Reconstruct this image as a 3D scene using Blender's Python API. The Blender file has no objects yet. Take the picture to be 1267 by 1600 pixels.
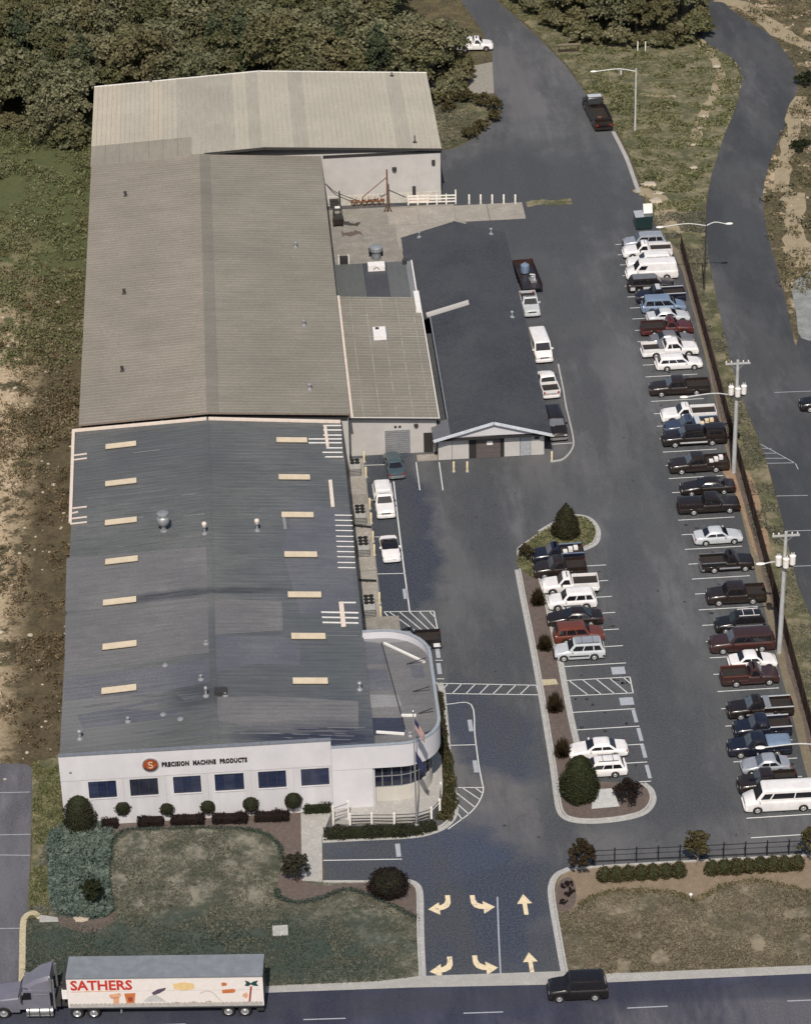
import bpy, math, random
import numpy as np
from mathutils import Vector, Matrix
R = math.radians
random.seed(7); rng = np.random.default_rng(11)
scn = bpy.context.scene
COL = scn.collection

# ---------------- camera, sky, sun, exposure ----------------
PW, PH = 1267.0, 1600.0
FOC, PITCH, ROLL = 4670.34, 0.5384, 0.0264
CAM = Vector((18.097, -206.508, 152.92))
AZ = R(3.25)                                     # heading, clockwise from +Y
_r = Vector((math.cos(AZ), -math.sin(AZ), 0)); _h = Vector((math.sin(AZ), math.cos(AZ), 0)); _z = Vector((0, 0, 1))
FWD = _h*math.cos(PITCH) - _z*math.sin(PITCH)
_dn = -_h*math.sin(PITCH) - _z*math.cos(PITCH)
AX = _r*math.cos(ROLL) + _dn*math.sin(ROLL)
AD = -_r*math.sin(ROLL) + _dn*math.cos(ROLL)
cam = bpy.data.cameras.new('camera'); camo = bpy.data.objects.new('camera', cam); COL.objects.link(camo)
m = Matrix.Identity(4)
for i in range(3):
    m[i][0] = AX[i]; m[i][1] = -AD[i]; m[i][2] = -FWD[i]; m[i][3] = CAM[i]
camo.matrix_world = m
cam.sensor_fit = 'HORIZONTAL'; cam.sensor_width = 36; cam.lens = 36*FOC/PW
cam.clip_start = 1; cam.clip_end = 4000
scn.camera = camo

SUN_EL, SUN_AZ = R(51), R(187)                   # azimuth clockwise from +Y: behind the camera
world = bpy.data.worlds.new('World'); scn.world = world; world.use_nodes = True
wn = world.node_tree.nodes; wl = world.node_tree.links
sky = wn.new('ShaderNodeTexSky'); sky.sky_type = 'NISHITA'; sky.sun_disc = False
sky.sun_elevation = SUN_EL; sky.sun_rotation = SUN_AZ; sky.dust_density = 2.0
bg = wn['Background']; bg.inputs['Strength'].default_value = 0.07
wl.new(sky.outputs['Color'], bg.inputs['Color'])
sl = bpy.data.lights.new('sun', 'SUN'); sl.energy = 3.3; sl.angle = R(0.6); sl.color = (1.0, 0.93, 0.83)
so = bpy.data.objects.new('sun', sl); COL.objects.link(so)
sd = Vector((-math.sin(SUN_AZ)*math.cos(SUN_EL), -math.cos(SUN_AZ)*math.cos(SUN_EL), -math.sin(SUN_EL)))
so.rotation_euler = sd.to_track_quat('-Z', 'Y').to_euler(); so.location = (0, -100, 200)
vs = scn.view_settings; vs.view_transform = 'Standard'; vs.look = 'None'; vs.exposure = 0.3; vs.gamma = 1.0; vs.use_curve_mapping = False

# ---------------- helpers ----------------
def P(px, py, z=0.0):
    """site point at height z that the photograph shows at pixel (px, py)"""
    d = AX*(px - PW/2) + AD*(py - PH/2) + FWD*FOC
    t = (z - CAM.z)/d.z
    return CAM + d*t
def PL(pts, z=0.0): return [P(x, y, z) for x, y in pts]

class MB:
    def __init__(s): s.v = []; s.f = []; s.mi = []
    def add(s, vs_, fs, mi=0):
        o = len(s.v); s.v += [tuple(a) for a in vs_]
        for f in fs: s.f.append(tuple(o+i for i in f)); s.mi.append(mi)
        return s
    def box(s, x0, x1, y0, y1, z0, z1, mi=0):
        return s.add([(x0,y0,z0),(x1,y0,z0),(x1,y1,z0),(x0,y1,z0),(x0,y0,z1),(x1,y0,z1),(x1,y1,z1),(x0,y1,z1)],
            [(0,3,2,1),(4,5,6,7),(0,1,5,4),(1,2,6,5),(2,3,7,6),(3,0,4,7)], mi)
    def bar(s, a, b, w, h=None, mi=0, up=(0,0,1)):
        """box beam from a to b, w wide and h high"""
        a = Vector(a); b = Vector(b); h = w if h is None else h
        d = (b-a).normalized(); u = Vector(up)
        if abs(d.dot(u)) > .98: u = Vector((0,1,0))
        sx = d.cross(u).normalized(); sy = sx.cross(d).normalized()
        vs_ = []
        for p in (a, b):
            for i, j in ((-1,-1),(1,-1),(1,1),(-1,1)): vs_.append(p + sx*i*w/2 + sy*j*h/2)
        return s.add(vs_, [(0,1,2,3),(7,6,5,4),(0,4,5,1),(1,5,6,2),(2,6,7,3),(3,7,4,0)], mi)
    def cone(s, a, b, r0, r1, n=10, mi=0, cap=True):
        a = Vector(a); b = Vector(b); d = (b-a).normalized(); u = Vector((0,0,1))
        if abs(d.dot(u)) > .98: u = Vector((1,0,0))
        sx = d.cross(u).normalized(); sy = sx.cross(d).normalized(); vs_ = []
        for p, r in ((a, r0), (b, r1)):
            for k in range(n):
                t = 2*math.pi*k/n; vs_.append(p + sx*math.cos(t)*r + sy*math.sin(t)*r)
        fs = [(k, (k+1) % n, n+(k+1) % n, n+k) for k in range(n)]
        if cap: fs += [tuple(range(n-1, -1, -1)), tuple(range(n, 2*n))]
        return s.add(vs_, fs, mi)
    def tube(s, pts, r, n=8, mi=0):
        for a, b in zip(pts[:-1], pts[1:]): s.cone(a, b, r, r, n, mi)
        return s
    def prism(s, poly, z0, z1, mi=0, bottom=False):
        n = len(poly); ar = sum(poly[i][0]*poly[(i+1) % n][1]-poly[(i+1) % n][0]*poly[i][1] for i in range(n))
        if ar < 0: poly = list(reversed(poly))
        vs_ = [(p[0], p[1], z0) for p in poly] + [(p[0], p[1], z1) for p in poly]
        fs = [tuple(range(n, 2*n))] + [(i, (i+1) % n, n+(i+1) % n, n+i) for i in range(n)]
        if bottom: fs.append(tuple(range(n-1, -1, -1)))
        return s.add(vs_, fs, mi)
    def sheet(s, poly, z, mi=0):
        n = len(poly); ar = sum(poly[i][0]*poly[(i+1) % n][1]-poly[(i+1) % n][0]*poly[i][1] for i in range(n))
        if ar < 0: poly = list(reversed(poly))
        return s.add([(p[0], p[1], z) for p in poly], [tuple(range(n))], mi)
    def quad(s, a, b, c, d, mi=0): return s.add([a, b, c, d], [(0,1,2,3)], mi)
    def slab(s, a, b, c, d, t, mi=0):
        """plate with top face abcd (counter-clockwise) and thickness t"""
        a, b, c, d = map(Vector, (a, b, c, d)); n = (b-a).cross(d-a).normalized()*t
        return s.add([a, b, c, d, a-n, b-n, c-n, d-n], [(0,1,2,3),(7,6,5,4),(0,4,5,1),(1,5,6,2),(2,6,7,3),(3,7,4,0)], mi)
    def sweep(s, pts, prof, closed=False, mi=0):
        """profile [(offset to the right, z)] along a flat polyline, mitred"""
        n = len(pts); k = len(prof); vs_ = []
        for i in range(n):
            p = Vector((pts[i][0], pts[i][1], 0)); z = pts[i][2] if len(pts[i]) > 2 else 0
            pa = pts[i-1] if (i > 0 or closed) else None; pb = pts[(i+1) % n] if (i < n-1 or closed) else None
            ds = []
            if pa is not None: ds.append((p-Vector((pa[0], pa[1], 0))).normalized())
            if pb is not None: ds.append((Vector((pb[0], pb[1], 0))-p).normalized())
            d = sum(ds, Vector((0,0,0))).normalized(); rr = Vector((d.y, -d.x, 0))
            if len(ds) == 2: rr = rr/max(.5, d.dot(ds[0]))
            for o, h in prof: vs_.append((p.x+rr.x*o, p.y+rr.y*o, z+h))
        fs = []
        for i in range(n if closed else n-1):
            j = (i+1) % n
            for q in range(k):
                w = (q+1) % k; fs.append((i*k+q, i*k+w, j*k+w, j*k+q))
        if not closed: fs += [tuple(range(k-1, -1, -1)), tuple(range((n-1)*k, n*k))]
        return s.add(vs_, fs, mi)
    def lathe(s, prof, c=(0,0,0), n=14, mi=0):
        vs_ = []
        for r, z in prof:
            for k in range(n):
                t = 2*math.pi*k/n; vs_.append((c[0]+r*math.cos(t), c[1]+r*math.sin(t), c[2]+z))
        fs = []
        for i in range(len(prof)-1):
            for k in range(n): fs.append((i*n+k, i*n+(k+1) % n, (i+1)*n+(k+1) % n, (i+1)*n+k))
        fs += [tuple(range(n-1, -1, -1)), tuple(range((len(prof)-1)*n, len(prof)*n))]
        return s.add(vs_, fs, mi)
    def mesh(s, name, mat=None, smooth=False, ang=35):
        me = bpy.data.meshes.new(name); me.from_pydata(s.v, [], s.f)
        mats = mat if isinstance(mat, (list, tuple)) else [mat]
        for q in mats: me.materials.append(q)
        if len(mats) > 1: me.polygons.foreach_set('material_index', s.mi)
        if smooth:
            me.polygons.foreach_set('use_smooth', [True]*len(me.polygons)); me.set_sharp_from_angle(angle=R(ang))
        me.update(); return me
    def build(s, name, mat, parent=None, smooth=False, ang=35, **kw):
        return link(name, s.mesh(name, mat, smooth, ang), parent, **kw)

def link(name, me, parent=None, loc=None, rotz=None, kind=None, label=None, cat=None, group=None):
    o = bpy.data.objects.new(name, me); COL.objects.link(o)
    if parent is not None: o.parent = parent
    if loc is not None: o.location = loc
    if rotz is not None: o.rotation_euler = (0, 0, rotz)
    if kind: o['kind'] = kind
    if label: o['label'] = label
    if cat: o['category'] = cat
    if group: o['group'] = group
    return o
def thing(name, label, cat, loc=(0,0,0), rotz=0, group=None):
    return link(name, None, None, loc, rotz, label=label, cat=cat, group=group)
def copy_tree(o, parent=None):
    c = o.copy(); COL.objects.link(c)
    if parent is not None: c.parent = parent
    for ch in o.children: copy_tree(ch, c)
    return c
def smooth_line(pts, n=6, closed=False):
    """Catmull-Rom through the points"""
    pts = [Vector((p[0], p[1], p[2] if len(p) > 2 else 0)) for p in pts]; out = []; N = len(pts)
    rngi = range(N if closed else N-1)
    for i in rngi:
        p1 = pts[i]; p2 = pts[(i+1) % N]
        p0 = pts[i-1] if (i > 0 or closed) else p1*2-p2
        p3 = pts[(i+2) % N] if (i+2 < N or closed) else p2*2-p1
        for k in range(n):
            t = k/n
            out.append(.5*((2*p1)+(-p0+p2)*t+(2*p0-5*p1+4*p2-p3)*t*t+(-p0+3*p1-3*p2+p3)*t**3))
    if not closed: out.append(pts[-1])
    return out
def inside(x, y, poly):
    """vectorised point in polygon"""
    r = np.zeros(len(x), bool); n = len(poly)
    for i in range(n):
        x0, y0 = poly[i][0], poly[i][1]; x1, y1 = poly[(i+1) % n][0], poly[(i+1) % n][1]
        if abs(y1-y0) < 1e-9: continue
        c = ((y0 > y) != (y1 > y)) & (x < (x1-x0)*(y-y0)/(y1-y0)+x0); r ^= c
    return r

# ---------------- materials ----------------
class NT:
    """small node-tree builder"""
    def __init__(s, name):
        s.m = bpy.data.materials.new(name); s.m.use_nodes = True; s.t = s.m.node_tree
        s.b = s.t.nodes['Principled BSDF']; s.tc = s.t.nodes.new('ShaderNodeTexCoord')
    def n(s, typ, **kw):
        o = s.t.nodes.new(typ)
        for k, v in kw.items(): setattr(o, k, v)
        return o
    def l(s, a, b): s.t.links.new(a, b)
    def noise(s, scale, detail=4, rough=.6, vec=None, dist=0, stretch=None):
        o = s.n('ShaderNodeTexNoise'); o.inputs['Scale'].default_value = scale; o.inputs['Detail'].default_value = detail
        o.inputs['Roughness'].default_value = rough; o.inputs['Distortion'].default_value = dist
        v = vec or s.tc.outputs['Object']
        if stretch:
            mp = s.n('ShaderNodeMapping'); mp.inputs['Scale'].default_value = stretch; s.l(v, mp.inputs['Vector']); v = mp.outputs['Vector']
        s.l(v, o.inputs['Vector']); return o.outputs['Fac']
    def ramp(s, fac, lo, hi, a=0., b=1.):
        o = s.n('ShaderNodeMapRange'); o.inputs['From Min'].default_value = lo; o.inputs['From Max'].default_value = hi
        o.inputs['To Min'].default_value = a; o.inputs['To Max'].default_value = b; s.l(fac, o.inputs['Value']); return o.outputs['Result']
    def mix(s, fac, a, b, blend='MIX'):
        o = s.n('ShaderNodeMix', data_type='RGBA', blend_type=blend)
        for sock, val in ((o.inputs[0], fac), (o.inputs[6], a), (o.inputs[7], b)):
            if hasattr(val, 'is_output'): s.l(val, sock)
            elif isinstance(val, (int, float)): sock.default_value = val
            else: sock.default_value = (*val, 1)
        return o.outputs[2]
    def math(s, op, a, b=0.):
        o = s.n('ShaderNodeMath', operation=op)
        for i, v in enumerate((a, b)):
            if hasattr(v, 'is_output'): s.l(v, o.inputs[i])
            else: o.inputs[i].default_value = v
        return o.outputs[0]
    def blob(s, c, rx, ry, rot=0, soft=.35, wob=None):
        """soft ellipse mask in site metres"""
        mp = s.n('ShaderNodeMapping', vector_type='TEXTURE'); mp.inputs['Location'].default_value = (c[0], c[1], 0)
        mp.inputs['Rotation'].default_value = (0, 0, R(rot)); mp.inputs['Scale'].default_value = (rx, ry, 1e4); s.l(s.tc.outputs['Object'], mp.inputs['Vector'])
        ln = s.n('ShaderNodeVectorMath', operation='LENGTH'); s.l(mp.outputs['Vector'], ln.inputs[0]); v = ln.outputs['Value']
        if wob is not None: v = s.math('ADD', v, s.ramp(wob, .3, .7, -.25, .25))
        return s.ramp(v, 1+soft/2, 1-soft/2)
    def bump(s, h, strength=.3, dist=.05):
        o = s.n('ShaderNodeBump'); o.inputs['Strength'].default_value = strength; o.inputs['Distance'].default_value = dist
        s.l(h, o.inputs['Height']); s.l(o.outputs['Normal'], s.b.inputs['Normal'])
    def out(s, col=None, rough=.8, metal=0, spec=.3):
        if col is not None:
            if hasattr(col, 'is_output'): s.l(col, s.b.inputs['Base Color'])
            else: s.b.inputs['Base Color'].default_value = (*col, 1)
        s.b.inputs['Roughness'].default_value = rough; s.b.inputs['Metallic'].default_value = metal
        s.b.inputs['Specular IOR Level'].default_value = spec
        return s.m
def sc(c, k): return tuple(x*k for x in c)
def mat(name, c, rough=.7, metal=0, var=.18, scale=3., spec=.3, bump=0, fine=0, stretch=None):
    t = NT(name)
    n1 = t.noise(scale, 5, .65, stretch=stretch)
    col = t.mix(t.ramp(n1, .3, .7), sc(c, 1-var), sc(c, 1+var))
    if fine: col = t.mix(t.ramp(t.noise(fine, 2, .5), .35, .65), sc(c, .8), col)
    if bump: t.bump(n1, bump, .03)
    return t.out(col, rough, metal, spec)
def paint(name, c, rough=.28, coat=.6, metal=0.):
    t = NT(name); n = t.noise(1.4, 4, .6)
    m_ = t.out(t.mix(t.ramp(n, .3, .75), sc(c, .86), sc(c, 1.06)), rough, metal, .5)
    t.l(t.ramp(t.noise(6, 3, .6), .3, .7, rough*.8, rough*1.7), t.b.inputs['Roughness'])
    t.b.inputs['Coat Weight'].default_value = coat; t.b.inputs['Coat Roughness'].default_value = .12
    return m_
def leaf(name, a, b, bright=None, rough=.7, trans=.0, brown=None):
    """foliage: every leaf has its own tint between a and b"""
    t = NT(name); g = t.n('ShaderNodeNewGeometry'); oi = t.n('ShaderNodeObjectInfo')
    col = t.mix(g.outputs['Random Per Island'], a, b)
    if bright: col = t.mix(t.ramp(t.noise(.9, 3, .6), .45, .75, 0, .8), col, bright)
    if brown:
        col = t.mix(t.ramp(oi.outputs['Random'], .35, 1.0, 0, .5), col, brown)
        col = t.mix(t.ramp(t.math('FRACT', t.math('MULTIPLY', oi.outputs['Random'], 7.3)), 0, 1, 0, .55), col, sc(a, .8))
    t.out(col, rough, 0, .12)
    tr = t.n('ShaderNodeBsdfTranslucent'); mx = t.n('ShaderNodeMixShader'); mx.inputs[0].default_value = .14
    tc_ = t.mix(1.0, col, (1.35, 1.3, .95), 'MULTIPLY'); t.l(tc_, tr.inputs['Color'])
    o = t.t.nodes['Material Output']; t.l(t.b.outputs[0], mx.inputs[1]); t.l(tr.outputs[0], mx.inputs[2]); t.l(mx.outputs[0], o.inputs['Surface'])
    return t.m
def worn(name, c, under, var=.15, wear=.5):
    """road paint rubbed through to the asphalt in places"""
    t = NT(name); n1 = t.noise(2.2, 5, .7); n2 = t.noise(9, 3, .6)
    col = t.mix(t.ramp(n1, .3, .7), sc(c, 1-var), sc(c, 1+var))
    k = t.ramp(t.math('ADD', t.math('MULTIPLY', n1, .55), t.math('MULTIPLY', n2, .45)), .50, .62, 0, wear)
    return t.out(t.mix(k, col, under), .75, 0, .25)
M = {}
# ================= GROUND =================
def asphalt(name, base, blue, dark_patches=(), lights=(), grain=.5):
    t = NT(name)
    w = t.noise(.22, 4, .6)
    col = t.mix(t.ramp(t.noise(.045, 5, .65), .35, .65), base, sc(base, 1.32))
    col = t.mix(t.ramp(t.noise(.16, 5, .7, stretch=(1.6, .5, 1)), .42, .66, 0, .55), col, sc(base, .62))
    col = t.mix(t.ramp(t.noise(.11, 6, .72, stretch=(1.5, .45, 1)), .50, .63, 0, .85), col, (base[0]*1.8, base[1]*1.72, base[2]*1.76))
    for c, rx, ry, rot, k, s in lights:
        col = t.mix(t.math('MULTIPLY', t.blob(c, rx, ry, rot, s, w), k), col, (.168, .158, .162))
    for c, rx, ry, rot, k, s, *dk in dark_patches:  # soft-edged darker, partly bluish patches in the asphalt colour
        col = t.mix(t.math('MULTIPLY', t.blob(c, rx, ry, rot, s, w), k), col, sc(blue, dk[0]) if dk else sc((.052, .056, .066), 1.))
    col = t.mix(t.ramp(t.noise(.07, 6, .7, stretch=(1.9, .5, 1)), .46, .58, 0, .75), col, (base[0]*.55, base[1]*.58, base[2]*.64))
    col = t.mix(t.ramp(t.noise(.5, 4, .6, stretch=(1.6, .06, 1)), .5, .7, 0, .3), col, sc(base, .7))
    sp = t.noise(5.5, 2, .55); fn = t.noise(17, 2, .5)
    col = t.mix(t.ramp(sp, .38, .68, 0, grain), col, sc(base, 1.55))
    col = t.mix(t.ramp(fn, .36, .6, grain*1.1, 0), col, sc(base, .5))
    vo = t.n('ShaderNodeTexVoronoi', feature='DISTANCE_TO_EDGE'); vo.inputs['Scale'].default_value = .13
    wv = t.n('ShaderNodeVectorMath', operation='ADD'); nz = t.n('ShaderNodeTexNoise'); nz.inputs['Scale'].default_value = .6; nz.inputs['Detail'].default_value = 4
    t.l(t.tc.outputs['Object'], nz.inputs['Vector']); t.l(t.tc.outputs['Object'], wv.inputs[0])
    ms = t.n('ShaderNodeVectorMath', operation='SCALE'); ms.inputs['Scale'].default_value = 3.; t.l(nz.outputs['Color'], ms.inputs[0]); t.l(ms.outputs[0], wv.inputs[1]); t.l(wv.outputs[0], vo.inputs['Vector'])
    crack = t.math('MULTIPLY', t.ramp(vo.outputs['Distance'], .012, .004), t.ramp(t.noise(.09, 2), .5, .6))
    col = t.mix(t.math('MULTIPLY', crack, .22), col, sc(base, .45))
    t.bump(fn, .25, .02)
    return t.out(col, .82, 0, .25)
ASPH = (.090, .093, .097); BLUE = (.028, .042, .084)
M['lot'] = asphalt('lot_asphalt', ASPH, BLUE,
    dark_patches=[((33, -14), 9.5, 10, 0, .97, .7, .85), ((29, -7), 8, 4, 0, .9, .4, 1.2), ((31, 45), 4.6, 17.5, 0, .95, .35, .7), ((40, 55), 2.4, 17, 4, .7, .6), ((52, 121), 14, 15, 0, .8, .5),
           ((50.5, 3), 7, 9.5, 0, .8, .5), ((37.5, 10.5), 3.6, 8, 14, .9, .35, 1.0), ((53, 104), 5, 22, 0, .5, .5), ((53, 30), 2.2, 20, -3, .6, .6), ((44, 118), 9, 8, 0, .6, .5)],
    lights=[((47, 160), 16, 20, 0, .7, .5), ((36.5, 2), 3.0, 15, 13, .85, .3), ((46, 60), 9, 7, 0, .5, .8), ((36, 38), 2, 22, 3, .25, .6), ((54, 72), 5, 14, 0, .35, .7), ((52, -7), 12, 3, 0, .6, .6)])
M['street'] = asphalt('street_asphalt', (.044, .047, .072), (.014, .019, .044), dark_patches=[((17, -25.4), 24, 1.5, -1.5, .9, .6), ((60, -27), 18, 1.1, -2, .6, .6), ((10, -32), 30, 2, -2, .6, .5)], lights=[((52, -30), 14, 3.0, 0, .8, .5)])
M['road'] = asphalt('road_asphalt', (.066, .068, .072), (.036, .042, .054), dark_patches=[((72, 110), 8, 9, 0, .6, .4)], grain=.3)
M['far_lot'] = asphalt('drive_asphalt', (.12, .118, .13), (.08, .08, .1))
M['white_line'] = worn('white_road_paint', (.66, .66, .64), (.11, .11, .115), .15, .5)
M['pale_line'] = worn('faded_road_paint', (.38, .40, .44), (.10, .105, .115), .2, .6)
M['cream_line'] = worn('cream_road_paint', (.76, .63, .42), (.10, .095, .09), .12, .7)
M['concrete'] = mat('concrete', (.40, .385, .36), .85, var=.2, scale=.8, fine=7, bump=.1)
M['kerb'] = mat('kerb_concrete', (.42, .41, .39), .85, var=.22, scale=1.5, fine=6)
M['kerb_yellow'] = mat('yellow_kerb_paint', (.50, .43, .29), .8, var=.2, scale=1.5, fine=6)
M['pad'] = mat('stained_concrete', (.27, .25, .22), .9, var=.32, scale=.7, fine=5)
M['slab'] = mat('apron_concrete', (.34, .31, .27), .9, var=.25, scale=.5, fine=5)
M['gravel'] = mat('gravel', (.30, .28, .24), .95, var=.3, scale=2.2, fine=6)
M['mulch'] = mat('mulch', (.135, .105, .092), .95, var=.35, scale=2.5, fine=9, bump=.4)
M['tan_mulch'] = mat('tan_mulch', (.24, .185, .13), .95, var=.3, scale=1.4, fine=7, bump=.4)
M['tan_dirt'] = mat('tan_dirt', (.20, .17, .12), .95, var=.3, scale=.6, fine=5, bump=.3)
M['red_dirt'] = mat('orange_dirt', (.31, .215, .14), .95, var=.3, scale=1.2, fine=6)
M['sand'] = mat('pale_sand', (.33, .27, .18), .95, var=.25, scale=1.0, fine=5, bump=.3)

def ground_mat():
    t = NT('scrub_ground')
    sx = t.n('ShaderNodeSeparateXYZ'); t.l(t.tc.outputs['Object'], sx.inputs[0])
    n1 = t.noise(.07, 6, .68); n2 = t.noise(.45, 5, .7); n3 = t.noise(2.4, 4, .6)
    col = t.mix(t.ramp(n1, .38, .62), (.060, .060, .030), (.125, .102, .058))
    col = t.mix(t.ramp(n2, .42, .62), (.060, .050, .032), col)
    col = t.mix(t.ramp(n3, .4, .65, 0, .5), col, (.19, .165, .10))
    # the greener top of the left margin
    gr = t.math('MULTIPLY', t.ramp(sx.outputs['Y'], 78, 108), t.ramp(sx.outputs['X'], 20, 5))
    col = t.mix(t.math('MULTIPLY', gr, .7), col, (.080, .100, .040))
    # bare sandy soil: far left margin and right of the curved road
    left = t.math('MULTIPLY', t.ramp(sx.outputs['X'], -4.0, -7.5), t.ramp(sx.outputs['Y'], 125, 80))
    right = t.ramp(sx.outputs['X'], 76, 80)
    wall = t.math('MULTIPLY', t.ramp(sx.outputs['X'], -7.5, -3.5), t.ramp(sx.outputs['X'], 30, 20)); wall = t.math('MULTIPLY', wall, t.ramp(sx.outputs['Y'], 115, 85))
    col = t.mix(t.math('MULTIPLY', wall, .6), col, t.mix(t.ramp(n2, .35, .7), (.060, .047, .030), (.125, .096, .060)))
    pn = t.math('ADD', t.noise(.16, 6, .72), t.math('MULTIPLY', n2, .35))
    msk = t.math('MAXIMUM', t.math('MULTIPLY', left, t.ramp(pn, .62, .68)), t.math('MULTIPLY', right, t.ramp(pn, .70, .77)))
    col = t.mix(msk, col, t.mix(t.ramp(n3, .35, .7), (.34, .245, .15), (.52, .43, .31)))
    t.bump(n2, .5, .25)
    return t.out(col, .95, 0, .1)
M['ground'] = ground_mat()
def lawn_mat(name, a, b, dry, k=.8, dark=False):
    t = NT(name); n1 = t.noise(.35, 6, .7); n2 = t.noise(1.7, 5, .7)
    col = t.mix(t.ramp(n1, .35, .65), a, b)
    col = t.mix(t.ramp(t.math('ADD', t.math('MULTIPLY', n1, .6), t.math('MULTIPLY', n2, .4)), .46, .6, 0, k), col, dry)
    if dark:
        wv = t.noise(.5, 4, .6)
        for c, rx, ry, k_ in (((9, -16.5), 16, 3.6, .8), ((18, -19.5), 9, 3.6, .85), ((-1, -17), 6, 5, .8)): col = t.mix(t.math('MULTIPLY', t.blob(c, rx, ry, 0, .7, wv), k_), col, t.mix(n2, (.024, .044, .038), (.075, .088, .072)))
    t.bump(n2, .5, .06)
    return t.out(col, .95, 0, .1)
M['lawn'] = lawn_mat('lawn', (.060, .066, .048), (.100, .100, .074), (.26, .24, .19), dark=True)
M['lawn_dark'] = lawn_mat('dark_lawn', (.030, .052, .042), (.060, .075, .056), (.17, .17, .125), .55)
M['lawn_tan'] = lawn_mat('dry_lawn', (.092, .082, .056), (.145, .124, .086), (.29, .245, .175))
M['verge'] = lawn_mat('grass_verge', (.080, .084, .046), (.125, .116, .068), (.25, .215, .14), .85)

MB().sheet([(-900, -700), (1100, -700), (1100, 1500), (-900, 1500)], -.03).build('ground', M['ground'], kind='structure')
# the lot (runs under the buildings)
lot_px = [(655, 1529), (651, 1450), (651, 1392), (644, 1380), (560, 1379)]
lot = PL(lot_px) + [Vector((21.8, -10.3, 0)), Vector((21.8, -3.9, 0)), Vector((24, 30, 0)), Vector((24, 122, 0)), Vector((41, 123.5, 0))] + \
    PL([(686, 236), (716, 229), (746, 212), (772, 188), (780, 166), (778, 150), (770, 144), (769, 84), (752, 45), (716, -6), (690, -40), (740, -40), (776, 0), (835, 52), (882, 100), (925, 158), (962, 205), (985, 250), (1002, 300), (1008, 330),
        (1040, 372), (1066, 420), (1088, 500), (1108, 580), (1132, 690), (1158, 800), (1182, 900), (1210, 1010), (1236, 1110), (1258, 1200), (1290, 1300), (1292, 1333), (1100, 1343), (930, 1353), (888, 1359), (874, 1366), (866, 1380), (865, 1400), (875, 1460), (886, 1521)])
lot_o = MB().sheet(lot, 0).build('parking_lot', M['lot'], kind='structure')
road_l = smooth_line(PL([(1070, -30), (1076, 0), (1086, 58), (1112, 72), (1146, 92), (1158, 122), (1152, 160), (1130, 215), (1112, 270), (1103, 330), (1106, 400), (1118, 460), (1140, 560), (1163, 632), (1195, 712), (1224, 820), (1246, 915), (1275, 985), (1300, 1040)]), 4)
road_r = smooth_line(PL([(1110, -30), (1140, 12), (1200, 52), (1234, 92), (1246, 128), (1236, 176), (1208, 238), (1192, 300), (1198, 360), (1215, 420), (1232, 490), (1243, 540), (1252, 520), (1300, 505)]), 4)
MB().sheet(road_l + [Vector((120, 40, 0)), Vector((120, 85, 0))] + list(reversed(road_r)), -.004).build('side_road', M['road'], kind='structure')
# street and its concrete edge
st_edge = PL([(-260, 1571), (0, 1562), (420, 1549), (640, 1541), (880, 1536), (1267, 1519), (1500, 1508)])
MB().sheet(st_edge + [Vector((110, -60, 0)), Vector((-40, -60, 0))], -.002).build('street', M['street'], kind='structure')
w0 = PL([(-260, 1558), (0, 1549), (420, 1541), (592, 1534), (655, 1526), (886, 1518), (905, 1524), (1267, 1509), (1500, 1499)])
MB().sheet(w0 + list(reversed(PL([(-260, 1574), (0, 1565), (420, 1552), (640, 1544), (880, 1539), (1267, 1522), (1500, 1511)]))), .012).build('pavement', M['concrete'], kind='structure')
# left neighbour's drive
MB().sheet(PL([(-200, 1190), (40, 1194), (50, 1200), (49, 1290), (44, 1420), (36, 1440), (30, 1560), (-260, 1570)]), -.006).build('side_drive', M['far_lot'], kind='structure')
# gravel drive into the wood and the grassy islet beside the rear building
MB().sheet(PL([(671, 122), (690, 112), (769, 96), (772, 145), (720, 148), (676, 150)]), .006).build('gravel_track', M['gravel'], kind='structure')
islet = smooth_line(PL([(676, 152), (740, 148), (777, 153), (780, 170), (768, 192), (740, 213), (700, 231), (684, 233)]), 4)
MB().sheet(islet, .02).build('grass_islet', M['verge'], kind='structure')
# front garden: lawn with mulch beds cut into it
MB().sheet(PL([(40, 1437), (76, 1290), (100, 1275), (475, 1262), (472, 1376), (640, 1379), (651, 1392), (655, 1529), (592, 1537), (420, 1544), (30, 1556)]), .008).build('front_lawn', M['lawn'], kind='structure')
cover_poly = smooth_line(PL([(80, 1300), (165, 1284), (178, 1300), (172, 1330), (170, 1380), (177, 1425), (150, 1438), (100, 1432), (80, 1415), (76, 1360)]), 3, True)
MB().sheet(cover_poly, .018).build('groundcover_bed', mat('cover_soil', (.04, .06, .05), .95), kind='structure')
bedA = smooth_line(PL([(100, 1272), (474, 1262), (473, 1376), (560, 1380), (640, 1380), (652, 1396), (652, 1438), (620, 1420), (575, 1400), (540, 1392), (505, 1404), (470, 1412), (440, 1406), (432, 1392), (436, 1374), (441, 1345), (434, 1320), (410, 1303), (370, 1296), (300, 1295), (240, 1297), (190, 1301), (160, 1300), (110, 1296)]), 3, True)
MB().sheet(bedA, .022).build('mulch_bed', M['mulch'], kind='structure')
MB().sheet(smooth_line(PL([(95, 1432), (140, 1440), (178, 1424), (178, 1440), (160, 1452), (130, 1458), (95, 1446)]), 3, True), .024).build('mulch_bed', M['mulch'], kind='structure')
MB().sheet(PL([(50, 1192), (100, 1180), (100, 1290), (78, 1302), (74, 1440), (42, 1446), (50, 1330)]), .003).build('side_verge', M['verge'], kind='structure')
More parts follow.
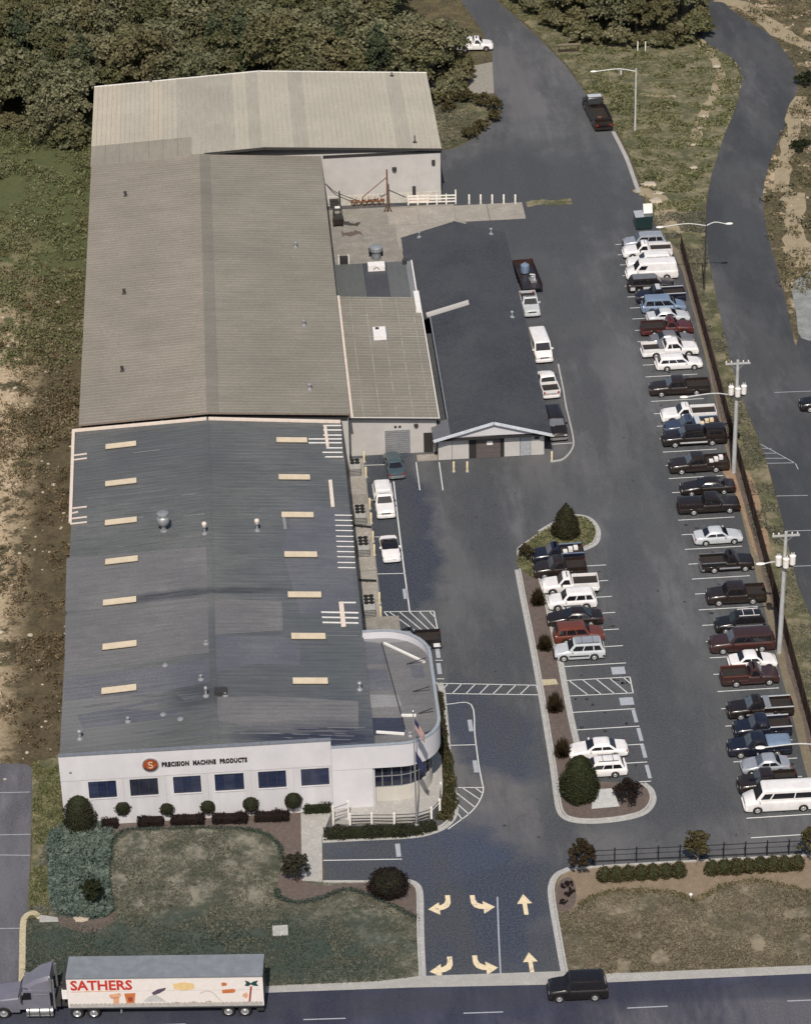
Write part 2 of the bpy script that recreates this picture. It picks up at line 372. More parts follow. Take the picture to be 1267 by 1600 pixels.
# right garden
MB().sheet(PL([(866, 1400), (872, 1372), (930, 1356), (1300, 1336), (1420, 1500), (905, 1527), (886, 1521), (876, 1460)]), .008).build('right_lawn', M['lawn_tan'], kind='structure')
bedB = smooth_line(PL([(930, 1357), (1100, 1347), (1300, 1337), (1310, 1400), (1260, 1394), (1220, 1384), (1180, 1378), (1130, 1386), (1100, 1402), (1078, 1408), (1058, 1398), (1010, 1394), (960, 1394), (925, 1404), (905, 1416), (880, 1426), (868, 1410), (874, 1375), (890, 1362)]), 3, True)
MB().sheet(bedB, .014).build('mulch_bed', M['tan_mulch'], kind='structure')
MB().sheet(smooth_line(PL([(868, 1405), (874, 1378), (892, 1372), (900, 1392), (896, 1418), (872, 1424)]), 3, True), .019).build('mulch_bed', M['mulch'], kind='structure')
# strip between the lot and the fence; verge beyond it
strip = PL([(1042, 374), (1062, 392), (1100, 520), (1140, 690), (1190, 880), (1240, 1060), (1300, 1260), (1290, 1305), (1258, 1203), (1236, 1113), (1210, 1013), (1182, 903), (1158, 803), (1132, 693), (1108, 583), (1088, 503), (1066, 423)])
MB().sheet(strip, .010).build('dirt_strip', M['tan_dirt'], kind='structure')
MB().sheet(smooth_line(PL([(1126, 728), (1166, 734), (1188, 785), (1203, 862), (1180, 866), (1164, 815), (1146, 765)]), 3, True), .016).build('bare_soil', M['red_dirt'], kind='structure')
verge = PL([(1010, 332), (1100, 330), (1106, 400), (1118, 460), (1140, 560), (1163, 632), (1195, 712), (1224, 820), (1246, 915), (1275, 985), (1300, 1040), (1320, 1260), (1300, 1260), (1240, 1060), (1190, 880), (1140, 690), (1100, 520), (1062, 392), (1042, 374)])
MB().sheet(verge, .007).build('grass_verge', M['verge'], kind='structure')
MB().sheet(PL([(780, 0), (838, 50), (884, 98), (928, 156), (966, 204), (989, 250), (1006, 300), (1012, 332), (1100, 330), (1112, 270), (1130, 215), (1152, 160), (1158, 122), (1146, 92), (1112, 72), (1086, 58), (1072, 0)]), .005).build('grass_verge', M['verge'], kind='structure')
def ribbon(name, pts, w, z, m_, n=4, jag=.35):
    c = smooth_line(PL(pts), n); rr = random.Random(len(pts)*31+int(pts[0][0])); L_ = []; Q = []
    for i, p in enumerate(c):
        d = (c[min(i+1, len(c)-1)]-c[max(i-1, 0)]).normalized(); q = Vector((d.y, -d.x, 0)); k = w*(1+rr.uniform(-jag, jag))/2
        L_.append(p-q*k); Q.append(p+q*w*(1+rr.uniform(-jag, jag))/2)
    return MB().sheet(L_+list(reversed(Q)), z).build(name, m_, kind='structure')
ribbon('sandy_path', [(1088, 60), (1108, 80), (1124, 108), (1120, 132), (1112, 156), (1098, 180), (1090, 205), (1084, 228)], 1.3, .011, M['sand'])
ribbon('sandy_path', [(1126, -4), (1170, 12), (1205, 40), (1240, 62), (1290, 82)], 2.6, .011, M['sand'])
ribbon('sandy_path', [(1000, 292), (1016, 300), (1032, 318), (1046, 345), (1070, 362)], 2.0, .012, M['sand'], jag=.6)
ribbon('sandy_path', [(1240, 300), (1238, 350), (1246, 392), (1262, 412), (1290, 430)], 2.2, .011, M['sand'], jag=.6)
ribbon('sandy_path', [(1000, 146), (1030, 150), (1056, 149)], .7, .011, M['sand'], jag=.6)
ribbon('sandy_path', [(1248, 150), (1238, 200), (1225, 250), (1222, 300)], 1.6, .0115, M['sand'], jag=.6)
MB().sheet(smooth_line(PL([(1240, 440), (1290, 425), (1290, 520), (1252, 528), (1244, 490)]), 3, True), .013).build('bare_soil', mat('grey_soil', (.22, .23, .22), .95, var=.3, scale=.8), kind='structure')
ribbon('concrete_edging', [(958, 205), (978, 245), (998, 300)], .5, .013, M['concrete'], jag=.1)

# kerbs
KP = [(-.09, 0), (-.09, .13), (-.07, .15), (.07, .15), (.09, .13), (.09, 0)]
def kerb(pts, n=5, closed=False, z=0, m_=None, gutter=0, smooth=True):
    c = smooth_line(PL(pts), n, closed) if smooth else PL(pts)
    mb = MB().sweep([(p.x, p.y, z) for p in c], KP, closed)
    if gutter: mb.sweep([(p.x, p.y, z) for p in c], [(gutter, .0), (gutter, .009), (gutter+(.4 if gutter > 0 else -.4), .008), (gutter+(.4 if gutter > 0 else -.4), .0)] if gutter > 0 else [(gutter-.4, .0), (gutter-.4, .008), (gutter, .009), (gutter, .0)], closed)
    return mb.build('kerb', m_ or M['kerb'], kind='structure')
kerb([(656, 1528), (653, 1460), (652, 1400), (646, 1384), (632, 1379)], gutter=.1)
kerb([(632, 1379), (560, 1379), (505, 1379)], 2)
kerb([(504, 1312), (560, 1309), (640, 1305), (672, 1299), (695, 1288), (707, 1268), (704, 1235), (697, 1185), (692, 1130), (687, 1080), (682, 1068)], gutter=.1)
kerb([(886, 1521), (876, 1465), (866, 1405), (866, 1384), (874, 1369), (892, 1360)], gutter=-.1)
kerb([(892, 1360), (930, 1356), (1100, 1346), (1300, 1336)], 3)
isl_l = [(808, 862), (812, 890), (822, 942), (836, 1012), (848, 1078), (858, 1138), (868, 1200), (874, 1245), (880, 1270), (896, 1280), (930, 1282), (975, 1277), (1004, 1268), (1016, 1252), (1013, 1236), (1002, 1226)]
kerb([(846, 832), (826, 846), (810, 858), (809, 868)], gutter=-.1)
kerb(isl_l[1:], gutter=.1)
kerb([(846, 832), (870, 818), (897, 808), (918, 812), (930, 828), (928, 846), (914, 855), (896, 860), (860, 862)], gutter=-.1)
kerb([(842, 905), (852, 945), (862, 990), (872, 1035), (880, 1080), (890, 1130), (902, 1180), (912, 1222)], gutter=-.1)
KPW = [(-.26, 0), (-.26, .10), (-.22, .12), (.22, .12), (.26, .10), (.26, 0)]; KP, KPO = KPW, KP
kerb([(34, 1560), (35, 1500), (36, 1450), (40, 1434), (52, 1428), (64, 1436)], 4, m_=M['kerb_yellow'])
KP = KPO
MB().sheet(PL([(62, 1432), (90, 1436), (92, 1443), (62, 1444)]), .14).build('concrete_flume', M['concrete'], kind='structure')
kerb([(1240, 395), (1252, 440), (1258, 490), (1290, 500)], 3, z=-.02) if False else None
kerb([(862, 722), (880, 718), (893, 704), (896, 690), (890, 660), (884, 635), (880, 610), (872, 570)], 4)
# island surfaces
isl_poly = PL([(842, 905), (852, 945), (862, 990), (872, 1035), (880, 1080), (890, 1130), (902, 1180), (912, 1222), (1002, 1226), (1013, 1236), (1016, 1252), (1004, 1268), (975, 1277), (930, 1282), (896, 1280), (880, 1270), (874, 1245), (868, 1200), (858, 1138), (848, 1078), (836, 1012), (822, 942), (812, 890)])
MB().sheet(isl_poly, .11).build('planting_bed', M['mulch'], kind='structure')
bulb = smooth_line(PL([(846, 832), (870, 818), (897, 808), (918, 812), (930, 828), (928, 846), (914, 855), (896, 860), (860, 862), (842, 905), (812, 890), (809, 868), (826, 846)]), 3, True)
MB().sheet(bulb, .115).build('grass_bed', M['verge'], kind='structure')
# concrete walks and pads
MB().prism(PL([(470, 1272), (519, 1268), (506, 1300), (503, 1312), (504, 1379), (472, 1377)]), 0, .06).build('pavement', M['concrete'], kind='structure')
MB().prism(PL([(928, 1236), (956, 1234), (968, 1262), (924, 1266)]), .05, .135).build('concrete_pad', mat('pale_concrete', (.47, .47, .46), .85), kind='structure')
MB().prism(PL([(846, 1064), (868, 1063), (872, 1071), (848, 1073)]), .05, .14).build('concrete_ramp', M['kerb_yellow'], kind='structure')

# painted lines: pieces of the lot
PZ = .006
def line(pts, w=.11, m_=None, name='stall_line', z=PZ, parent=lot_o):
    mb = MB(); pts = [p if isinstance(p, Vector) else P(*p) for p in pts]
    for a, b in zip(pts[:-1], pts[1:]):
        d = (b-a); d.z = 0; d.normalize(); q = Vector((d.y, -d.x, 0))*w/2
        mb.quad(a-q+Vector((0,0,z)), a+q+Vector((0,0,z)), b+q+Vector((0,0,z)), b-q+Vector((0,0,z)))
    me = mb.mesh(name, m_ or M['white_line'])
    for p in me.polygons:
        if p.normal.z < 0: p.flip()
    return link(name, me, parent)
r0, r1 = P(980, 463.7), P(1166, 1279)
for k in range(-5, 38):
    if k in (17,): continue
    a = r0.lerp(r1, k/36.0) + Vector((.0, random.uniform(-.05, .05), 0))
    line([a, a+Vector((5.6, .02, 0))])
rr_ = [(947, 882.7), (950, 907), (955.6, 932), (961, 957), (966.7, 983), (973, 1009), (978, 1036), (992, 1107.6), (999, 1134.9), (1005, 1163), (1011, 1191), (1017, 1221)]
for x, y in rr_:
    b = P(x, y); line([b-Vector((5.75, .02, 0)), b])
for x, y in ((966, 1048), (979, 1096)):
    b = P(x, y); MB().sheet([b+Vector((i, j, 0)) for i, j in ((-.62, -.6), (.62, -.6), (.62, .6), (-.62, .6))], PZ).build('stall_marking', M['pale_line'], lot_o)
for x, y in ((992, 1119), (1000, 1148), (1006, 1174), (1013, 1206)):
    b = P(x, y); MB().sheet([b+Vector((i, j, 0)) for i, j in ((-.17, -1.0), (.17, -1.0), (.13, 1.0), (-.2, 1.0))], PZ).build('stall_marking', M['pale_line'], lot_o)
def hatch(a, b, c, d, n, slant=.0, w=.1, name='crosswalk_line', box=True):
    """hatched box abcd (pixels): bars run between edges ab and dc"""
    A, B, C, D = [P(*q) for q in (a, b, c, d)]
    if box:
        for p, q in ((A, B), (B, C), (C, D), (D, A)): line([p, q], w, name=name)
    for k in range(n):
        t0 = (k+.5)/n; t1 = t0+slant
        if t1 > 1:                                  # clipped by the end edge bc
            f = (1-t0)/slant; p = A.lerp(B, t0); q = B.lerp(C, f)
        elif t1 < 0:
            f = -t0/slant; p = A.lerp(B, t0); q = A.lerp(D, -t0/slant)
        else: p = A.lerp(B, t0); q = D.lerp(C, t1)
        line([p, q], w*.9, name=name)
hatch((878, 1064), (984, 1058), (989, 1083), (886, 1088), 5, .22)
hatch((690, 1068), (838, 1071), (842, 1086), (694, 1084), 7, -.13)
hatch((600, 956), (678, 955), (684, 986), (626, 986), 5, .3)
line([(615, 752), (622, 815), (630, 880), (640, 955)], .12)
for a, b in (((583, 897), (633, 896)), ((582, 839), (598, 839)), ((572, 782), (584, 781)), ((568, 727), (602, 726)), ((650, 722), (656, 766)), ((686, 722), (692, 766))): line([a, b], .1)
line(smooth_line(PL([(696, 1101), (736, 1101), (742, 1150), (748, 1196), (753, 1222), (755, 1236), (748, 1254), (735, 1270), (718, 1283), (700, 1296)]), 4), .1)
line([(704, 1165), (744, 1164)], .1); line([(712, 1231), (754, 1231)], .1)
for a, b in (((722, 1231), (750, 1250)), ((714, 1240), (742, 1262)), ((716, 1258), (733, 1273)), ((715, 1271), (722, 1281)), ((742, 1231), (754, 1240))): line([a, b], .09)
for x, y in ((735, 1134), (743, 1198), (684, 1020), (686, 1045), (622, 1329), (633, 928)):
    b = P(x, y); MB().sheet([b+Vector((i, j, 0)) for i, j in ((-.2, -.9), (.2, -.9), (.2, .9), (-.2, .9))], PZ).build('stall_marking', M['pale_line'], lot_o)
line([(680, 1032), (692, 1032)], .1); line([(682, 1061), (694, 1061)], .1)
line([(505, 1345), (628, 1343)], .1)
line([(777, 1402), (779, 1460), (782, 1522)], .12, M['pale_line'])
line([(858, 717), (896, 690)], .08) if False else None
line([(862, 694), (894, 692)], .1)
def arrow(name, outline, c, s=1.0, flip=1):
    b = P(*c); mb = MB(); poly = [(b.x+x*s*flip, b.y+y*s*1.0) for x, y in outline]
    o = MB().sheet(poly, PZ+.001).build(name, M['cream_line'], lot_o)
st_arrow = [(-.18, -1.25), (.18, -1.25), (.18, .2), (.62, .2), (0, 1.45), (-.62, .2), (-.18, .2)]
turn = [(.62, 1.35), (.22, 1.35), (.22, .75), (.1, .35), (-.2, .12), (-.35, .08), (-.35, .5), (-1.3, -.35), (-.35, -1.15), (-.35, -.55), (0, -.48), (.4, -.2), (.6, .3), (.62, .75)]
arrow('turn_arrow', turn, (693, 1416)); arrow('turn_arrow', turn, (748, 1415), 1, -1)
arrow('turn_arrow', turn, (696, 1513)); arrow('turn_arrow', turn, (752, 1510), 1, -1)
arrow('straight_arrow', st_arrow, (820, 1415)); arrow('straight_arrow', st_arrow, (829, 1506), .95)
st_o = bpy.data.objects['street']
for a, b in (((474, 1594), (540, 1592)), ((724, 1584), (786, 1582)), ((980, 1576), (1043, 1573)), ((1230, 1565), (1300, 1562)), ((230, 1603), (290, 1601))):
    line([a, b], .12, M['pale_line'], 'lane_line', .004, st_o)
rd_o = bpy.data.objects['side_road']
for a, b in (((1185, 692), (1243, 724)), ((1188, 700), (1205, 701)), ((1190, 708), (1214, 708)), ((1192, 716), (1228, 716)), ((1194, 724), (1242, 723)), ((1242, 723), (1247, 733)), ((1209, 775), (1262, 774)), ((1223, 830), (1290, 828)), ((1238, 885), (1290, 883)), ((1210, 613), (1290, 610))):
    line([a, b], .1, M['pale_line'], 'stall_line', .004, rd_o)
dr_o = bpy.data.objects['side_drive']
for a, b in (((-40, 1240), (47, 1238)), ((-40, 1306), (47, 1304)), ((-40, 1336), (47, 1337)), ((-40, 1452), (34, 1451))): line([a, b], .09, M['pale_line'], 'stall_line', .004, dr_o)

# oil drips and tyre scuffs in the bays
M['drip'] = mat('oil_drip', (.035, .033, .033), .55, var=.3)
rs = random.Random(3); mb = MB()
def spot(x, y, r, el=1.0):
    n = 9; mb.add([(x+math.cos(6.283*k/n)*r*rs.uniform(.6, 1.2)*el, y+math.sin(6.283*k/n)*r*rs.uniform(.6, 1.2), .003) for k in range(n)], [tuple(range(n))])
for k in range(-3, 37):
    a = r0.lerp(r1, k/36.0)
    for q in range(3): spot(a.x+rs.uniform(.5, 5), a.y+rs.uniform(.4, 2.3), rs.uniform(.06, .26), rs.uniform(.8, 1.8))
for k in range(60): spot(rs.uniform(45.5, 50.5), rs.uniform(-4, 40), rs.uniform(.06, .25))
for k in range(70): spot(rs.uniform(33, 58), rs.uniform(-15, 120), rs.uniform(.05, .16))
link('oil_spots', mb.mesh('oil_spots', M['drip']), lot_o, kind='stuff')
# concrete apron behind the warehouse, slab by slab
apron = MB().sheet([(27.9, 98.6), (43.5, 98.6), (43.5, 120.8), (27.9, 120.8)], .006).build('dock_yard', M['pad'], kind='structure')
for xs, ys in (((28.0, 31.6, 35.3, 39.0, 43.4, 47.4, 51.7), (115.6, 120.2)), ((28.0, 32, 36, 40, 44.5), (109.6, 115.5)), ((28.0, 31.6, 36), (103.5, 109.5))):
    for x0, x1 in zip(xs[:-1], xs[1:]):
        if ys[0] > 115 and x1 > 48: pass
        MB().box(x0+.03, x1-.03, ys[0]+.03, ys[1]-.03, 0, .045+random.uniform(0, .012)).build('concrete_slab', M['slab'] if x0 > 35 else M['pad'], apron)
ribbon('oil_stain', [(527, 345), (545, 350), (560, 352)], 1.2, .062, mat('oil_stain', (.05, .045, .04), .6), jag=.6)
ribbon('oil_stain', [(534, 366), (550, 365), (564, 363)], 1.3, .062, M['mulch'], jag=.7)
ribbon('oil_stain', [(640, 317), (630, 354)], .01, .05, M['mulch'])
ribbon('verge_strip', [(822, 318), (850, 316), (893, 314)], 1.4, .02, M['verge'], jag=.5)
# concrete strip with the condenser pads
pad_strip = MB().prism([(27.0, 29.8), (29.1, 29.8), (29.1, 60.3), (27.0, 60.3)], 0, .05).build('service_strip', M['pad'], kind='structure')
for y0, y1 in ((53.0, 60), (44, 51), (38.5, 43.6), (33.0, 38.2), (30, 32.8)):
    MB().box(27.05, 28.95, y0, y1, .04, .1+random.uniform(0, .01)).build('concrete_slab', M['slab'], pad_strip)
MB().prism(PL([(651, 712), (684, 710), (684, 719), (652, 721)]), 0, .1).build('concrete_pad', M['slab'], kind='structure')
MB().prism([(26.9, 26.9), (30.6, 26.9), (30.6, 29.4), (26.9, 29.4)], 0, .5).build('concrete_steps', M['pad'], kind='structure')
# ================= BUILDINGS =================
def metal_roof(name, a, b, stripe=None, stain=.35, along='x', fine=5, blobs=()):
    t = NT(name)
    st = (.25, 3.5, 1) if along == 'x' else (3.5, .25, 1)
    n1 = t.noise(.12, 6, .7); n2 = t.noise(1.1, 4, .65, stretch=st); n3 = t.noise(fine, 3, .6)
    col = t.mix(t.ramp(n1, .35, .65), a, b)
    col = t.mix(t.ramp(n2, .42, .7, 0, stain), col, sc(a, .55))
    col = t.mix(t.ramp(n3, .4, .62, .3, 0), col, sc(a, .6))
    for c_, rx, ry, k, cc in blobs: col = t.mix(t.math('MULTIPLY', t.math('MULTIPLY', t.blob(c_, rx, ry, 0, .9, n1), t.ramp(n2, .3, .6, .55, 1.)), k), col, cc)
    t.bump(n3, .15, .02)
    return t.out(col, .62, .0, .3)
M['roof_dark'] = metal_roof('weathered_grey_roofing', (.108, .115, .115), (.160, .162, .160), stain=.65, blobs=[((23, 22), 6, 22, .55, (.075, .088, .104)), ((24, 2), 7, 5, .7, (.04, .05, .075)), ((16, 12), 5, 7, .5, (.07, .075, .09)), ((6, 48), 8, 9, .35, (.085, .088, .095)), ((12, 52), 14, 4, .4, (.08, .083, .092)), ((3, 8), 5, 6, .45, (.21, .205, .21)), ((8, 22), 6, 6, .4, (.20, .195, .195)), ((9.6, 24.9), 4.2, .8, .95, (.042, .046, .054)), ((16.8, 24.9), 4.0, .6, .95, (.042, .046, .054)), ((11.5, 8.2), 2.2, 1.6, .85, (.05, .053, .062)), ((15.5, 18), 3.2, 3.6, .6, (.07, .074, .084)), ((21, 1.6), 6, .9, .95, (.025, .03, .05))])
M['roof_tan'] = metal_roof('tan_roofing', (.232, .204, .166), (.298, .262, .215), stain=.3)
M['roof_olive'] = metal_roof('olive_grey_roofing', (.212, .194, .160), (.272, .25, .207), stain=.35)
M['roof_tan2'] = metal_roof('faded_tan_roof_panel', (.275, .245, .2), (.335, .30, .245), stain=.25, along='y')
M['roof_pale'] = metal_roof('pale_roof_panel', (.42, .385, .315), (.49, .45, .37), stain=.2, along='y')
M['roof_pale2'] = metal_roof('pale_roof_panel_weathered', (.36, .335, .275), (.43, .40, .33), stain=.3, along='y')
M['roof_pale3'] = metal_roof('pale_roof_panel_warm', (.46, .41, .325), (.52, .46, .365), stain=.2, along='y')
M['roof_patch'] = metal_roof('grey_roof_patch', (.140, .139, .143), (.20, .193, .194), stain=.4, blobs=[((9.6, 24.9), 4.2, .8, .95, (.042, .046, .054)), ((16.8, 24.9), 4.0, .6, .95, (.042, .046, .054)), ((11, 27.5), 2.5, 2.2, .4, (.08, .083, .09)), ((21, 2.4), 6, 1.6, .8, (.05, .055, .07))])
M['roof_wet'] = metal_roof('dark_roof_patch', (.022, .028, .052), (.055, .06, .085), stain=.4)
M['roof_mid'] = metal_roof('dull_roof_patch', (.105, .110, .132), (.155, .155, .172), stain=.4)
M['roof_lt'] = metal_roof('light_roof_coating', (.22, .22, .225), (.28, .275, .28), stain=.3)
M['wall_white'] = mat('white_facade_panel', (.57, .555, .575), .8, var=.09, scale=.35)
M['wall_white2'] = mat('white_facade_panel_weathered', (.55, .535, .55), .8, var=.12, scale=.35, stretch=(2.5, 1, .4))
M['wall_metal'] = mat('grey_metal_siding', (.47, .45, .43), .7, var=.08, scale=.6)
M['wall_back'] = mat('buff_metal_siding', (.47, .45, .43), .7, var=.08, scale=.6)
M['wall_dark'] = mat('dark_wall_and_shade', (.03, .028, .028), .9)  # near black: dark walls, doors and the painted shade under eaves
M['cream'] = mat('cream_fibreglass', (.62, .52, .38), .5, var=.1, scale=1.5)
M['white_metal'] = mat('white_painted_metal', (.74, .71, .68), .55, var=.1, scale=2)
M['cream_metal'] = mat('cream_painted_metal', (.68, .58, .50), .6, var=.1, scale=2)
M['grey_metal'] = mat('grey_metal', (.30, .30, .31), .45, .3, var=.15, scale=3)
M['galv'] = mat('galvanised_metal', (.42, .43, .44), .4, .6, var=.15, scale=4)
M['dark_metal'] = mat('dark_metal', (.05, .048, .048), .6, .2)
M['black'] = mat('black_rubber', (.016, .015, .015), .8, var=.2)
M['rust'] = mat('rusty_metal', (.16, .075, .035), .8, var=.4, scale=4)
M['shingle'] = None
t = NT('charcoal_shingles'); n1 = t.noise(.15, 5, .65); n2 = t.noise(3.5, 4, .65); n3 = t.noise(14, 2, .5)
col = t.mix(t.ramp(n1, .35, .65), (.046, .051, .063), (.072, .075, .085)); col = t.mix(t.ramp(n2, .45, .65, 0, .5), col, (.095, .098, .112)); col = t.mix(t.ramp(n3, .4, .6, .4, 0), col, (.016, .018, .022))
M['shingle'] = t.out(col, .9, 0, .2)
t = NT('dark_window_glass'); n = t.noise(.8, 3, .5)
M['glass'] = t.out(t.mix(t.ramp(n, .35, .7), (.012, .015, .028), (.03, .034, .055)), .08, 0, .6)

def ribs(x0, x1, ys, zf, h=.035, w=.05, across=True):
    """raised roof seams; zf(x) gives the roof height"""
    mb = MB()
    for y in ys:
        for a, b in zip(x0[:-1], x0[1:]):
            za, zb = zf(a), zf(b)
            mb.add([(a, y-w, za), (b, y-w, zb), (b, y+w, zb), (a, y+w, za), (a, y-w*.5, za+h), (b, y-w*.5, zb+h), (b, y+w*.5, zb+h), (a, y+w*.5, za+h)],
                   [(4,5,6,7), (0,1,5,4), (2,3,7,6), (1,2,6,5), (3,0,4,7)])
    return mb
def roof_pt(zf, x, y, dz=0): return Vector((x, y, zf(x)+dz))
def at_roof(zf, px, py):
    """where the roof surface is seen at this pixel"""
    z = 6.5
    for _ in range(8): p = P(px, py, z); z = zf(p.x)
    return P(px, py, z)

# ---- the office and workshop at the front ----
FX0, FX1, FR, FY0, FY1 = .1, 26.75, 13.25, 0., 57.6
def zF(x): return 7.3-(FR-x)*(.95/(FR-FX0)) if x < FR else 7.3-(x-FR)*(1.0/(FX1-FR))
office = thing('office_building', 'long white fronted factory office with dark grey low gabled roof, cream skylights and rounded corner', 'building', (0, 0, 0))
mb = MB()
mb.box(FX0+.15, FX0+.35, .3, FY1-.1, 0, zF(FX0)-.12)                     # left wall
mb.box(FX1-.35, FX1-.15, 17.2, FY1-.1, 0, zF(FX1)-.12)
mb.add([(FX0+.35, FY1-.3, 0), (FX1-.35, FY1-.3, 0), (FX1-.35, FY1-.3, zF(FX1)-.15), (FR, FY1-.3, zF(FR)-.15), (FX0+.35, FY1-.3, zF(FX0)-.15)], [(0,1,2,3,4)])
mb.build('side_wall', M['wall_metal'], office)
mb = MB()
for a, b in ((FX0, FR), (FR, FX1)):
    mb.slab((a, .12, zF(a)), (b, .12, zF(b)), (b, FY1, zF(b)), (a, FY1, zF(a)), .15)
mb.build('roof', M['roof_dark'], office)
ribs([FX0+.02, FR-.02], None, np.arange(.75, FY1, .62), zF, .022, .02).build('roof_rib', M['roof_dark'], office, kind='stuff')
ribs([FR+.02, FX1-.02], None, np.arange(.75, FY1, .62), zF, .022, .02).build('roof_rib', M['roof_dark'], office, kind='stuff')
MB().slab((FR-.3, .3, zF(FR-.3)+.05), (FR, .3, 7.36), (FR, FY1, 7.36), (FR-.3, FY1, zF(FR-.3)+.05), .03).slab((FR, .3, 7.36), (FR+.3, .3, zF(FR+.3)+.05), (FR+.3, FY1, zF(FR+.3)+.05), (FR, FY1, 7.36), .03).build('ridge_cap', M['roof_dark'], office)
def patch(pts, m_, dz=.006, name='roof_patch', parent=None, zf=zF):
    v = [at_roof(zf, *p) for p in pts]; v = [Vector((p.x, p.y, zf(p.x)+dz)) for p in v]
    if (v[1]-v[0]).cross(v[2]-v[1]).z < 0: v.reverse()
    return MB().add(v, [tuple(range(len(v)))]).build(name, m_, parent or office)
patch([(104, 872), (327, 854), (329, 938), (260, 944), (102, 956)], M['roof_patch'])
patch([(102, 962), (328, 941), (330, 1020), (240, 1030), (101, 1050)], M['roof_patch'])
patch([(101, 1060), (210, 1046), (330, 1028), (331, 1066), (240, 1082), (100, 1095)], M['roof_mid'], .009)
patch([(333, 993), (440, 994), (470, 1004), (468, 1040), (400, 1038), (334, 1052)], M['roof_mid'])
patch([(334, 1090), (420, 1088), (560, 1096), (560, 1140), (334, 1155)], M['roof_patch'])
patch([(332, 935), (440, 940), (442, 985), (333, 992)], M['roof_patch'], .005)
rs = random.Random(9)
for k in range(26):
    x = rs.uniform(110, 300); y = rs.uniform(1086, 1150); L_ = rs.uniform(20, 60); patch([(x, y), (x+L_, y-L_*.09), (x+L_*.9, y-L_*.09+1.3), (x+6, y+1.4)], M['roof_mid'], .010+k*.0009)
for k in range(26):
    x = rs.uniform(430, 540); y = rs.uniform(1138, 1160); L_ = rs.uniform(15, 45); patch([(x, y), (min(x+L_, 566), y+1), (min(x+L_, 566)-4, y+2.6), (x+8, y+2.2)], M['roof_wet' if k % 2 else 'roof_mid'], .010+k*.0009)
patch([(120, 1118), (240, 1095), (337, 1090), (337, 1112), (250, 1124), (130, 1140)], M['roof_mid'], .009)
patch([(480, 1162), (505, 1150), (570, 1148), (570, 1157), (520, 1164)], M['roof_wet'], .011)
patch([(462, 780), (545, 800), (556, 960), (470, 960), (440, 860)], M['roof_mid'], .004)
# rough light streaks of roof coating
rs = random.Random(5); mb = MB()
for k in range(16):
    side = rs.random() < .5; x = rs.uniform(1, 11.5) if side else rs.uniform(14, 24.5); y = rs.uniform(2, 55); L_ = rs.uniform(.8, 3.8); w = rs.uniform(.05, .12)
    a, b = x, min(x+L_, 12.9 if side else 26.3)
    mb.add([(a, y, zF(a)+.039), (b, y+rs.uniform(-.06, .06), zF(b)+.039), (b, y+w, zF(b)+.039), (a, y+w, zF(a)+.039)], [(0,1,2,3)])
mb.build('coating_streak', M['roof_lt'], office, kind='stuff')
# cream skylights
for sx_, items in ((0, [(189, 695), (189, 753), (189, 814), (190, 875), (187, 939), (187, 1008), (186, 1077)]), (1, [(456, 687), (460, 745), (465, 804), (470, 866), (476, 929), (482, 994), (485, 1064)])):
    for px, py in items:
        c = at_roof(zF, px, py+2); x0, x1 = c.x-1.52, c.x+1.52; y0, y1 = c.y-.42, c.y+.42
        s_ = MB().slab((x0, y0, zF(x0)+.2), (x1, y0, zF(x1)+.2), (x1, y1, zF(x1)+.2), (x0, y1, zF(x0)+.2), .2).build('skylight', M['cream'], office)
        mb = MB()
        for yy in (y0-.05, y1): mb.slab((x0-.05, yy, zF(x0)+.1), (x1+.05, yy, zF(x1)+.1), (x1+.05, yy+.05, zF(x1)+.1), (x0-.05, yy+.05, zF(x0)+.1), .1)
        mb.build('skylight_kerb', M['dark_metal'], s_)
# white edge gutter on the back and left eaves, with stubs
def roofbar(a, b, w, h, m_, name, parent=office, lift=.05, zf=zF):
    a = at_roof(zf, *a); b = at_roof(zf, *b)
    A = Vector((a.x, a.y, zf(a.x)+lift+h/2)); B = Vector((b.x, b.y, zf(b.x)+lift+h/2))
    return MB().bar(A, B, w, h).build(name, m_, parent)
roofbar((114, 675), (323, 656), .32, .22, M['cream_metal'], 'eave_gutter'); roofbar((326, 656), (532, 661), .32, .22, M['cream_metal'], 'eave_gutter')
roofbar((115, 674), (110, 818), .30, .2, M['cream_metal'], 'eave_gutter')
for y in (711, 718, 794, 802, 810, 818): roofbar((114 if y < 750 else 110, y+2), (136 if y not in (802,) else 122, y-1), .14, .1, M['cream_metal'], 'roof_conduit')
for k in range(9): roofbar((140+k*22.5, 673-k*1.95), (141+k*22.5, 668-k*1.95), .2, .12, M['roof_dark'], 'gutter_bracket') if k % 2 else None
# conduits on the right edge
for y, xa, xb in ((666, 505, 533), (673, 505, 534), (681, 505, 534), (687, 482, 534), (693, 482, 534), (701, 510, 535), (708, 504, 535), (715, 508, 536)): roofbar((xa, y), (xb, y), .11, .09, M['white_metal'], 'roof_conduit')
for (a, b) in (((508, 668), (512, 700)),): roofbar(a, b, .3, .1, M['cream_metal'], 'cable_tray', lift=.14)
roofbar((516, 752), (520, 793), .34, .12, M['cream_metal'], 'cable_tray', lift=.06)
for k, y in enumerate((806, 814, 822, 830, 839, 847, 855, 863, 871, 880, 888)): roofbar((523+k*.5, y), (550+k*.55, y+.4), .075, .07, M['white_metal'], 'roof_conduit')
roofbar((443, 806), (446, 828), .3, .08, M['roof_lt'], 'roof_conduit')
for a, b, w in (((531, 943), (556, 943), .12), ((502, 958), (560, 959), .13), ((503, 966), (560, 967), .12), ((504, 974), (560, 975), .12)): roofbar(a, b, w, .09, M['white_metal'], 'roof_conduit')
roofbar((533, 944), (537, 982), .42, .12, M['cream_metal'], 'cable_tray', lift=.15)
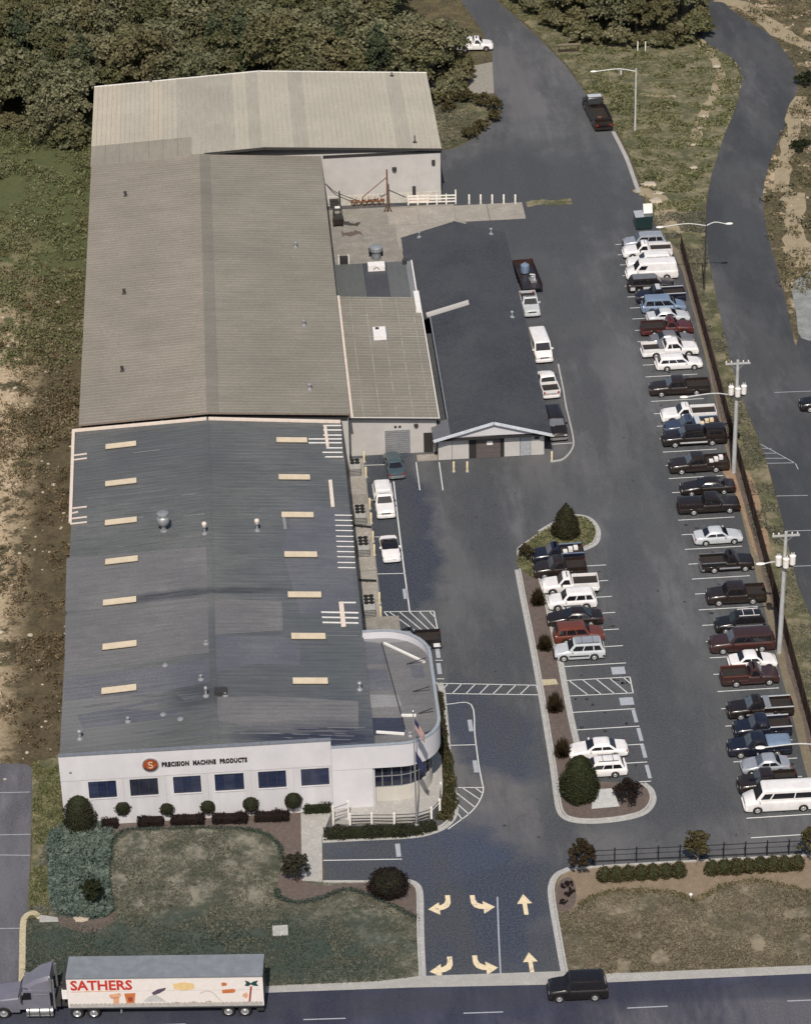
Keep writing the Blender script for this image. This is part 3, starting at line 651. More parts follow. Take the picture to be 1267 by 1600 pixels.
MB().box(FX1-.02, FX1+.12, 20, FY1, zF(FX1)-.26, zF(FX1)-.05).build('gutter', M['dark_metal'], office)

# roof fittings
def vent_pipe(px, py, h=.8, r=.13, head=.0, m_='galv', parent=None, zf=zF, name='vent_pipe', lean=0, foot=.3):
    c = at_roof(zf, px, py); z = zf(c.x)
    mb = MB().lathe([(foot, -.05), (foot*.85, .08), (r*1.1, .14), (r, .16), (r, h)], (c.x, c.y, z), 10)
    if head: mb.lathe([(r, h*.72), (head, h*.76), (head, h*.9), (head*.55, h), (.03, h+.03)], (c.x, c.y, z), 12)
    return mb.build(name, M[m_], parent or office, smooth=True)
c = at_roof(zF, 256, 830); z = zF(c.x)
fan = MB().lathe([(.35, -.05), (.35, .1), (.22, .14), (.22, .75), (.5, .85), (.55, 1.0)], (c.x, c.y, z), 14).build('exhaust_fan', M['grey_metal'], office, smooth=True)
MB().lathe([(.56, 1.0), (.62, 1.12), (.60, 1.5), (.5, 1.66), (.42, 1.7), (.55, 1.72), (.56, 2.0), (.35, 2.1), (.05, 2.12)], (c.x, c.y, z), 16).build('fan_cowl', M['galv'], fan, smooth=True)
for px, py in ((320, 834), (402, 829)): 
    v = vent_pipe(px, py, 1.0, .1, .24, 'grey_metal'); c = at_roof(zF, px, py); MB().lathe([(.2, .98), (.24, 1.02), (.22, 1.2), (.1, 1.28)], (c.x, c.y, zF(c.x)), 10).build('vent_cap', M['cream_metal'], v, smooth=True)
for px, py, h in ((322, 1006, .35), (258, 1040, .25), (322, 1088, 1.0), (314, 1062, .5), (200, 1128, .5), (255, 1117, .2), (282, 1124, .2), (352, 1087, .4)): vent_pipe(px, py, h, .1, .17 if h > .3 else 0, 'grey_metal')
MB().box(*(lambda c: (c.x-.55, c.x+.55, c.y-.4, c.y+.4, zF(c.x)-.1, zF(c.x)+.42))(at_roof(zF, 345, 1084))).build('roof_unit', M['dark_metal'], office)
v = vent_pipe(125, 1155, .95, .12, .22, 'grey_metal'); v = vent_pipe(562, 1078, .85, .12, .22, 'galv')

# ---- front facade ----
for nm_, c_ in (('glass_b', (.020, .028, .064)), ('glass_c', (.032, .040, .078))):
    t = NT('blinded_window_glass'); n = t.noise(1.1, 3, .5, stretch=(.6, 1, 3)); M[nm_] = t.out(t.mix(t.ramp(n, .35, .7), sc(c_, .7), sc(c_, 1.25)), .1, 0, .6)
M['frame'] = mat('dark_window_frame', (.06, .06, .075), .5, .3)
FT = 7.32
facade = MB()
wins = [(137, 183, 1219, 1243), (202, 248, 1217, 1240), (270, 315, 1214, 1237), (335, 382, 1212, 1235), (403, 448, 1209, 1233), (470, 515, 1206, 1230)]
def face(px, py):
    """point of the front wall plane (y = 0) seen at a pixel"""
    d = AX*(px - PW/2) + AD*(py - PH/2) + FWD*FOC; t_ = (0-CAM.y)/d.y; return CAM + d*t_
WR = []
for a, b, y0, y1 in wins:
    p = face(a, y0); q = face(b, y1); WR.append((p.x, min(q.x, 22.85), q.z, p.z))
zs = sum(w[2] for w in WR)/6; zt = sum(w[3] for w in WR)/6
WR = [(a, b, zs, zt) for a, b, _, _ in WR]
XR = 23.0
facade.box(FX0, XR, 0, .3, zt+.22, FT)
facade.build('upper_wall', M['wall_white'], office)
mb = MB(); xs = [FX0]
for a, b, c0, c1 in WR:
    mb.box(xs[-1], a, .02, .3, 0, zt+.2); mb.box(a, b, .02, .3, 0, zs); mb.box(a, b, .02, .3, zt, zt+.2); xs.append(b)
mb.box(xs[-1], XR, .02, .3, 0, zt+.2)
mb.build('lower_wall', M['wall_white2'], office)
MB().box(FX0-.04, XR+.03, -.05, .36, FT, FT+.09).build('coping', mat('grey_coping', (.25, .26, .29), .5, .4), office)
for a, b, c0, c1 in WR:
    w = MB()
    w.box(a, b, .06, .12, c1-.06, c1).box(a, b, .06, .12, c0, c0+.06)
    n = 3
    for k in range(n+1): xx = a+(b-a)*k/n; w.box(max(a, xx-.03), min(b, xx+.03), .065, .125, c0+.06, c1-.06)
    fr = w.build('window', M['frame'], office)
    for k in range(n): MB().box(a+(b-a)*k/n+.02, a+(b-a)*(k+1)/n-.02, .13, .16, c0+.03, c1-.03).build('pane', M['glass' if abs(a-WR[1][0]) < .1 else random.choice(['glass_b', 'glass_b', 'glass_c'])], fr)
    MB().box(a-.05, b+.05, -.05, .03, c0-.08, c0-.002).build('window_sill', M['wall_white2'], office)
jm = MB()
for (a0, b0, _, _), (a1, b1, _, _) in zip(WR[:-1], WR[1:]): jm.box((b0+a1)/2-.012, (b0+a1)/2+.012, .0, .025, 0, zt+.2)
jm.box(FX0+.02, XR-.02, -.004, .015, zt+.2, zt+.235); jm.build('wall_joint', mat('joint_grey', (.40, .37, .37), .8), office)
for px in (104, ): MB().box(.9, 1.1, -.08, .0, 5.6, 5.75).build('wall_light', M['grey_metal'], office)
MB().box(4.3, 5.5, -.06, .01, 1.7, 1.8).build('wall_pipe', M['grey_metal'], office)
# letters and emblem
def text_mesh(s, m_, name, width, height, origin, parent, ext=.04, rot=(R(90), 0, 0), shear=0, space=1.0, bold=.0):
    cu = bpy.data.curves.new(name, 'FONT'); cu.body = s; cu.extrude = ext; cu.offset = bold; cu.resolution_u = 2; cu.space_character = space; cu.shear = shear
    o = bpy.data.objects.new(name, cu); COL.objects.link(o); bpy.context.view_layer.update()
    me = bpy.data.meshes.new_from_object(o.evaluated_get(bpy.context.evaluated_depsgraph_get())); bpy.data.objects.remove(o)
    co = np.empty(len(me.vertices)*3); me.vertices.foreach_get('co', co); co = co.reshape(-1, 3)
    mn, mx = co.min(0), co.max(0); co[:, 0] = (co[:, 0]-mn[0])/(mx[0]-mn[0])*width; co[:, 1] = (co[:, 1]-mn[1])/(mx[1]-mn[1])*height
    me.vertices.foreach_set('co', co.ravel()); me.materials.clear(); me.materials.append(m_); me.update()
    me.name = name
    o = link(name, me, parent); o.location = origin; o.rotation_euler = rot; return o
M['letter'] = mat('dark_letter', (.03, .024, .026), .6)
x = face(253, 1200)
for wd, pa, pb in (('PRECISION', 253, 296), ('MACHINE', 302, 338), ('PRODUCTS', 344, 387)):
    a = face(pa, 1200); b = face(pb, 1200)
    text_mesh(wd, M['letter'], 'lettering', b.x-a.x, .50, (a.x, -.03, x.z+.08), office, .03, bold=.055, space=1.12)
ec = face(235, 1195); er = .62
emb = MB().cone((ec.x, -.09, ec.z), (ec.x, .0, ec.z), er, er, 28).build('emblem', mat('emblem_rust_red', (.34, .075, .030), .35, .2, var=.4, scale=1.6), office)
mb = MB()
for k in range(28):
    t0, t1 = 2*math.pi*k/28, 2*math.pi*(k+1)/28
    for r_, q_ in ((er, er+.07),):
        mb.add([(ec.x+math.cos(t0)*r_, -.11, ec.z+math.sin(t0)*r_), (ec.x+math.cos(t1)*r_, -.11, ec.z+math.sin(t1)*r_), (ec.x+math.cos(t1)*q_, -.11, ec.z+math.sin(t1)*q_), (ec.x+math.cos(t0)*q_, -.11, ec.z+math.sin(t0)*q_),
                (ec.x+math.cos(t0)*q_, 0, ec.z+math.sin(t0)*q_), (ec.x+math.cos(t1)*q_, 0, ec.z+math.sin(t1)*q_)], [(0,1,2,3), (3,2,5,4)])
mb.build('emblem_rim', M['galv'], emb)
mb = MB(); prev = None                                                            # cream S-shaped mark
pts = [(.22, .30), (.05, .38), (-.16, .30), (-.18, .12), (0, .02), (.18, -.08), (.2, -.26), (.02, -.36), (-.2, -.28)]
pts = smooth_line(pts, 3)
for a, b in zip(pts[:-1], pts[1:]): mb.bar((ec.x+a.x*.8, -.1, ec.z+a.y*.8), (ec.x+b.x*.8, -.1, ec.z+b.y*.8), .09, .02, up=(0,1,0))
mb.build('emblem_mark', M['cream'], emb)
mb = MB()
for t0 in range(13):
    a = math.pi*(1.13+t0*.06); b = a+math.pi*.06
    mb.add([(ec.x+math.cos(a)*er*.98, -.1, ec.z+math.sin(a)*er*.98), (ec.x+math.cos(b)*er*.98, -.1, ec.z+math.sin(b)*er*.98), (ec.x+math.cos(b)*er*.78, -.1, ec.z+math.sin(b)*er*.78), (ec.x+math.cos(a)*er*.78, -.1, ec.z+math.sin(a)*er*.78)], [(0,1,2,3)])
mb.build('emblem_band', M['letter'], emb)

# ---- rounded corner of the office ----
ZC = 6.85
def corner_outline(off=0.):
    """plan of the rounded corner from (23,-.45) round to (26.8,17.3); off insets it"""
    y0, x1, y1 = -.45+off, 32.5-off, 17.35-off
    pts = [(XR, y0)]; r = 3.6-off*.6
    for k in range(11):
        a = -math.pi/2 + math.pi/2*k/10; pts.append((x1-r+math.cos(a)*r, y0+r+math.sin(a)*r))
    r2 = 4.2-off*.6
    for k in range(11):
        a = math.pi/2*k/10; pts.append((x1-r2+math.cos(a)*r2, y1-r2+math.sin(a)*r2))
    pts.append((FX1-.1, y1)); return pts
def band(outer, inner, z0, z1, mb, closed=False):
    n = len(outer)
    v = []
    for o_, i_ in zip(outer, inner): v += [(o_[0], o_[1], z0), (o_[0], o_[1], z1), (i_[0], i_[1], z1), (i_[0], i_[1], z0)]
    f = []
    for k in range(n-1):
        a, b = k*4, (k+1)*4
        f += [(a, b, b+1, a+1), (a+1, b+1, b+2, a+2), (a+2, b+2, b+3, a+3), (a+3, b+3, b, a)]
    f += [(0, 1, 2, 3), ((n-1)*4+3, (n-1)*4+2, (n-1)*4+1, (n-1)*4)]
    mb.add(v, f)
co = corner_outline(); ci = corner_outline(.2)
mb = MB(); band(co, ci, 4.55, ZC, mb); mb.build('curved_fascia', M['wall_white'], office, smooth=True, ang=25)
mb = MB(); band(corner_outline(-.03), corner_outline(.24), ZC, ZC+.08, mb); mb.build('coping', mat('pale_coping', (.34, .37, .41), .5, .2), office, smooth=True, ang=25)
ZR = 6.12
mb = MB(); inner = [(p[0], p[1]) for p in ci[1:-1]]
mb.prism([(FX1-.02, .15)] + [p for p in inner if p[0] > FX1] + [(FX1-.02, 17.05)], ZR-.2, ZR); mb.build('flat_roof', M['roof_patch'], office)
mb = MB(); mb.slab((XR+.0, -.15, zF(XR)-.0), (FX1, -.15, zF(FX1)-.0), (FX1, .115, zF(FX1)), (XR, .115, zF(XR)), .1); mb.build('flat_roof', M['roof_mid'], office)
zC = lambda x: ZR
def fp(px, py, z=ZR): return P(px, py, z)
def fsheet(pts, m_, dz, name='roof_patch'):
    v = [fp(*p) for p in pts]; return MB().sheet(v, ZR+dz).build(name, m_, office)
fsheet([(567, 1122), (630, 1122), (633, 1148), (570, 1150)], M['roof_wet'], .012)
fsheet([(566, 1046), (604, 1046), (614, 1078), (566, 1080)], M['roof_mid'], .010)
fsheet([(568, 1004), (598, 1006), (606, 1036), (566, 1038)], M['roof_mid'], .014)
fsheet([(575, 1086), (622, 1086), (628, 1104), (575, 1106)], M['roof_lt'], .008)
fsheet([(640, 1040), (660, 1040), (664, 1060), (645, 1060)], M['roof_mid'], .008)
fsheet([(567, 985), (640, 986), (655, 1000), (600, 1006), (567, 1002)], M['roof_lt'], .006)
MB().bar(fp(596, 1004, ZR+.03), fp(633, 1140, ZR+.03), .09, .06).build('roof_seam', M['dark_metal'], office)
MB().bar(fp(600, 1005, ZR+.12), fp(664, 1035, ZR+.12), .2, .16).build('roof_pipe', M['white_metal'], office)
for a, b in (((627, 1118), (650, 1118)), ((588, 1144), (632, 1147)), ((549, 1162), (583, 1165))):
    zz = ZR+.1; MB().bar(fp(*a, zz), fp(*b, zz), .22, .16).build('roof_pipe', M['white_metal'], office)
for a, b in (((635, 1038), (666, 1028)), ((645, 1081), (671, 1073)), ((654, 1115), (676, 1107)), ((662, 1146), (680, 1140))):
    MB().bar(fp(*a, ZR+.05), fp(*b, ZR+.75), .07, .07).build('parapet_brace', M['dark_metal'], office)
vent_pipe(562, 1079, .8, .1, .2, 'galv', zf=zC) if False else None
vent_pipe(641, 1150, .4, .15, .2, 'grey_metal', zf=zC)
# lower storey
mb = MB(); mb.box(XR, 26.45, -.40, -.1, 0, 4.548); mb.build('entrance_wall', M['wall_white'], office)
low = [p for p in corner_outline(.75)]
lowi = [p for p in corner_outline(1.0)]
sel = range(0, len(low))
lo = [(26.45, low[0][1])] + [p for p in low[1:]]; li = [(26.45, lowi[0][1])] + [p for p in lowi[1:]]
ZW0, ZW1 = 1.95, 4.2
mb = MB(); band(lo, li, 0, ZW0, mb); band(lo, li, ZW1, 4.549, mb); mb.build('lower_wall', mat('buff_wall', (.50, .47, .42), .85, var=.08, scale=.8), office)
# window strip: panes and mullions along the outline up to y = 9
path = [Vector((p[0], p[1], 0)) for p in lo]; cum = [0]
for a, b in zip(path[:-1], path[1:]): cum.append(cum[-1]+(b-a).length)
def along(s_):
    for i in range(len(path)-1):
        if s_ <= cum[i+1]: return path[i].lerp(path[i+1], (s_-cum[i])/(cum[i+1]-cum[i]))
    return path[-1]
mbm = MB(); s_ = .0; marks = []
while s_ < cum[-1]: marks.append(s_); s_ += .82
win = None
mb = MB()
for k, s_ in enumerate(marks):
    p = along(s_); mb.box(p.x-.035, p.x+.035, p.y-.035+.08, p.y+.035+.08, ZW0, ZW1)
for a, b in zip(marks[:-1], marks[1:]):
    for z_ in (ZW0+.03, (ZW0+ZW1)/2, ZW1-.03): mb.bar(along(a)+Vector((0, .08, z_)), along(b)+Vector((0, .08, z_)), .05, .06)
win = mb.build('curved_window', M['grey_metal'], office)
for a, b in zip(marks[:-1], marks[1:]):
    p, q = along(a), along(b)
    for z0_, z1_ in ((ZW0+.05, (ZW0+ZW1)/2-.02), ((ZW0+ZW1)/2+.02, ZW1-.05)):
        MB().bar(p.lerp(q, .05)+Vector((-.12*(p.x > 31), .14, (z0_+z1_)/2)), q.lerp(p, .05)+Vector((-.12*(p.x > 31), .14, (z0_+z1_)/2)), .03, z1_-z0_).build('pane', M['glass'], win)
MB().box(26.46, 26.62, -.12, .05, 0, 4.54).build('door_jamb', M['wall_white2'], office)
# walkway round the corner
wk = PL([(519, 1287), (560, 1290), (640, 1287), (668, 1280), (688, 1266), (692, 1240), (690, 1190)]) + [Vector((32.0, 9, 0)), Vector((31.6, 9, 0)), Vector((31.4, 3, 0)), Vector((29.5, .4, 0)), Vector((26.4, .3, 0)), Vector((23.1, -.45, 0))]
MB().prism(wk, 0, .52).build('walkway', M['concrete'], office)

# ---- the warehouse in the middle ----
WX0, WX1, WRX, WY0, WY1 = .45, 27.75, 13.55, 57.75, 121.6
def zW(x): return 7.75-(WRX-x)*(.6/(WRX-WX0)) if x < WRX else 7.75-(x-WRX)*(1.0/(WX1-WRX))
ware = thing('warehouse', 'long tan metal roofed warehouse with low gable directly behind the dark front roof', 'building')
mb = MB(); mb.box(WX0+.2, WX1-.2, WY0+.35, WY1-.1, 0, 6.6)
mb.add([(WX0+.2, WY0+.35, 6.6), (WX1-.2, WY0+.35, 6.6), (WX1-.2, WY0+.35, zW(WX1)-.14), (WRX, WY0+.35, 7.6), (WX0+.2, WY0+.35, zW(WX0)-.14)], [(0,1,2,3,4)])
mb.build('wall', M['wall_metal'], ware)
MB().slab((WX0, WY0, zW(WX0)), (WRX, WY0, 7.75), (WRX, WY1, 7.75), (WX0, WY1, zW(WX0)), .14).build('roof', M['roof_tan'], ware)
MB().slab((WRX, WY0, 7.75), (WX1, WY0, zW(WX1)), (WX1, WY1, zW(WX1)), (WRX, WY1, 7.75), .14).build('roof', M['roof_olive'], ware)
ribs([WX0+.02, WRX-.05], None, np.arange(WY0+.3, WY1, .62), zW, .022, .035).build('roof_rib', M['roof_tan'], ware, kind='stuff')
ribs([WRX+.05, WX1-.02], None, np.arange(WY0+.3, WY1, .62), zW, .022, .035).build('roof_rib', M['roof_olive'], ware, kind='stuff')
MB().slab((WRX, WY0, 7.80), (WRX+1.0, WY0, zW(WRX+1.0)+.055), (WRX+1.0, WY1, zW(WRX+1.0)+.055), (WRX, WY1, 7.80), .03).slab((WRX-.2, WY0, zW(WRX-.2)+.06), (WRX, WY0, 7.80), (WRX, WY1, 7.80), (WRX-.2, WY1, zW(WRX-.2)+.06), .03).build('ridge_cap', metal_roof('grey_ridge_cap', (.190, .174, .147), (.24, .222, .186)), ware)
mb = MB()
for a, b in ((WX0, WRX), (WRX, WX1)): mb.bar((a, WY0-.04, zW(a)-.04), (b, WY0-.04, zW(b)-.04), .08, .16)
mb.build('fascia', mat('brown_fascia', (.20, .16, .13), .6), ware)
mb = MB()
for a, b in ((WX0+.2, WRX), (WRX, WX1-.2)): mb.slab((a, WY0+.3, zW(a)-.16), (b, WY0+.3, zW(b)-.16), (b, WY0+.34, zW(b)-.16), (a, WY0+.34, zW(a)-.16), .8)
mb.build('painted_eave_shade', M['wall_dark'], ware)  # dark strip painting the shade below the front roof edge
for px, py in ((196, 306), (194, 459), (191, 580)):
    vent_pipe(px, py, .62, .13, .2, 'dark_metal', ware, zW, foot=.24)
for px, py in ((462, 386), (475, 508), (484, 608)):
    vent_pipe(px, py, .7, .13, .24, 'grey_metal', ware, zW)
# ---- the rear building ----
RX0, RX1, RRX, RY0, RY1 = .35, 42.2, 21.1, 121.65, 145.2
def zR(x): return 8.25-(RRX-x)*(1.05/(RRX-RX0)) if x < RRX else 8.25-(x-RRX)*(1.3/(RX1-RRX))
rear = thing('rear_warehouse', 'pale metal roofed rear warehouse set crosswise against the trees', 'building')
mb = MB(); mb.box(RX0+.2, RX1-.15, RY0+.3, RY1-.15, 0, 6.7)
mb.build('wall', M['wall_back'], rear)
mb = MB()
for k in range(28): x_ = 28.2+k*.5; mb.box(x_, x_+.06, RY0+.26, RY0+.31, 1.3, 6.3)
mb.build('wall_rib', M['wall_back'], rear, kind='stuff')
MB().box(28.0, 42.06, RY0+.22, RY0+.32, 0, 1.25).build('wall_base', mat('pale_block_wall', (.50, .47, .42), .9), rear)
NP = 12
for s_ in (0, 1):
    xa, xb = (RX0, RRX) if s_ == 0 else (RRX, RX1)
    for k in range(NP):
        a = xa+(xb-xa)*k/NP; b = xa+(xb-xa)*(k+1)/NP
        m_ = random.choice(['roof_pale', 'roof_pale', 'roof_pale2'] if s_ else (['roof_pale3', 'roof_pale3', 'roof_pale'] if k < 6 else ['roof_pale', 'roof_pale2']))
        MB().slab((a+.01, RY0+(5.2 if s_ == 0 and k < 7 else 0), zR(a)), (b-.01, RY0+(5.2 if s_ == 0 and k < 7 else 0), zR(b)), (b-.01, RY1, zR(b)), (a+.01, RY1, zR(a)), .12).build('roof_panel', M[m_], rear)
        if s_ == 0 and k < 7: MB().slab((a+.01, RY0-.6, zR(a)-.02), (b-.01, RY0-.6, zR(b)-.02), (b-.01, RY0+5.18, zR(b)-.02), (a+.01, RY0+5.18, zR(a)-.02), .12).build('roof_panel', M['roof_tan2'], rear)
mb = MB()
for s_ in (0, 1):
    xa, xb = (RX0, RRX) if s_ == 0 else (RRX, RX1)
    for k in range(1, NP*3):
        x_ = xa+(xb-xa)*k/(NP*3); w = .03
        mb.box(x_-w, x_+w, RY0+(5.25 if s_ == 0 and k < 21 else .05), RY1-.05, zR(x_)-.02, zR(x_)+.04)
mb.build('roof_rib', M['roof_pale2'], rear, kind='stuff')
MB().slab((RRX-.25, RY0-.02, zR(RRX-.25)+.05), (RRX, RY0-.02, 8.31), (RRX, RY1, 8.31), (RRX-.25, RY1, zR(RRX-.25)+.05), .03).slab((RRX, RY0-.02, 8.31), (RRX+.25, RY0-.02, zR(RRX+.25)+.05), (RRX+.25, RY1, zR(RRX+.25)+.05), (RRX, RY1, 8.31), .03).build('ridge_cap', M['roof_pale'], rear)
mb = MB()
for a, b in ((13.9, RRX), (RRX, RX1+.05)): mb.bar((a, RY0-.05, zR(a)-.14), (b, RY0-.05, zR(b)-.14), .07, .3)
mb.build('fascia', M['dark_metal'], rear)
MB().box(28.0, RX1, RY0+.22, RY0+.3, 6.3, 6.65).build('painted_eave_shade', M['wall_dark'], rear)  # eave shadow put on the wall as a dark strip
mb = MB().bar((RX0, RY1+.02, zR(RX0)+.02), (RRX, RY1+.02, 8.27), .12, .12).bar((RRX, RY1+.02, 8.27), (RX1, RY1+.02, zR(RX1)+.02), .12, .12); mb.build('roof_trim', M['white_metal'], rear)
c = P(615, 258, 4.4); MB().lathe([(.28, -.2), (.28, .2)], (c.x, RY0+.2, 4.5), 12).build('wall_fan', M['dark_metal'], rear)
MB().box(41.0, 41.4, RY0+.15, RY0+.28, 4.7, 5.4).build('wall_light', M['dark_metal'], rear)
vent_pipe(648, 222, .9, .07, 0, 'dark_metal', rear, zR); vent_pipe(236, 126, .7, .1, 0, 'dark_metal', rear, zR); vent_pipe(612, 118, .5, .08, 0, 'dark_metal', rear, zR)
for x0, w_ in ((40.4, 1.0),): MB().box(38.6, 39.0, RY0+.1, RY0+.24, 0, 2.1).build('door', M['dark_metal'], rear)

# ---- lean-to and low link beside the warehouse ----
LX0, LX1, LY0, LY1 = 27.85, 36.95, 60.5, 88.2
def zL(x): return 4.75-(x-LX0)*(.62/(LX1-LX0))
lean = thing('lean_to', 'grey olive metal roofed lean-to along the warehouse with a roll-up door in front', 'building')
mb = MB()
mb.box(27.3, 31.38, LY0+.42, LY0+.62, 0, 4.3).box(31.38, 33.95, LY0+.42, LY0+.62, 2.75, 4.25).box(33.95, LX1-.25, LY0+.42, LY0+.62, 0, 4.1).box(LX1-.45, LX1-.25, LY0+.6, LY1-.2, 0, 4.0)
mb.build('wall', M['wall_metal'], lean)
mb = MB()
for k in range(46):
    x_ = 27.35+k*.2
    if 31.3 < x_ < 33.98 or x_ > 36.6: continue
    mb.box(x_, x_+.05, LY0+.39, LY0+.425, .1, 4.05)
mb.build('wall_rib', M['wall_metal'], lean, kind='stuff')
door = MB().box(31.36, 33.97, LY0+.46, LY0+.56, 0, 2.76).build('rollup_door', mat('grey_rollup_door', (.16, .165, .18), .55, .2), lean)
for k in range(11): MB().box(31.42, 33.91, LY0+.43, LY0+.465, .05+k*.245, .23+k*.245).build('door_slat', M['grey_metal'], door)
for x_ in (32.35, 32.8): MB().box(x_, x_+.26, LY0+.38, LY0+.43, 3.05, 3.3).build('wall_vent', M['dark_metal'], lean)
MB().lathe([(.2, -.12), (.24, 0), (.2, .12)], (34.6, LY0+.3, 3.3), 12).build('wall_fan', M['dark_metal'], lean)
MB().box(35.35, 36.35, LY0+.38, LY0+.43, 0, 2.3).build('door', M['wall_dark'], lean)
MB().slab((LX0, LY0, zL(LX0)), (LX1, LY0, zL(LX1)), (LX1, LY1, zL(LX1)), (LX0, LY1, zL(LX0)), .12).build('roof', M['roof_olive'], lean)
ribs([LX0+.4, LX1-.02], None, np.arange(LY0+.3, LY1, .62), zL, .035, .05).build('roof_rib', M['roof_olive'], lean, kind='stuff')
mb = MB()
for x_ in (29.2, 30.9, 32.6, 34.3, 36.0): mb.slab((x_, LY0+.05, zL(x_)+.051), (x_+.1, LY0+.05, zL(x_+.1)+.051), (x_+.1, LY1-.05, zL(x_+.1)+.051), (x_, LY1-.05, zL(x_)+.051), .02)
for y_ in (78.5, 83.5, 87.8): mb.slab((LX0+.4, y_, zL(LX0+.4)+.054), (LX1-.1, y_, zL(LX1-.1)+.054), (LX1-.1, y_+.2, zL(LX1-.1)+.054), (LX0+.4, y_+.2, zL(LX0+.4)+.054), .02)
mb.build('roof_batten', mat('light_roof_strip', (.275, .265, .23), .6, var=.3, scale=.5), lean, kind='stuff')
MB().bar((LX0, LY0-.05, zL(LX0)-.06), (LX1, LY0-.05, zL(LX1)-.06), .1, .22).build('fascia', M['dark_metal'], lean)
mb = MB().bar((LX0, LY0-.02, zL(LX0)+.03), (LX1+.05, LY0-.02, zL(LX1)+.03), .12, .06).bar((LX1+.03, LY0, zL(LX1)+.03), (LX1+.03, LY1-3, zL(LX1)+.03), .1, .07); mb.build('roof_trim', M['white_metal'], lean)
MB().slab((LX0-.12, LY0-.1, zL(LX0)+.12), (LX0+.34, LY0-.1, zL(LX0)+.1), (LX0+.34, LY1, zL(LX0)+.1), (LX0-.12, LY1, zL(LX0)+.12), .1).build('flashing', M['cream_metal'], lean)
for x_ in np.arange(28.2, 36.6, .32): pass
c = at_roof(zL, 593, 524); hz = zL(c.x)
h_ = MB().box(c.x-.68, c.x+.68, c.y-1.15, c.y+1.15, hz, hz+.5).build('roof_hatch', M['white_metal'], lean)
MB().box(c.x-.4, c.x-.02, c.y+.5, c.y+.95, hz+.5, hz+.56).build('hatch_vent', M['dark_metal'], h_)
MB().box(c.x-.86, c.x+.86, c.y-1.3, c.y+1.3, hz+.02, hz+.1).build('hatch_kerb', M['galv'], h_)
c = P(653, 455, 4.5); MB().box(36.35, 36.95, 84.4, 88.6, 3.9, 4.75).build('downpipe_box', M['white_metal'], lean)
low = thing('low_link', 'low flat roofed link with a dark middle panel behind the lean-to', 'building')
MB().box(28.1, 36.6, 88.6, 98.0, 0, 3.5).build('wall', M['wall_metal'], low)
for a, b, m_ in ((28.0, 31.2, metal_roof('green_grey_sheet', (.105, .112, .105), (.13, .135, .125), along='y')), (31.23, 33.95, metal_roof('charcoal_sheet', (.06, .063, .072), (.08, .08, .09), along='y')), (33.98, 36.1, metal_roof('grey_sheet', (.115, .12, .12), (.14, .142, .14), along='y')), (36.12, 36.75, metal_roof('pale_grey_sheet', (.19, .20, .205), (.23, .235, .24), along='y'))):
    MB().box(a, b, 88.35, 98.3, 3.5, 3.68).build('roof_panel', m_, low)
MB().box(36.76, 36.9, 88.35, 98.3, 3.4, 3.8).build('roof_trim', M['white_metal'], low)
c = P(588, 420, 3.7)
ac = MB().box(c.x-.95, c.x+.95, c.y-.5, c.y+.6, 3.68, 4.35).build('roof_unit', M['white_metal'], low)
mb = MB()
for k in range(6): a = math.pi*k/6; b = math.pi*(k+1)/6; mb.bar((c.x+math.cos(a)*.3, c.y-.51, 3.85+math.sin(a)*.3), (c.x+math.cos(b)*.3, c.y-.51, 3.85+math.sin(b)*.3), .06, .06)
mb.build('unit_duct', M['dark_metal'], ac)
c2 = P(588, 403, 3.7)
MB().lathe([(.55, 3.68), (.55, 4.6), (.75, 4.7), (.75, 5.1), (.45, 5.3), (.05, 5.35)], (c2.x, c2.y, 0), 14).build('exhaust_fan', M['galv'], low, smooth=True)
MB().box(c2.x-.8, c2.x+.8, c2.y+.5, c2.y+1.1, 3.68, 4.5).build('fan_housing', M['dark_metal'], low)
MB().lathe([(.25, 3.68), (.25, 4.3), (.15, 4.4)], (36.0, 97.6, 0), 10).build('vent_pipe', M['dark_metal'], low)

# ---- the shingled annex ----
AXL, AXM, AXR, ARX, AY0, AY1 = 36.15, 37.95, 48.3, 42.35, 58.0, 106.1
def zA(x): return 4.65-(ARX-x)*(1.75/(ARX-AXL)) if x < ARX else 4.65-(x-ARX)*(1.75/(AXR-ARX))
annex = thing('annex', 'low annex with charcoal shingle roof and white gable end facing the car park', 'building')
mb = MB()
mb.slab((ARX, AY0, 4.65), (AXR, AY0, zA(AXR)), (AXR, AY1, zA(AXR)), (ARX, AY1, 4.65), .14)
mb.slab((AXM, AY0+3.6, zA(AXM)), (ARX, AY0+3.6, 4.65), (ARX, 84.8, 4.65), (AXM, 84.8, zA(AXM)), .14)
mb.slab((AXL, 84.8, zA(AXL)), (ARX, 84.8, 4.65), (ARX, AY1, 4.65), (AXL, AY1, zA(AXL)), .14)
mb.slab((AXM, AY0, zA(AXM)), (ARX, AY0, 4.65), (ARX, AY0+3.6, 4.65), (AXM, AY0+3.6, zA(AXM)), .14)
mb.build('roof', M['shingle'], annex)
MB().slab((AXL, AY0, zA(AXL)+.01), (AXM-.02, AY0, zA(AXM)+.01), (AXM-.02, AY0+3.6, zA(AXM)+.01), (AXL, AY0+3.6, zA(AXL)+.01), .14).build('roof_panel', metal_roof('grey_roof_panel', (.13, .135, .15), (.16, .16, .175)), annex)
mb = MB()
for s_, xa, xb in ((0, AXM, ARX), (1, ARX, AXR)):
    for k, y_ in enumerate(np.arange(AY0+.2, AY1, .42)):
        a_ = xa if s_ or y_ < 84.8 else AXL
        if a_ > 40 or True: pass
mb = MB()                                                                         # shingle courses run along the roof
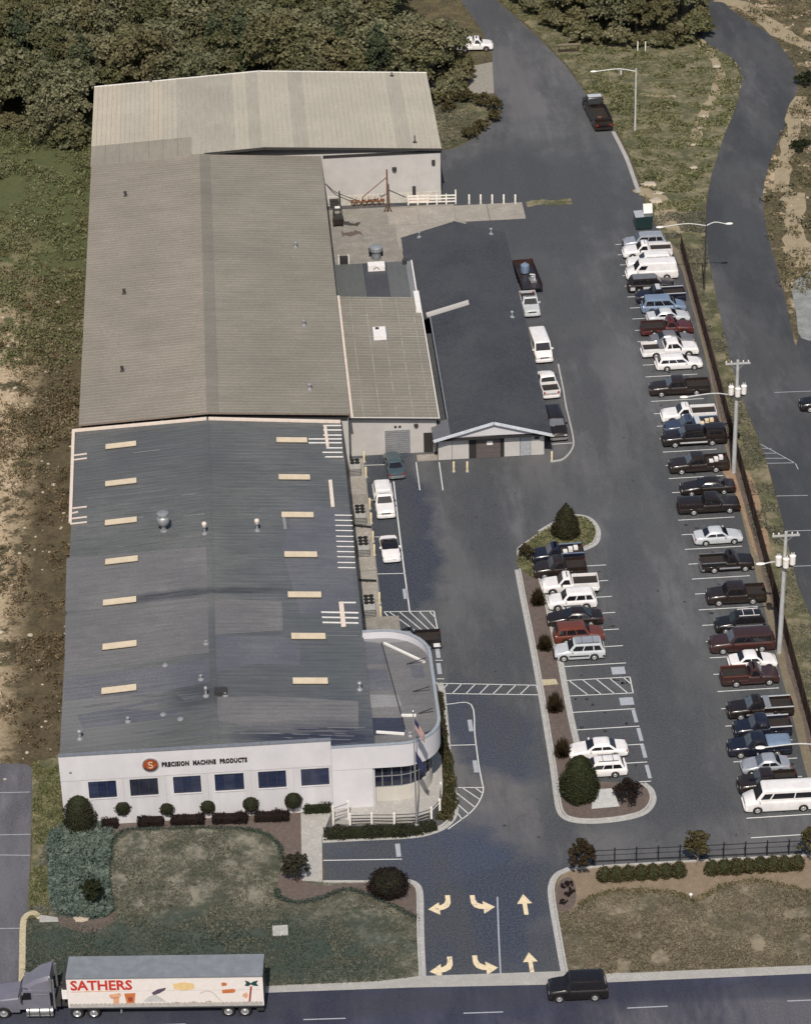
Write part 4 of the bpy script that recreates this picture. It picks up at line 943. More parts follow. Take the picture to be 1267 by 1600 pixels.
for s_ in (-1, 1):
    for k in range(1, 26):
        x_ = ARX+s_*k*.235; 
        if s_ < 0 and x_ < AXM: y0_ = 84.85
        else: y0_ = AY0+.02
        if x_ < AXL+.1 or x_ > AXR-.05: continue
        z_ = zA(x_); mb.add([(x_, y0_, z_), (x_, AY1-.02, z_), (x_, AY1-.02, z_+.022), (x_, y0_, z_+.022), (x_-s_*.1, y0_, zA(x_-s_*.1)+.004), (x_-s_*.1, AY1-.02, zA(x_-s_*.1)+.004)], [(0,1,2,3), (3,2,5,4)])
mb.build('shingle_course', M['shingle'], annex, kind='stuff')
MB().slab((ARX-.18, AY0, zA(ARX-.18)+.04), (ARX, AY0, 4.7), (ARX, AY1, 4.7), (ARX-.18, AY1, zA(ARX-.18)+.04), .03).slab((ARX, AY0, 4.7), (ARX+.18, AY0, zA(ARX+.18)+.04), (ARX+.18, AY1, zA(ARX+.18)+.04), (ARX, AY1, 4.7), .03).build('ridge_cap', M['shingle'], annex)
mb = MB()
for x_ in (AXL, AXR): mb.bar((x_, AY0-.05, zA(x_)-.02), (ARX, AY0-.05, 4.63), .1, .3)
mb.build('barge_board', mat('pale_blue_trim', (.55, .58, .62), .6), annex)
MB().add([(AXL+1.6, AY0+.3, 3.0), (AXR-.8, AY0+.3, 3.0), (AXR-.55, AY0+.3, zA(AXR-.55)-.16), (ARX, AY0+.3, 4.48), (AXL+1.3, AY0+.3, zA(AXL+1.3)-.16)], [(0,1,2,3,4)]).build('gable', M['wall_white'], annex)
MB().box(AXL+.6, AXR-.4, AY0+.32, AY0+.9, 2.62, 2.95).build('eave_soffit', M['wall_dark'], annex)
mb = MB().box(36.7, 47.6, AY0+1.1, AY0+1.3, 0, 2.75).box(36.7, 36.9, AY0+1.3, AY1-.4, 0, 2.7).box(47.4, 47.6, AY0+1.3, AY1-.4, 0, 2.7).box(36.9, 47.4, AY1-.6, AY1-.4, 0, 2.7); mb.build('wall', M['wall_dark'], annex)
for a, b, m_ in ((36.7, 38.1, M['wall_metal']), (38.14, 39.85, M['wall_metal']), (43.5, 45.1, M['wall_metal']), (45.14, 46.2, mat('grey_door', (.33, .34, .36), .6)), (46.24, 47.6, M['wall_metal'])):
    MB().box(a, b, AY0+1.03, AY0+1.12, .05, 2.6).build('wall_panel', m_, annex)
gd = MB().box(40.6, 43.1, AY0+1.05, AY0+1.11, 0, 2.4).build('garage_door', mat('brown_garage_door', (.095, .085, .08), .6), annex)
for k in range(4): MB().box(40.65, 43.05, AY0+1.02, AY0+1.055, .04+k*.59, .58+k*.59).build('door_panel', M['garage'] if 'garage' in M else mat('brown_door_panel', (.11, .095, .09), .6), gd)
MB().box(41.7, 42.3, AY0+.98, AY0+1.03, 1.55, 2.0).build('door_sign', M['white_metal'], annex)
MB().box(46.6, 47.1, AY0+.96, AY0+1.03, 1.95, 2.2).build('wall_vent', M['dark_metal'], annex)
for x0_, y0_, x1_, y1_ in ((37.55, 85.1, 42.2, 85.1),): MB().bar((x0_, y0_, zA(x0_)+.16), (x1_, y1_, zA(x1_)+.16), .55, .34).build('roof_curb', M['wall_metal'], annex)
MB().box(AXM-.12, AXM, AY0+3.6, 84.7, zA(AXM)-.14, zA(AXM)+.03).build('gutter', M['galv'], annex)
for px, py in ((655, 370), (767, 365), (800, 495)): vent_pipe(px, py, .75, .1, .18, 'galv', annex, zA)
# ================= VEHICLES =================
M['tyre'] = mat('tyre_rubber', (.018, .017, .017), .85)
M['hub'] = mat('wheel_metal', (.50, .50, .50), .35, .6)
M['hub_dark'] = mat('dull_wheel_metal', (.20, .20, .20), .45, .5)
M['chrome'] = mat('chrome', (.50, .50, .50), .38, .8, var=.1)
M['bumper_dark'] = mat('dark_plastic', (.035, .033, .033), .6)
M['lamp'] = mat('headlamp_glass', (.70, .68, .62), .15, .1)
M['tail'] = mat('tail_lamp_red', (.30, .025, .02), .2)
M['liner'] = mat('truck_bed_liner', (.030, .024, .021), .8)
M['carglass'] = mat('car_glass', (.012, .012, .015), .06, 0, spec=.7)
M['carglass_b'] = mat('car_glass_painted_sky', (.085, .098, .12), .12, 0, spec=.8, var=.25, scale=1.2)  # paler bluish base colour paints the sky's reflection on the glass
PAINT = {'white': (.80, .77, .76), 'black': (.012, .010, .010), 'brownblack': (.016, .010, .008), 'brown': (.022, .014, .011), 'maroon': (.044, .020, .018), 'red': (.090, .020, .017), 'rust': (.14, .038, .022),
         'navy': (.011, .012, .024), 'blue': (.040, .052, .09), 'ltblue': (.22, .29, .40), 'silver': (.36, .38, .42), 'pale': (.52, .54, .56), 'grey': (.15, .15, .16), 'teal': (.055, .085, .10), 'green': (.015, .035, .035), 'slate': (.17, .165, .20)}
for k_, c_ in PAINT.items(): M['p_'+k_] = paint('car_paint_'+k_, c_, .3, .5, .0 if k_ not in ('silver', 'ltblue') else .25)
WHEELS = {}
def wheel_mesh(r, w, hub):
    key = (round(r, 3), round(w, 3), hub)
    if key not in WHEELS:
        t_ = MB(); n = 18; prof = [(r*.62, -w/2), (r*.93, -w/2), (r, -w*.36), (r, w*.36), (r*.93, w/2), (r*.62, w/2)]
        v = []
        for q, y in prof:
            for k in range(n): a = 2*math.pi*k/n; v.append((q*math.cos(a), y, q*math.sin(a)))
        f = [(i*n+k, i*n+(k+1) % n, (i+1)*n+(k+1) % n, (i+1)*n+k) for i in range(len(prof)-1) for k in range(n)]
        t_.add(v, f)
        h_ = MB()
        for s_ in (1, -1):
            v = []; pr = [(r*.64, s_*w*.44), (r*.56, s_*w*.36), (r*.3, s_*w*.36), (r*.22, s_*w*.47), (.01, s_*w*.47)]
            for q, y in pr:
                for k in range(n): a = 2*math.pi*k/n; v.append((q*math.cos(a), y, q*math.sin(a)))
            h_.add(v, [(i*n+k, i*n+(k+1) % n, (i+1)*n+(k+1) % n, (i+1)*n+k) for i in range(len(pr)-1) for k in range(n)])
        WHEELS[key] = (t_.mesh('wheel', M['tyre'], True), h_.mesh('rim', M['hub' if hub == 'l' else 'hub_dark'], True))
    return WHEELS[key]
def add_wheel(par, x, y, r, w=.21, hub='l'):
    a, b = wheel_mesh(r, w, hub); o = link('wheel', a, par, loc=(x, y, r)); link('rim', b, o); return o

def loft_body(L, W, zt, axles, R_, zb=.24, nose=.86, tail=.9, crown=.03, arch=1.16, side=None):
    """car body: zt(x) is the top line, wheel arches are cut into the sides"""
    Ra = R_*arch; xs = set([-L/2, -L/2+.03, -L/2+.16, L/2-.16, L/2-.03, L/2])
    xs |= set(np.linspace(-L/2+.3, L/2-.35, 12).round(3))
    for p, _ in zt: xs.add(p)
    for a in axles:
        xs = {x for x in xs if not (a-Ra-.03 < x < a+Ra+.03)} | {a-Ra*1.001, a-Ra*.92, a-Ra*.6, a, a+Ra*.6, a+Ra*.92, a+Ra*1.001}
    xs = sorted(xs); zx = sorted(zt)
    ZT = lambda x: float(np.interp(x, [q[0] for q in zx], [q[1] for q in zx]))
    def WW(x):
        d0 = L/2-x; d1 = x+L/2; k = 1
        if d0 < .9: k = min(k, nose+(1-nose)*math.sin(min(1, d0/.9)*math.pi/2))
        if d1 < .7: k = min(k, tail+(1-tail)*math.sin(min(1, d1/.7)*math.pi/2))
        return W/2*k
    v = []; K = 8
    for x in xs:
        z1 = ZT(x); w = WW(x); zo = zb
        for a in axles:
            if abs(x-a) <= Ra: zo = max(zo, R_+math.sqrt(max(0, Ra*Ra-(x-a)**2))*.97)
        end = x < -L/2+.02 or x > L/2-.02
        if end: zo = zb+.12
        zs = max(z1-.28, zo+.05); zm = min(zo+.08, zs)
        half = [(0, zb+(.12 if end else 0)), (w-.26, zb+(.12 if end else 0)), (w-.03, zo), (w-.005, zm), (w, zs), (w-.025, max(z1-.09, zs)), (w-.10, max(z1-.015, zs)), (0, z1+crown)]
        ring = [(x, y, z) for y, z in half] + [(x, -y, z) for y, z in reversed(half[1:-1])]
        v += ring
    n = len(half)*2-2; f = []
    for i in range(len(xs)-1):
        for k in range(n): f.append((i*n+k, (i+1)*n+k, (i+1)*n+(k+1) % n, i*n+(k+1) % n))
    f += [tuple(range(n)), tuple(range((len(xs)-1)*n+n-1, (len(xs)-1)*n-1, -1))]
    return MB().add(v, f)
def house(mb, xf0, xf1, xr1, xr0, wb, wr, zb, zr):
    """cabin: windscreen base xf0, roof front xf1, roof rear xr1, rear base xr0"""
    c = .10
    rings = []
    def ring(xf, xr, w, z, cx=.12, cy=.12): return [(xf, w-cy, z), (xf-cx, w, z), (xr+cx, w, z), (xr, w-cy, z), (xr, -w+cy, z), (xr+cx, -w, z), (xf-cx, -w, z), (xf, -w+cy, z)]
    v = ring(xf0, xr0, wb, zb) + ring(xf1, xr1, wr, zr-.05) + ring(xf1-.07, xr1+.06, wr-.08, zr) + ring(xf1-.3, xr1+.25, wr-.35, zr+.025)
    f = []
    for i in range(3):
        for k in range(8): f.append((i*8+k, i*8+(k+1) % 8, (i+1)*8+(k+1) % 8, (i+1)*8+k))
    f.append(tuple(range(24, 32))); mb.add(v, [tuple(reversed(q)) for q in f]); return mb
KIND = {  # L, W, H, belt, hood, wheel r, cowl, roof front, roof rear, rear base (fractions from the nose), deck
 'sedan':   (4.75, 1.80, 1.43, .95, .76, .32, .285, .43, .685, .82, .90),
 'coupe':   (4.45, 1.78, 1.24, .86, .66, .32, .33, .52, .66, .84, .84),
 'wagon':   (4.75, 1.78, 1.50, .95, .76, .32, .285, .42, .90, .965, .95),
 'suv':     (4.55, 1.80, 1.72, 1.08, .94, .36, .27, .385, .925, .985, 1.0),
 'bigsuv':  (5.35, 1.98, 1.88, 1.18, 1.05, .38, .265, .36, .94, .985, 1.1),
 'minivan': (4.80, 1.86, 1.75, 1.02, .84, .33, .20, .36, .93, .985, 1.0),
 'van':     (5.40, 2.00, 2.10, 1.25, 1.02, .36, .145, .25, .965, .992, 1.2),
 'pvan':    (6.10, 2.02, 2.25, 1.30, 1.05, .37, .135, .235, .97, .993, 1.2),
 'pickup':  (5.30, 1.92, 1.74, 1.10, .98, .37, .27, .37, .50, .535, 1.1),
 'truck':   (8.2, 2.35, 2.25, 1.30, 1.2, .46, .17, .22, .345, .37, 1.3),
 'xcab':    (5.55, 1.95, 1.78, 1.12, 1.0, .37, .265, .36, .565, .60, 1.1),
 'crew':    (5.75, 1.98, 1.82, 1.14, 1.02, .38, .26, .35, .62, .655, 1.1),
}
def pane(par, name, a, b, c, d, out, off=.012, m_='carglass'):
    q = [Vector(x)+Vector(out)*off for x in (a, b, c, d)]
    n = (q[1]-q[0]).cross(q[3]-q[0])
    if n.dot(Vector(out)) < 0: q.reverse()
    q2 = [x-Vector(out)*.03 for x in q]
    return MB().add(q+q2, [(0,1,2,3),(0,4,5,1),(1,5,6,2),(2,6,7,3),(3,7,4,0)]).build(name, M[m_], par)
def vehicle(kind, name, label, cat, loc, heading, col, L=None, two=None, hub='l', cap=None, bed=None, tool=False, rack=False, stripe=None, roofcol=None, group=None, bumper='body', cover=None, trim=None, bedload=None, canvas=None, W=None):
    KL, KW, H, belt, hood, r, cw, rf, rr, rb, deck = KIND[kind]
    L = KL if L is None else max(KL*.86, min(KL*1.14, L)); W = W or KW
    X = lambda f: L/2-f*L
    root = thing(name, label, cat, loc, heading, group)
    P_ = M['p_'+col]
    pick = kind in ('pickup', 'xcab', 'crew', 'truck')
    axles = (X(.175 if kind not in ('van', 'pvan') else .165), X(.78 if not pick else .765))
    zt = [(L/2, hood*.86), (L/2-.04, hood*.93), (L/2-.22, hood), (X(cw), belt)]
    if pick: zt += [(X(rb)-.02, belt), (X(rb)-.05, .86), (-L/2, .86)]
    elif kind in ('sedan', 'coupe'): zt += [(X(rb), belt), (-L/2+.22, deck), (-L/2+.04, deck-.04), (-L/2, deck-.12)]
    else: zt += [(X(rb)+.05, belt), (-L/2+.03, belt), (-L/2, belt-.15)]
    mb = loft_body(L, W, zt, axles, r, .25 if not pick else .32, nose=.84 if kind in ('sedan', 'coupe') else .9, tail=.88 if kind in ('sedan', 'coupe') else .95)
    wb, wr = W/2-.06, W/2-(.24 if kind in ('sedan', 'coupe', 'wagon') else .17 if kind not in ('van', 'pvan') else .14)
    if pick: wr = W/2-.2
    if kind == 'coupe': house(MB(), X(cw), X(rf), X(rr), X(rb), wb, wr, belt-.06, H).build('hardtop', M['p_'+(roofcol or col)], root, smooth=True, ang=40); roofcol = None
    else: house(mb, X(cw), X(rf), X(rr), X(rb), wb, wr, belt-.06, H)
    body = mb.build('body', P_, root, smooth=True, ang=40)
    if roofcol:
        MB().box(X(rr)+.1, X(rf)-.1, -wr+.1, wr-.1, H+.0, H+.035).build('roof_panel', M['p_'+roofcol], root)
    # glass
    def S(x0f, u, v, s_):
        """point on the cabin side: u along from windscreen to rear, v up"""
        zz = belt-.02+(H-.09-belt)*v; xa = X(cw)-.12+(X(rf)-X(cw))*v; xb = X(rb)+.12+(X(rr)-X(rb))*v; y = wb+(wr-wb)*v
        return (xa+(xb-xa)*u, s_*y, zz)
    e = .08
    q = lambda x0, x1, v_, w0, w1: None
    def F(u, v, xb0, xt0):    # front/rear glass
        zz = belt+(H-.07-belt)*v; w = (wb+(wr-wb)*v-.13); return (xb0+(xt0-xb0)*v, u*w, zz)
    nrm = Vector((H-belt, 0, X(cw)-X(rf))).normalized()
    pane(root, 'windshield', F(-1, .08, X(cw), X(rf)), F(1, .08, X(cw), X(rf)), F(1, .94, X(cw), X(rf)), F(-1, .94, X(cw), X(rf)), nrm, m_='carglass_b' if col in ('brown', 'brownblack', 'navy', 'blue', 'silver', 'maroon') and random.random() < .75 else 'carglass')
    nrm = Vector((-(H-belt), 0, X(rr)-X(rb))).normalized()
    if not (kind == 'van' and cap == 'panel'):
        pane(root, 'rear_window', F(-1, .12, X(rb), X(rr)), F(1, .12, X(rb), X(rr)), F(1, .9, X(rb), X(rr)), F(-1, .9, X(rb), X(rr)), nrm)
    cuts = {'sedan': [(.03, .48), (.52, .95)], 'coupe': [(.04, .70), (.74, .95)], 'wagon': [(.03, .35), (.38, .66), (.69, .97)], 'suv': [(.03, .36), (.40, .70), (.74, .96)], 'bigsuv': [(.03, .30), (.33, .60), (.63, .97)],
            'minivan': [(.04, .34), (.37, .66), (.69, .97)], 'van': [(.03, .22)], 'pvan': [(.03, .18), (.21, .59), (.61, .97)], 'pickup': [(.06, .92)], 'truck': [(.06, .92)], 'xcab': [(.04, .60), (.66, .93)], 'crew': [(.03, .47), (.53, .94)]}[kind]
    for s_ in (1, -1):
        sn = Vector((0, s_*(H-belt), wb-wr)).normalized()
        for u0, u1 in cuts:
            v0, v1 = (.1, .9) if kind not in ('van', 'pvan') else (.22, .82)
            pane(root, 'side_window', S(0, u0, v0, s_), S(0, u1, v0, s_), S(0, u1, v1, s_), S(0, u0, v1, s_), sn)
    # wheels
    for a in axles:
        for s_ in (1, -1): add_wheel(root, a, s_*(W/2-.125), r, .22, hub)
    # lights, bumpers, grille, mirrors
    bm = M['chrome'] if bumper == 'chrome' else M['bumper_dark'] if bumper == 'dark' else P_
    zl = hood*.80
    for s_ in (1, -1):
        y0, y1 = sorted((s_*(W*.26), s_*(W*.405)))
        MB().box(L/2-.10, L/2+.012, y0, y1, zl-.08, zl+.06).build('headlight', M['lamp'], root)
        y0, y1 = sorted((s_*(W*.33), s_*(W*.44)))
        zt_ = deck*.82 if not pick else .95
        MB().box(-L/2-.012, -L/2+.1, y0, y1, zt_-.14, zt_+.09).build('taillight', M['tail'], root)
        y0, y1 = sorted((s_*(W/2-.07), s_*(W/2+.16)))
        MB().box(X(cw)-.42, X(cw)-.28, y0, y1, belt-.02, belt+.15).build('mirror', P_ if col != 'white' else M['bumper_dark'] if pick else P_, root)
    MB().box(L/2-.06, L/2+.008, -W*.24, W*.24, zl-.09, zl+.06).build('grille', M['bumper_dark'] if bumper != 'chrome' else M['hub_dark'], root)
    for sx_, nm in ((1, 'bumper'), (-1, 'bumper')):
        x_ = sx_*L/2; w_ = W*.44
        MB().prism([(x_+sx_*.10, -w_*.8), (x_+sx_*.10, w_*.8), (x_-sx_*.02, w_*1.08), (x_-sx_*.25, w_*1.12), (x_-sx_*.25, -w_*1.12), (x_-sx_*.02, -w_*1.08)], .34, .56, bottom=True).build(nm, bm, root)
    MB().box(L/2+.1, L/2+.108, -.16, .16, .42, .53).build('number_plate', M['white_line'], root) if random.random() < .4 else None
    # truck bed
    if pick:
        xb = X(rb)-.03; zr_ = belt+.08
        bcol = M['p_'+bed] if bed else P_
        mbb = MB()
        for s_ in (1, -1):
            y0, y1 = sorted((s_*(W/2-.11), s_*(W/2-.012))); mbb.box(-L/2+.02, xb, y0, y1, .80, zr_)
        mbb.box(xb-.07, xb, -W/2+.1, W/2-.1, .82, zr_)
        mbb.build('bed', bcol, root)
        MB().box(-L/2+.0, -L/2+.07, -W/2+.1, W/2-.1, .60, zr_-.01).build('tailgate', bcol, root)
        if cap:
            cm = M['p_'+cap]; mbb = MB(); house(mbb, xb-.01, xb-.06, -L/2+.14, -L/2+.02, W/2-.05, W/2-.2, zr_-.01, H+.02 if cover != 'low' else zr_+.14); mbb.build('bed_cap', cm, root, smooth=True)
            if cover != 'low':
                for s_ in (1, -1): pane(root, 'cap_window', (xb-.4, s_*(W/2-.09), zr_+.12), (-L/2+.5, s_*(W/2-.09), zr_+.12), (-L/2+.5, s_*(W/2-.16), H-.16), (xb-.4, s_*(W/2-.16), H-.16), (0, s_, .3))
        else:
            MB().box(-L/2+.08, xb-.08, -W/2+.12, W/2-.12, .862, .90).build('bed_liner', M['liner'], root)
            if tool: MB().box(xb-.62, xb-.09, -W/2+.02, W/2-.02, zr_-.28, zr_+.12).build('toolbox', M['galv'] if tool is True else M['p_'+tool], root)
            if stripe:
                mbb = MB()
                for s_ in (1, -1): y0, y1 = sorted((s_*(W/2-.12), s_*(W/2-.0))); mbb.box(-L/2+.03, xb, y0, y1, zr_+.002, zr_+.05)
                mbb.build('bed_rail', M['p_'+stripe], root)
            if bedload:
                mbb = MB(); rr_ = random.Random(len(label))
                for k in range(3): x_ = -L/2+.5+k*.55; mbb.box(x_, x_+.4, -.6+k*.3, -.1+k*.3, .9, 1.15+rr_.uniform(0, .2))
                mbb.build('bed_load', M[bedload], root)
    if trim:
        mbb = MB()
        for s_ in (1, -1):
            y0, y1 = sorted((s_*(W/2-.02), s_*(W/2+.012)))
            mbb.box(axles[1]+r*1.35, axles[0]-r*1.35, y0, y1, .50, .66)
        mbb.build('side_trim', M['p_'+trim] if 'p_'+trim in M else M[trim], root)
    if two:                                                                       # second colour on the lower sides
        mbb = MB()
        for s_ in (1, -1):
            y0, y1 = sorted((s_*(W/2-.03), s_*(W/2+.014)))
            mbb.box(axles[1]+r*1.3, axles[0]-r*1.3, y0, y1, .34, .82)
            mbb.box(-L/2+.15, axles[1]-r*1.3, y0*.985, y1*.99, .42, .82)
        mbb.build('lower_side', M['p_'+two], root)
    if rack:
        mbb = MB()
        for s_ in (1, -1): mbb.bar((X(rf)-.3, s_*(wr-.15), H+.09), (X(rr)+.25, s_*(wr-.15), H+.09), .05)
        for f in (.3, .7): x_ = X(rf)+(X(rr)-X(rf))*f; mbb.bar((x_, -wr+.13, H+.09), (x_, wr-.13, H+.09), .05)
        mbb.build('roof_rack', M['bumper_dark'] if rack is True else M['p_'+rack], root)
    if stripe and not pick:
        mbb = MB()
        for s_ in (1, -1): y0, y1 = sorted((s_*(W/2-.03), s_*(W/2+.012))); mbb.box(-L/2+.35, L/2-.9, y0, y1, belt-.22, belt-.15)
        mbb.build('side_stripe', M['p_'+stripe], root)
    return root
ROWG = 'vehicles parked nose to the fence'
NV = [0]
def side(kind, name, label, cat, xl, xr, yn, face, col, group=None, yaw=0, **kw):
    """vehicle seen side-on: bumpers at xl and xr, near wheels touching the ground at yn (pixels)"""
    KL, KW = KIND[kind][0], KIND[kind][1]
    ym = yn-7.; a = P(xl, ym, .5); b = P(xr, ym, .5); L = (b.x-a.x)-.2
    g = P((xl+xr)/2, yn, 0)
    NV[0] += 1; jit = random.Random(NV[0]*7).uniform(-1.2, 1.2)
    h = (0 if face == 'R' else math.pi)+R(.4+yaw+jit)
    return vehicle(kind, name, label, cat, ((a.x+b.x)/2, g.y+KW/2-.1, .004), h, col, L=L, group=group, **kw)
def ends(kind, name, label, cat, xc, yn, face, col, group=None, yaw=0, L=None, **kw):
    """vehicle seen end-on: near bumper over ground pixel (xc, yn); face 'N' looks at the camera"""
    KL = L or KIND[kind][0]; g = P(xc, yn, 0)
    h = (-math.pi/2 if face == 'N' else math.pi/2)+R(yaw); d = Vector((math.cos(h), math.sin(h), 0))*(1 if face == 'N' else -1)
    c = g-d*(KL/2+.1)
    return vehicle(kind, name, label, cat, (c.x, c.y, .004), h, col, L=KL, group=group, **kw)
G = 'vehicles parked in the right-hand row'
side('suv', 'parked_suv', 'pale silver suv at the far end of the right row, next to the green skip', 'suv', 973, 1042, 390, 'L', 'silver', G, bumper='dark')
side('pickup', 'parked_pickup', 'white pickup with empty dark bed, second from the far end of the right row', 'pickup truck', 973, 1052, 404, 'L', 'white', G)
side('suv', 'parked_suv', 'white suv squeezed between white pickup and white van near far end of right row', 'suv', 974, 1058, 421, 'L', 'white', G)
side('van', 'parked_van', 'white panel van with plain flat roof near the far end of the right row', 'van', 977, 1061, 438, 'L', 'white', G, L=None) if False else None
side('van', 'parked_van', 'white panel van with plain flat roof near the far end of the right row', 'van', 978, 1061, 438, 'L', 'white', G, cap='panel')
side('suv', 'parked_suv', 'black and silver boxy suv just below the white panel van, nose to the fence', 'suv', 976, 1060, 457, 'R', 'brownblack', G, roofcol='grey', two='pale')
side('pickup', 'parked_pickup', 'dark blue pickup with silver cab roof and pale bed rail, above the light blue minivan', 'pickup truck', 994, 1073, 474, 'L', 'navy', G, roofcol='pale', stripe='pale')
side('minivan', 'parked_minivan', 'light blue minivan with long side windows, the only light blue one in the right row', 'minivan', 1002, 1073, 490, 'R', 'ltblue', G)
side('sedan', 'parked_sedan', 'silver white saloon with pale bonnet wedged between light blue minivan and red pickup', 'sedan', 1010, 1079, 506, 'R', 'pale', G)
side('pickup', 'parked_pickup', 'dark red pickup facing the fence above the hidden grey saloon', 'pickup truck', 1001, 1085, 525, 'R', 'red', G, bed='maroon')
side('sedan', 'parked_sedan', 'dark grey saloon nearly hidden behind the white pickup with grey toolbox', 'sedan', 1015, 1086, 542, 'R', 'grey', G)
side('xcab', 'parked_pickup', 'white extended cab pickup with dark bed and grey toolbox facing the fence', 'pickup truck', 1002, 1093, 559, 'R', 'white', G, tool='grey')
side('wagon', 'parked_estate_car', 'white estate car with long dark side windows facing the fence', 'estate car', 1024, 1099, 579, 'R', 'white', G)
side('xcab', 'parked_pickup', 'black brown pickup parked just above the lamp arm of the upper utility pole', 'pickup truck', 1014, 1113, 619, 'L', 'brown', G)
side('pickup', 'parked_pickup', 'white pickup facing away from the fence behind the blue and white pickup', 'pickup truck', 1033, 1122, 661, 'L', 'white', G)
side('pickup', 'parked_pickup', 'blue and white two tone pickup with yellow box in its bed', 'pickup truck', 1038, 1127, 680, 'L', 'blue', G, two='ltblue', stripe='ltblue', tool='pale', bedload='cream_line')
side('crew', 'parked_pickup', 'black crew cab pickup with bright wheels and pale running board beside the upper utility pole', 'pickup truck', 1035, 1138, 698, 'L', 'brownblack', G, trim='pale', cap='brownblack')
side('xcab', 'parked_pickup', 'dark brown pickup with white load in its bed by the upper utility pole foot', 'pickup truck', 1046, 1142, 740, 'L', 'brown', G, bedload='white_metal')
side('sedan', 'parked_sedan', 'black brown saloon close behind the long dark pickup with pale side line', 'sedan', 1063, 1152, 774, 'L', 'brownblack', G)
side('xcab', 'parked_pickup', 'long black brown pickup with pale rail line along its side, below the black brown saloon', 'pickup truck', 1059, 1159, 804, 'R', 'brownblack', G, cap='brownblack', cover='low', stripe='grey')
side('sedan', 'parked_sedan', 'silver saloon with dark windows alone between two painted lines in the right row', 'sedan', 1084, 1162, 852, 'R', 'pale', G)
side('pickup', 'parked_pickup', 'dark single cab pickup with silver side stripe and white door frame below the silver saloon', 'pickup truck', 1094, 1181, 895, 'R', 'brownblack', G, bed='black', stripe='grey', trim='silver', bumper='chrome')
side('crew', 'parked_pickup', 'dark brown crew cab pickup with bright headlamp left of the lower pole transformers', 'pickup truck', 1105, 1200, 946, 'L', 'brown', G)
side('suv', 'parked_suv', 'black suv with silver roof rails and silver side strip beside the lower utility pole', 'suv', 1118, 1199, 990, 'L', 'black', G, rack='white', stripe='silver')
side('bigsuv', 'parked_suv', 'long maroon suv with pale grey bonnet glint at the foot of the lower utility pole', 'suv', 1109, 1215, 1021, 'L', 'maroon', G, stripe='rust')
side('sedan', 'parked_sedan', 'white saloon facing the fence between long maroon suv and maroon pickup', 'sedan', 1139, 1216, 1048, 'R', 'white', G)
side('pickup', 'parked_pickup', 'maroon pickup with thin pale side stripe just below the white saloon', 'pickup truck', 1127, 1220, 1073, 'R', 'maroon', G, stripe='rust')
side('pickup', 'parked_pickup', 'dark single cab pickup with silver toolbox and pale side stripe in the right row', 'pickup truck', 1137, 1243, 1124, 'L', 'brownblack', G, tool=True, stripe='pale', trim='silver')
side('xcab', 'parked_pickup', 'navy black pickup with silver bed rails between toolbox pickup and blue pickup', 'pickup truck', 1147, 1240, 1155, 'L', 'navy', G, stripe='pale')
side('xcab', 'parked_pickup', 'dark blue pickup with pale blue bed cover under the lowest lamp arm', 'pickup truck', 1138, 1240, 1184, 'L', 'navy', G, cap='ltblue', cover='low')
side('sedan', 'parked_sedan', 'silver saloon mostly hidden behind the dark brown pickup beside the white passenger van', 'sedan', 1163, 1234, 1212, 'L', 'silver', G)
side('xcab', 'parked_pickup', 'dark brown pickup with bright headlamp directly behind the white passenger van', 'pickup truck', 1154, 1251, 1242, 'L', 'brown', G)
side('pvan', 'parked_van', 'long white passenger van with dark window band at the bottom right of the car park', 'van', 1162, 1284, 1270, 'L', 'white', G)
G2 = 'vehicles parked along the planted island'
side('pickup', 'parked_pickup', 'navy black pickup with silver rail, topmost in the island row by the cone shaped tree', 'pickup truck', 831, 915, 882, 'L', 'navy', G2, stripe='ltblue', bedload='white_metal')
side('xcab', 'parked_pickup', 'dark brown pickup second from the top of the island row', 'pickup truck', 834, 919, 904, 'L', 'brown', G2)
side('pickup', 'parked_pickup', 'white pickup with dark empty bed in the island row', 'pickup truck', 846, 938, 929, 'L', 'white', G2)
side('suv', 'parked_suv', 'white boxy suv with side trim in the island row', 'suv', 856, 934, 954, 'L', 'white', G2, trim='grey')
side('sedan', 'parked_sedan', 'dark brown saloon between white boxy suv and rust red suv in the island row', 'sedan', 855, 944, 980, 'L', 'brownblack', G2)
side('suv', 'parked_suv', 'rust red suv in the island row above the silver suv', 'suv', 865, 946, 1007, 'R', 'rust', G2)
side('suv', 'parked_suv', 'silver suv with dark lower body at the lower end of the island row', 'suv', 865, 948, 1033, 'L', 'pale', G2, roofcol='silver', trim='bumper_dark', rack='grey', bumper='dark')
side('sedan', 'parked_sedan', 'white saloon behind the white estate car near the egg shaped evergreen', 'sedan', 889, 983, 1187, 'L', 'white', G2)
side('wagon', 'parked_estate_car', 'white estate car with roof rack half hidden by the egg shaped evergreen', 'estate car', 893, 982, 1217, 'L', 'white', G2, rack='grey')
G3 = 'vehicles beside the front office building'
ends('sedan', 'parked_sedan', 'dark teal saloon parked in front of the grey roll-up door', 'sedan', 621, 752, 'S', 'teal', G3, yaw=4, bumper='chrome')
ends('pickup', 'parked_pickup', 'white pickup with white bed cover facing the camera beside the yellow bollards', 'pickup truck', 604, 814, 'N', 'white', G3, yaw=1.5, cap='white')
v_ = ends('coupe', 'parked_sports_car', 'white low sports coupe with big dark windscreen facing the camera', 'sports car', 613, 883, 'N', 'white', G3, yaw=2, L=4.2, roofcol='black')
side('pickup', 'parked_pickup', 'black and white pickup whose tail sticks out behind the rounded office corner', 'pickup truck', 600, 692, 1018, 'L', 'black', G3, two='white', bumper='chrome')
G4 = 'vehicles parked along the annex'
tr = ends('pickup', 'parked_pickup', 'silver white pickup towing a loaded dark trailer beside the annex', 'pickup truck', 832, 498, 'N', 'pale', G4, yaw=2, L=4.7)
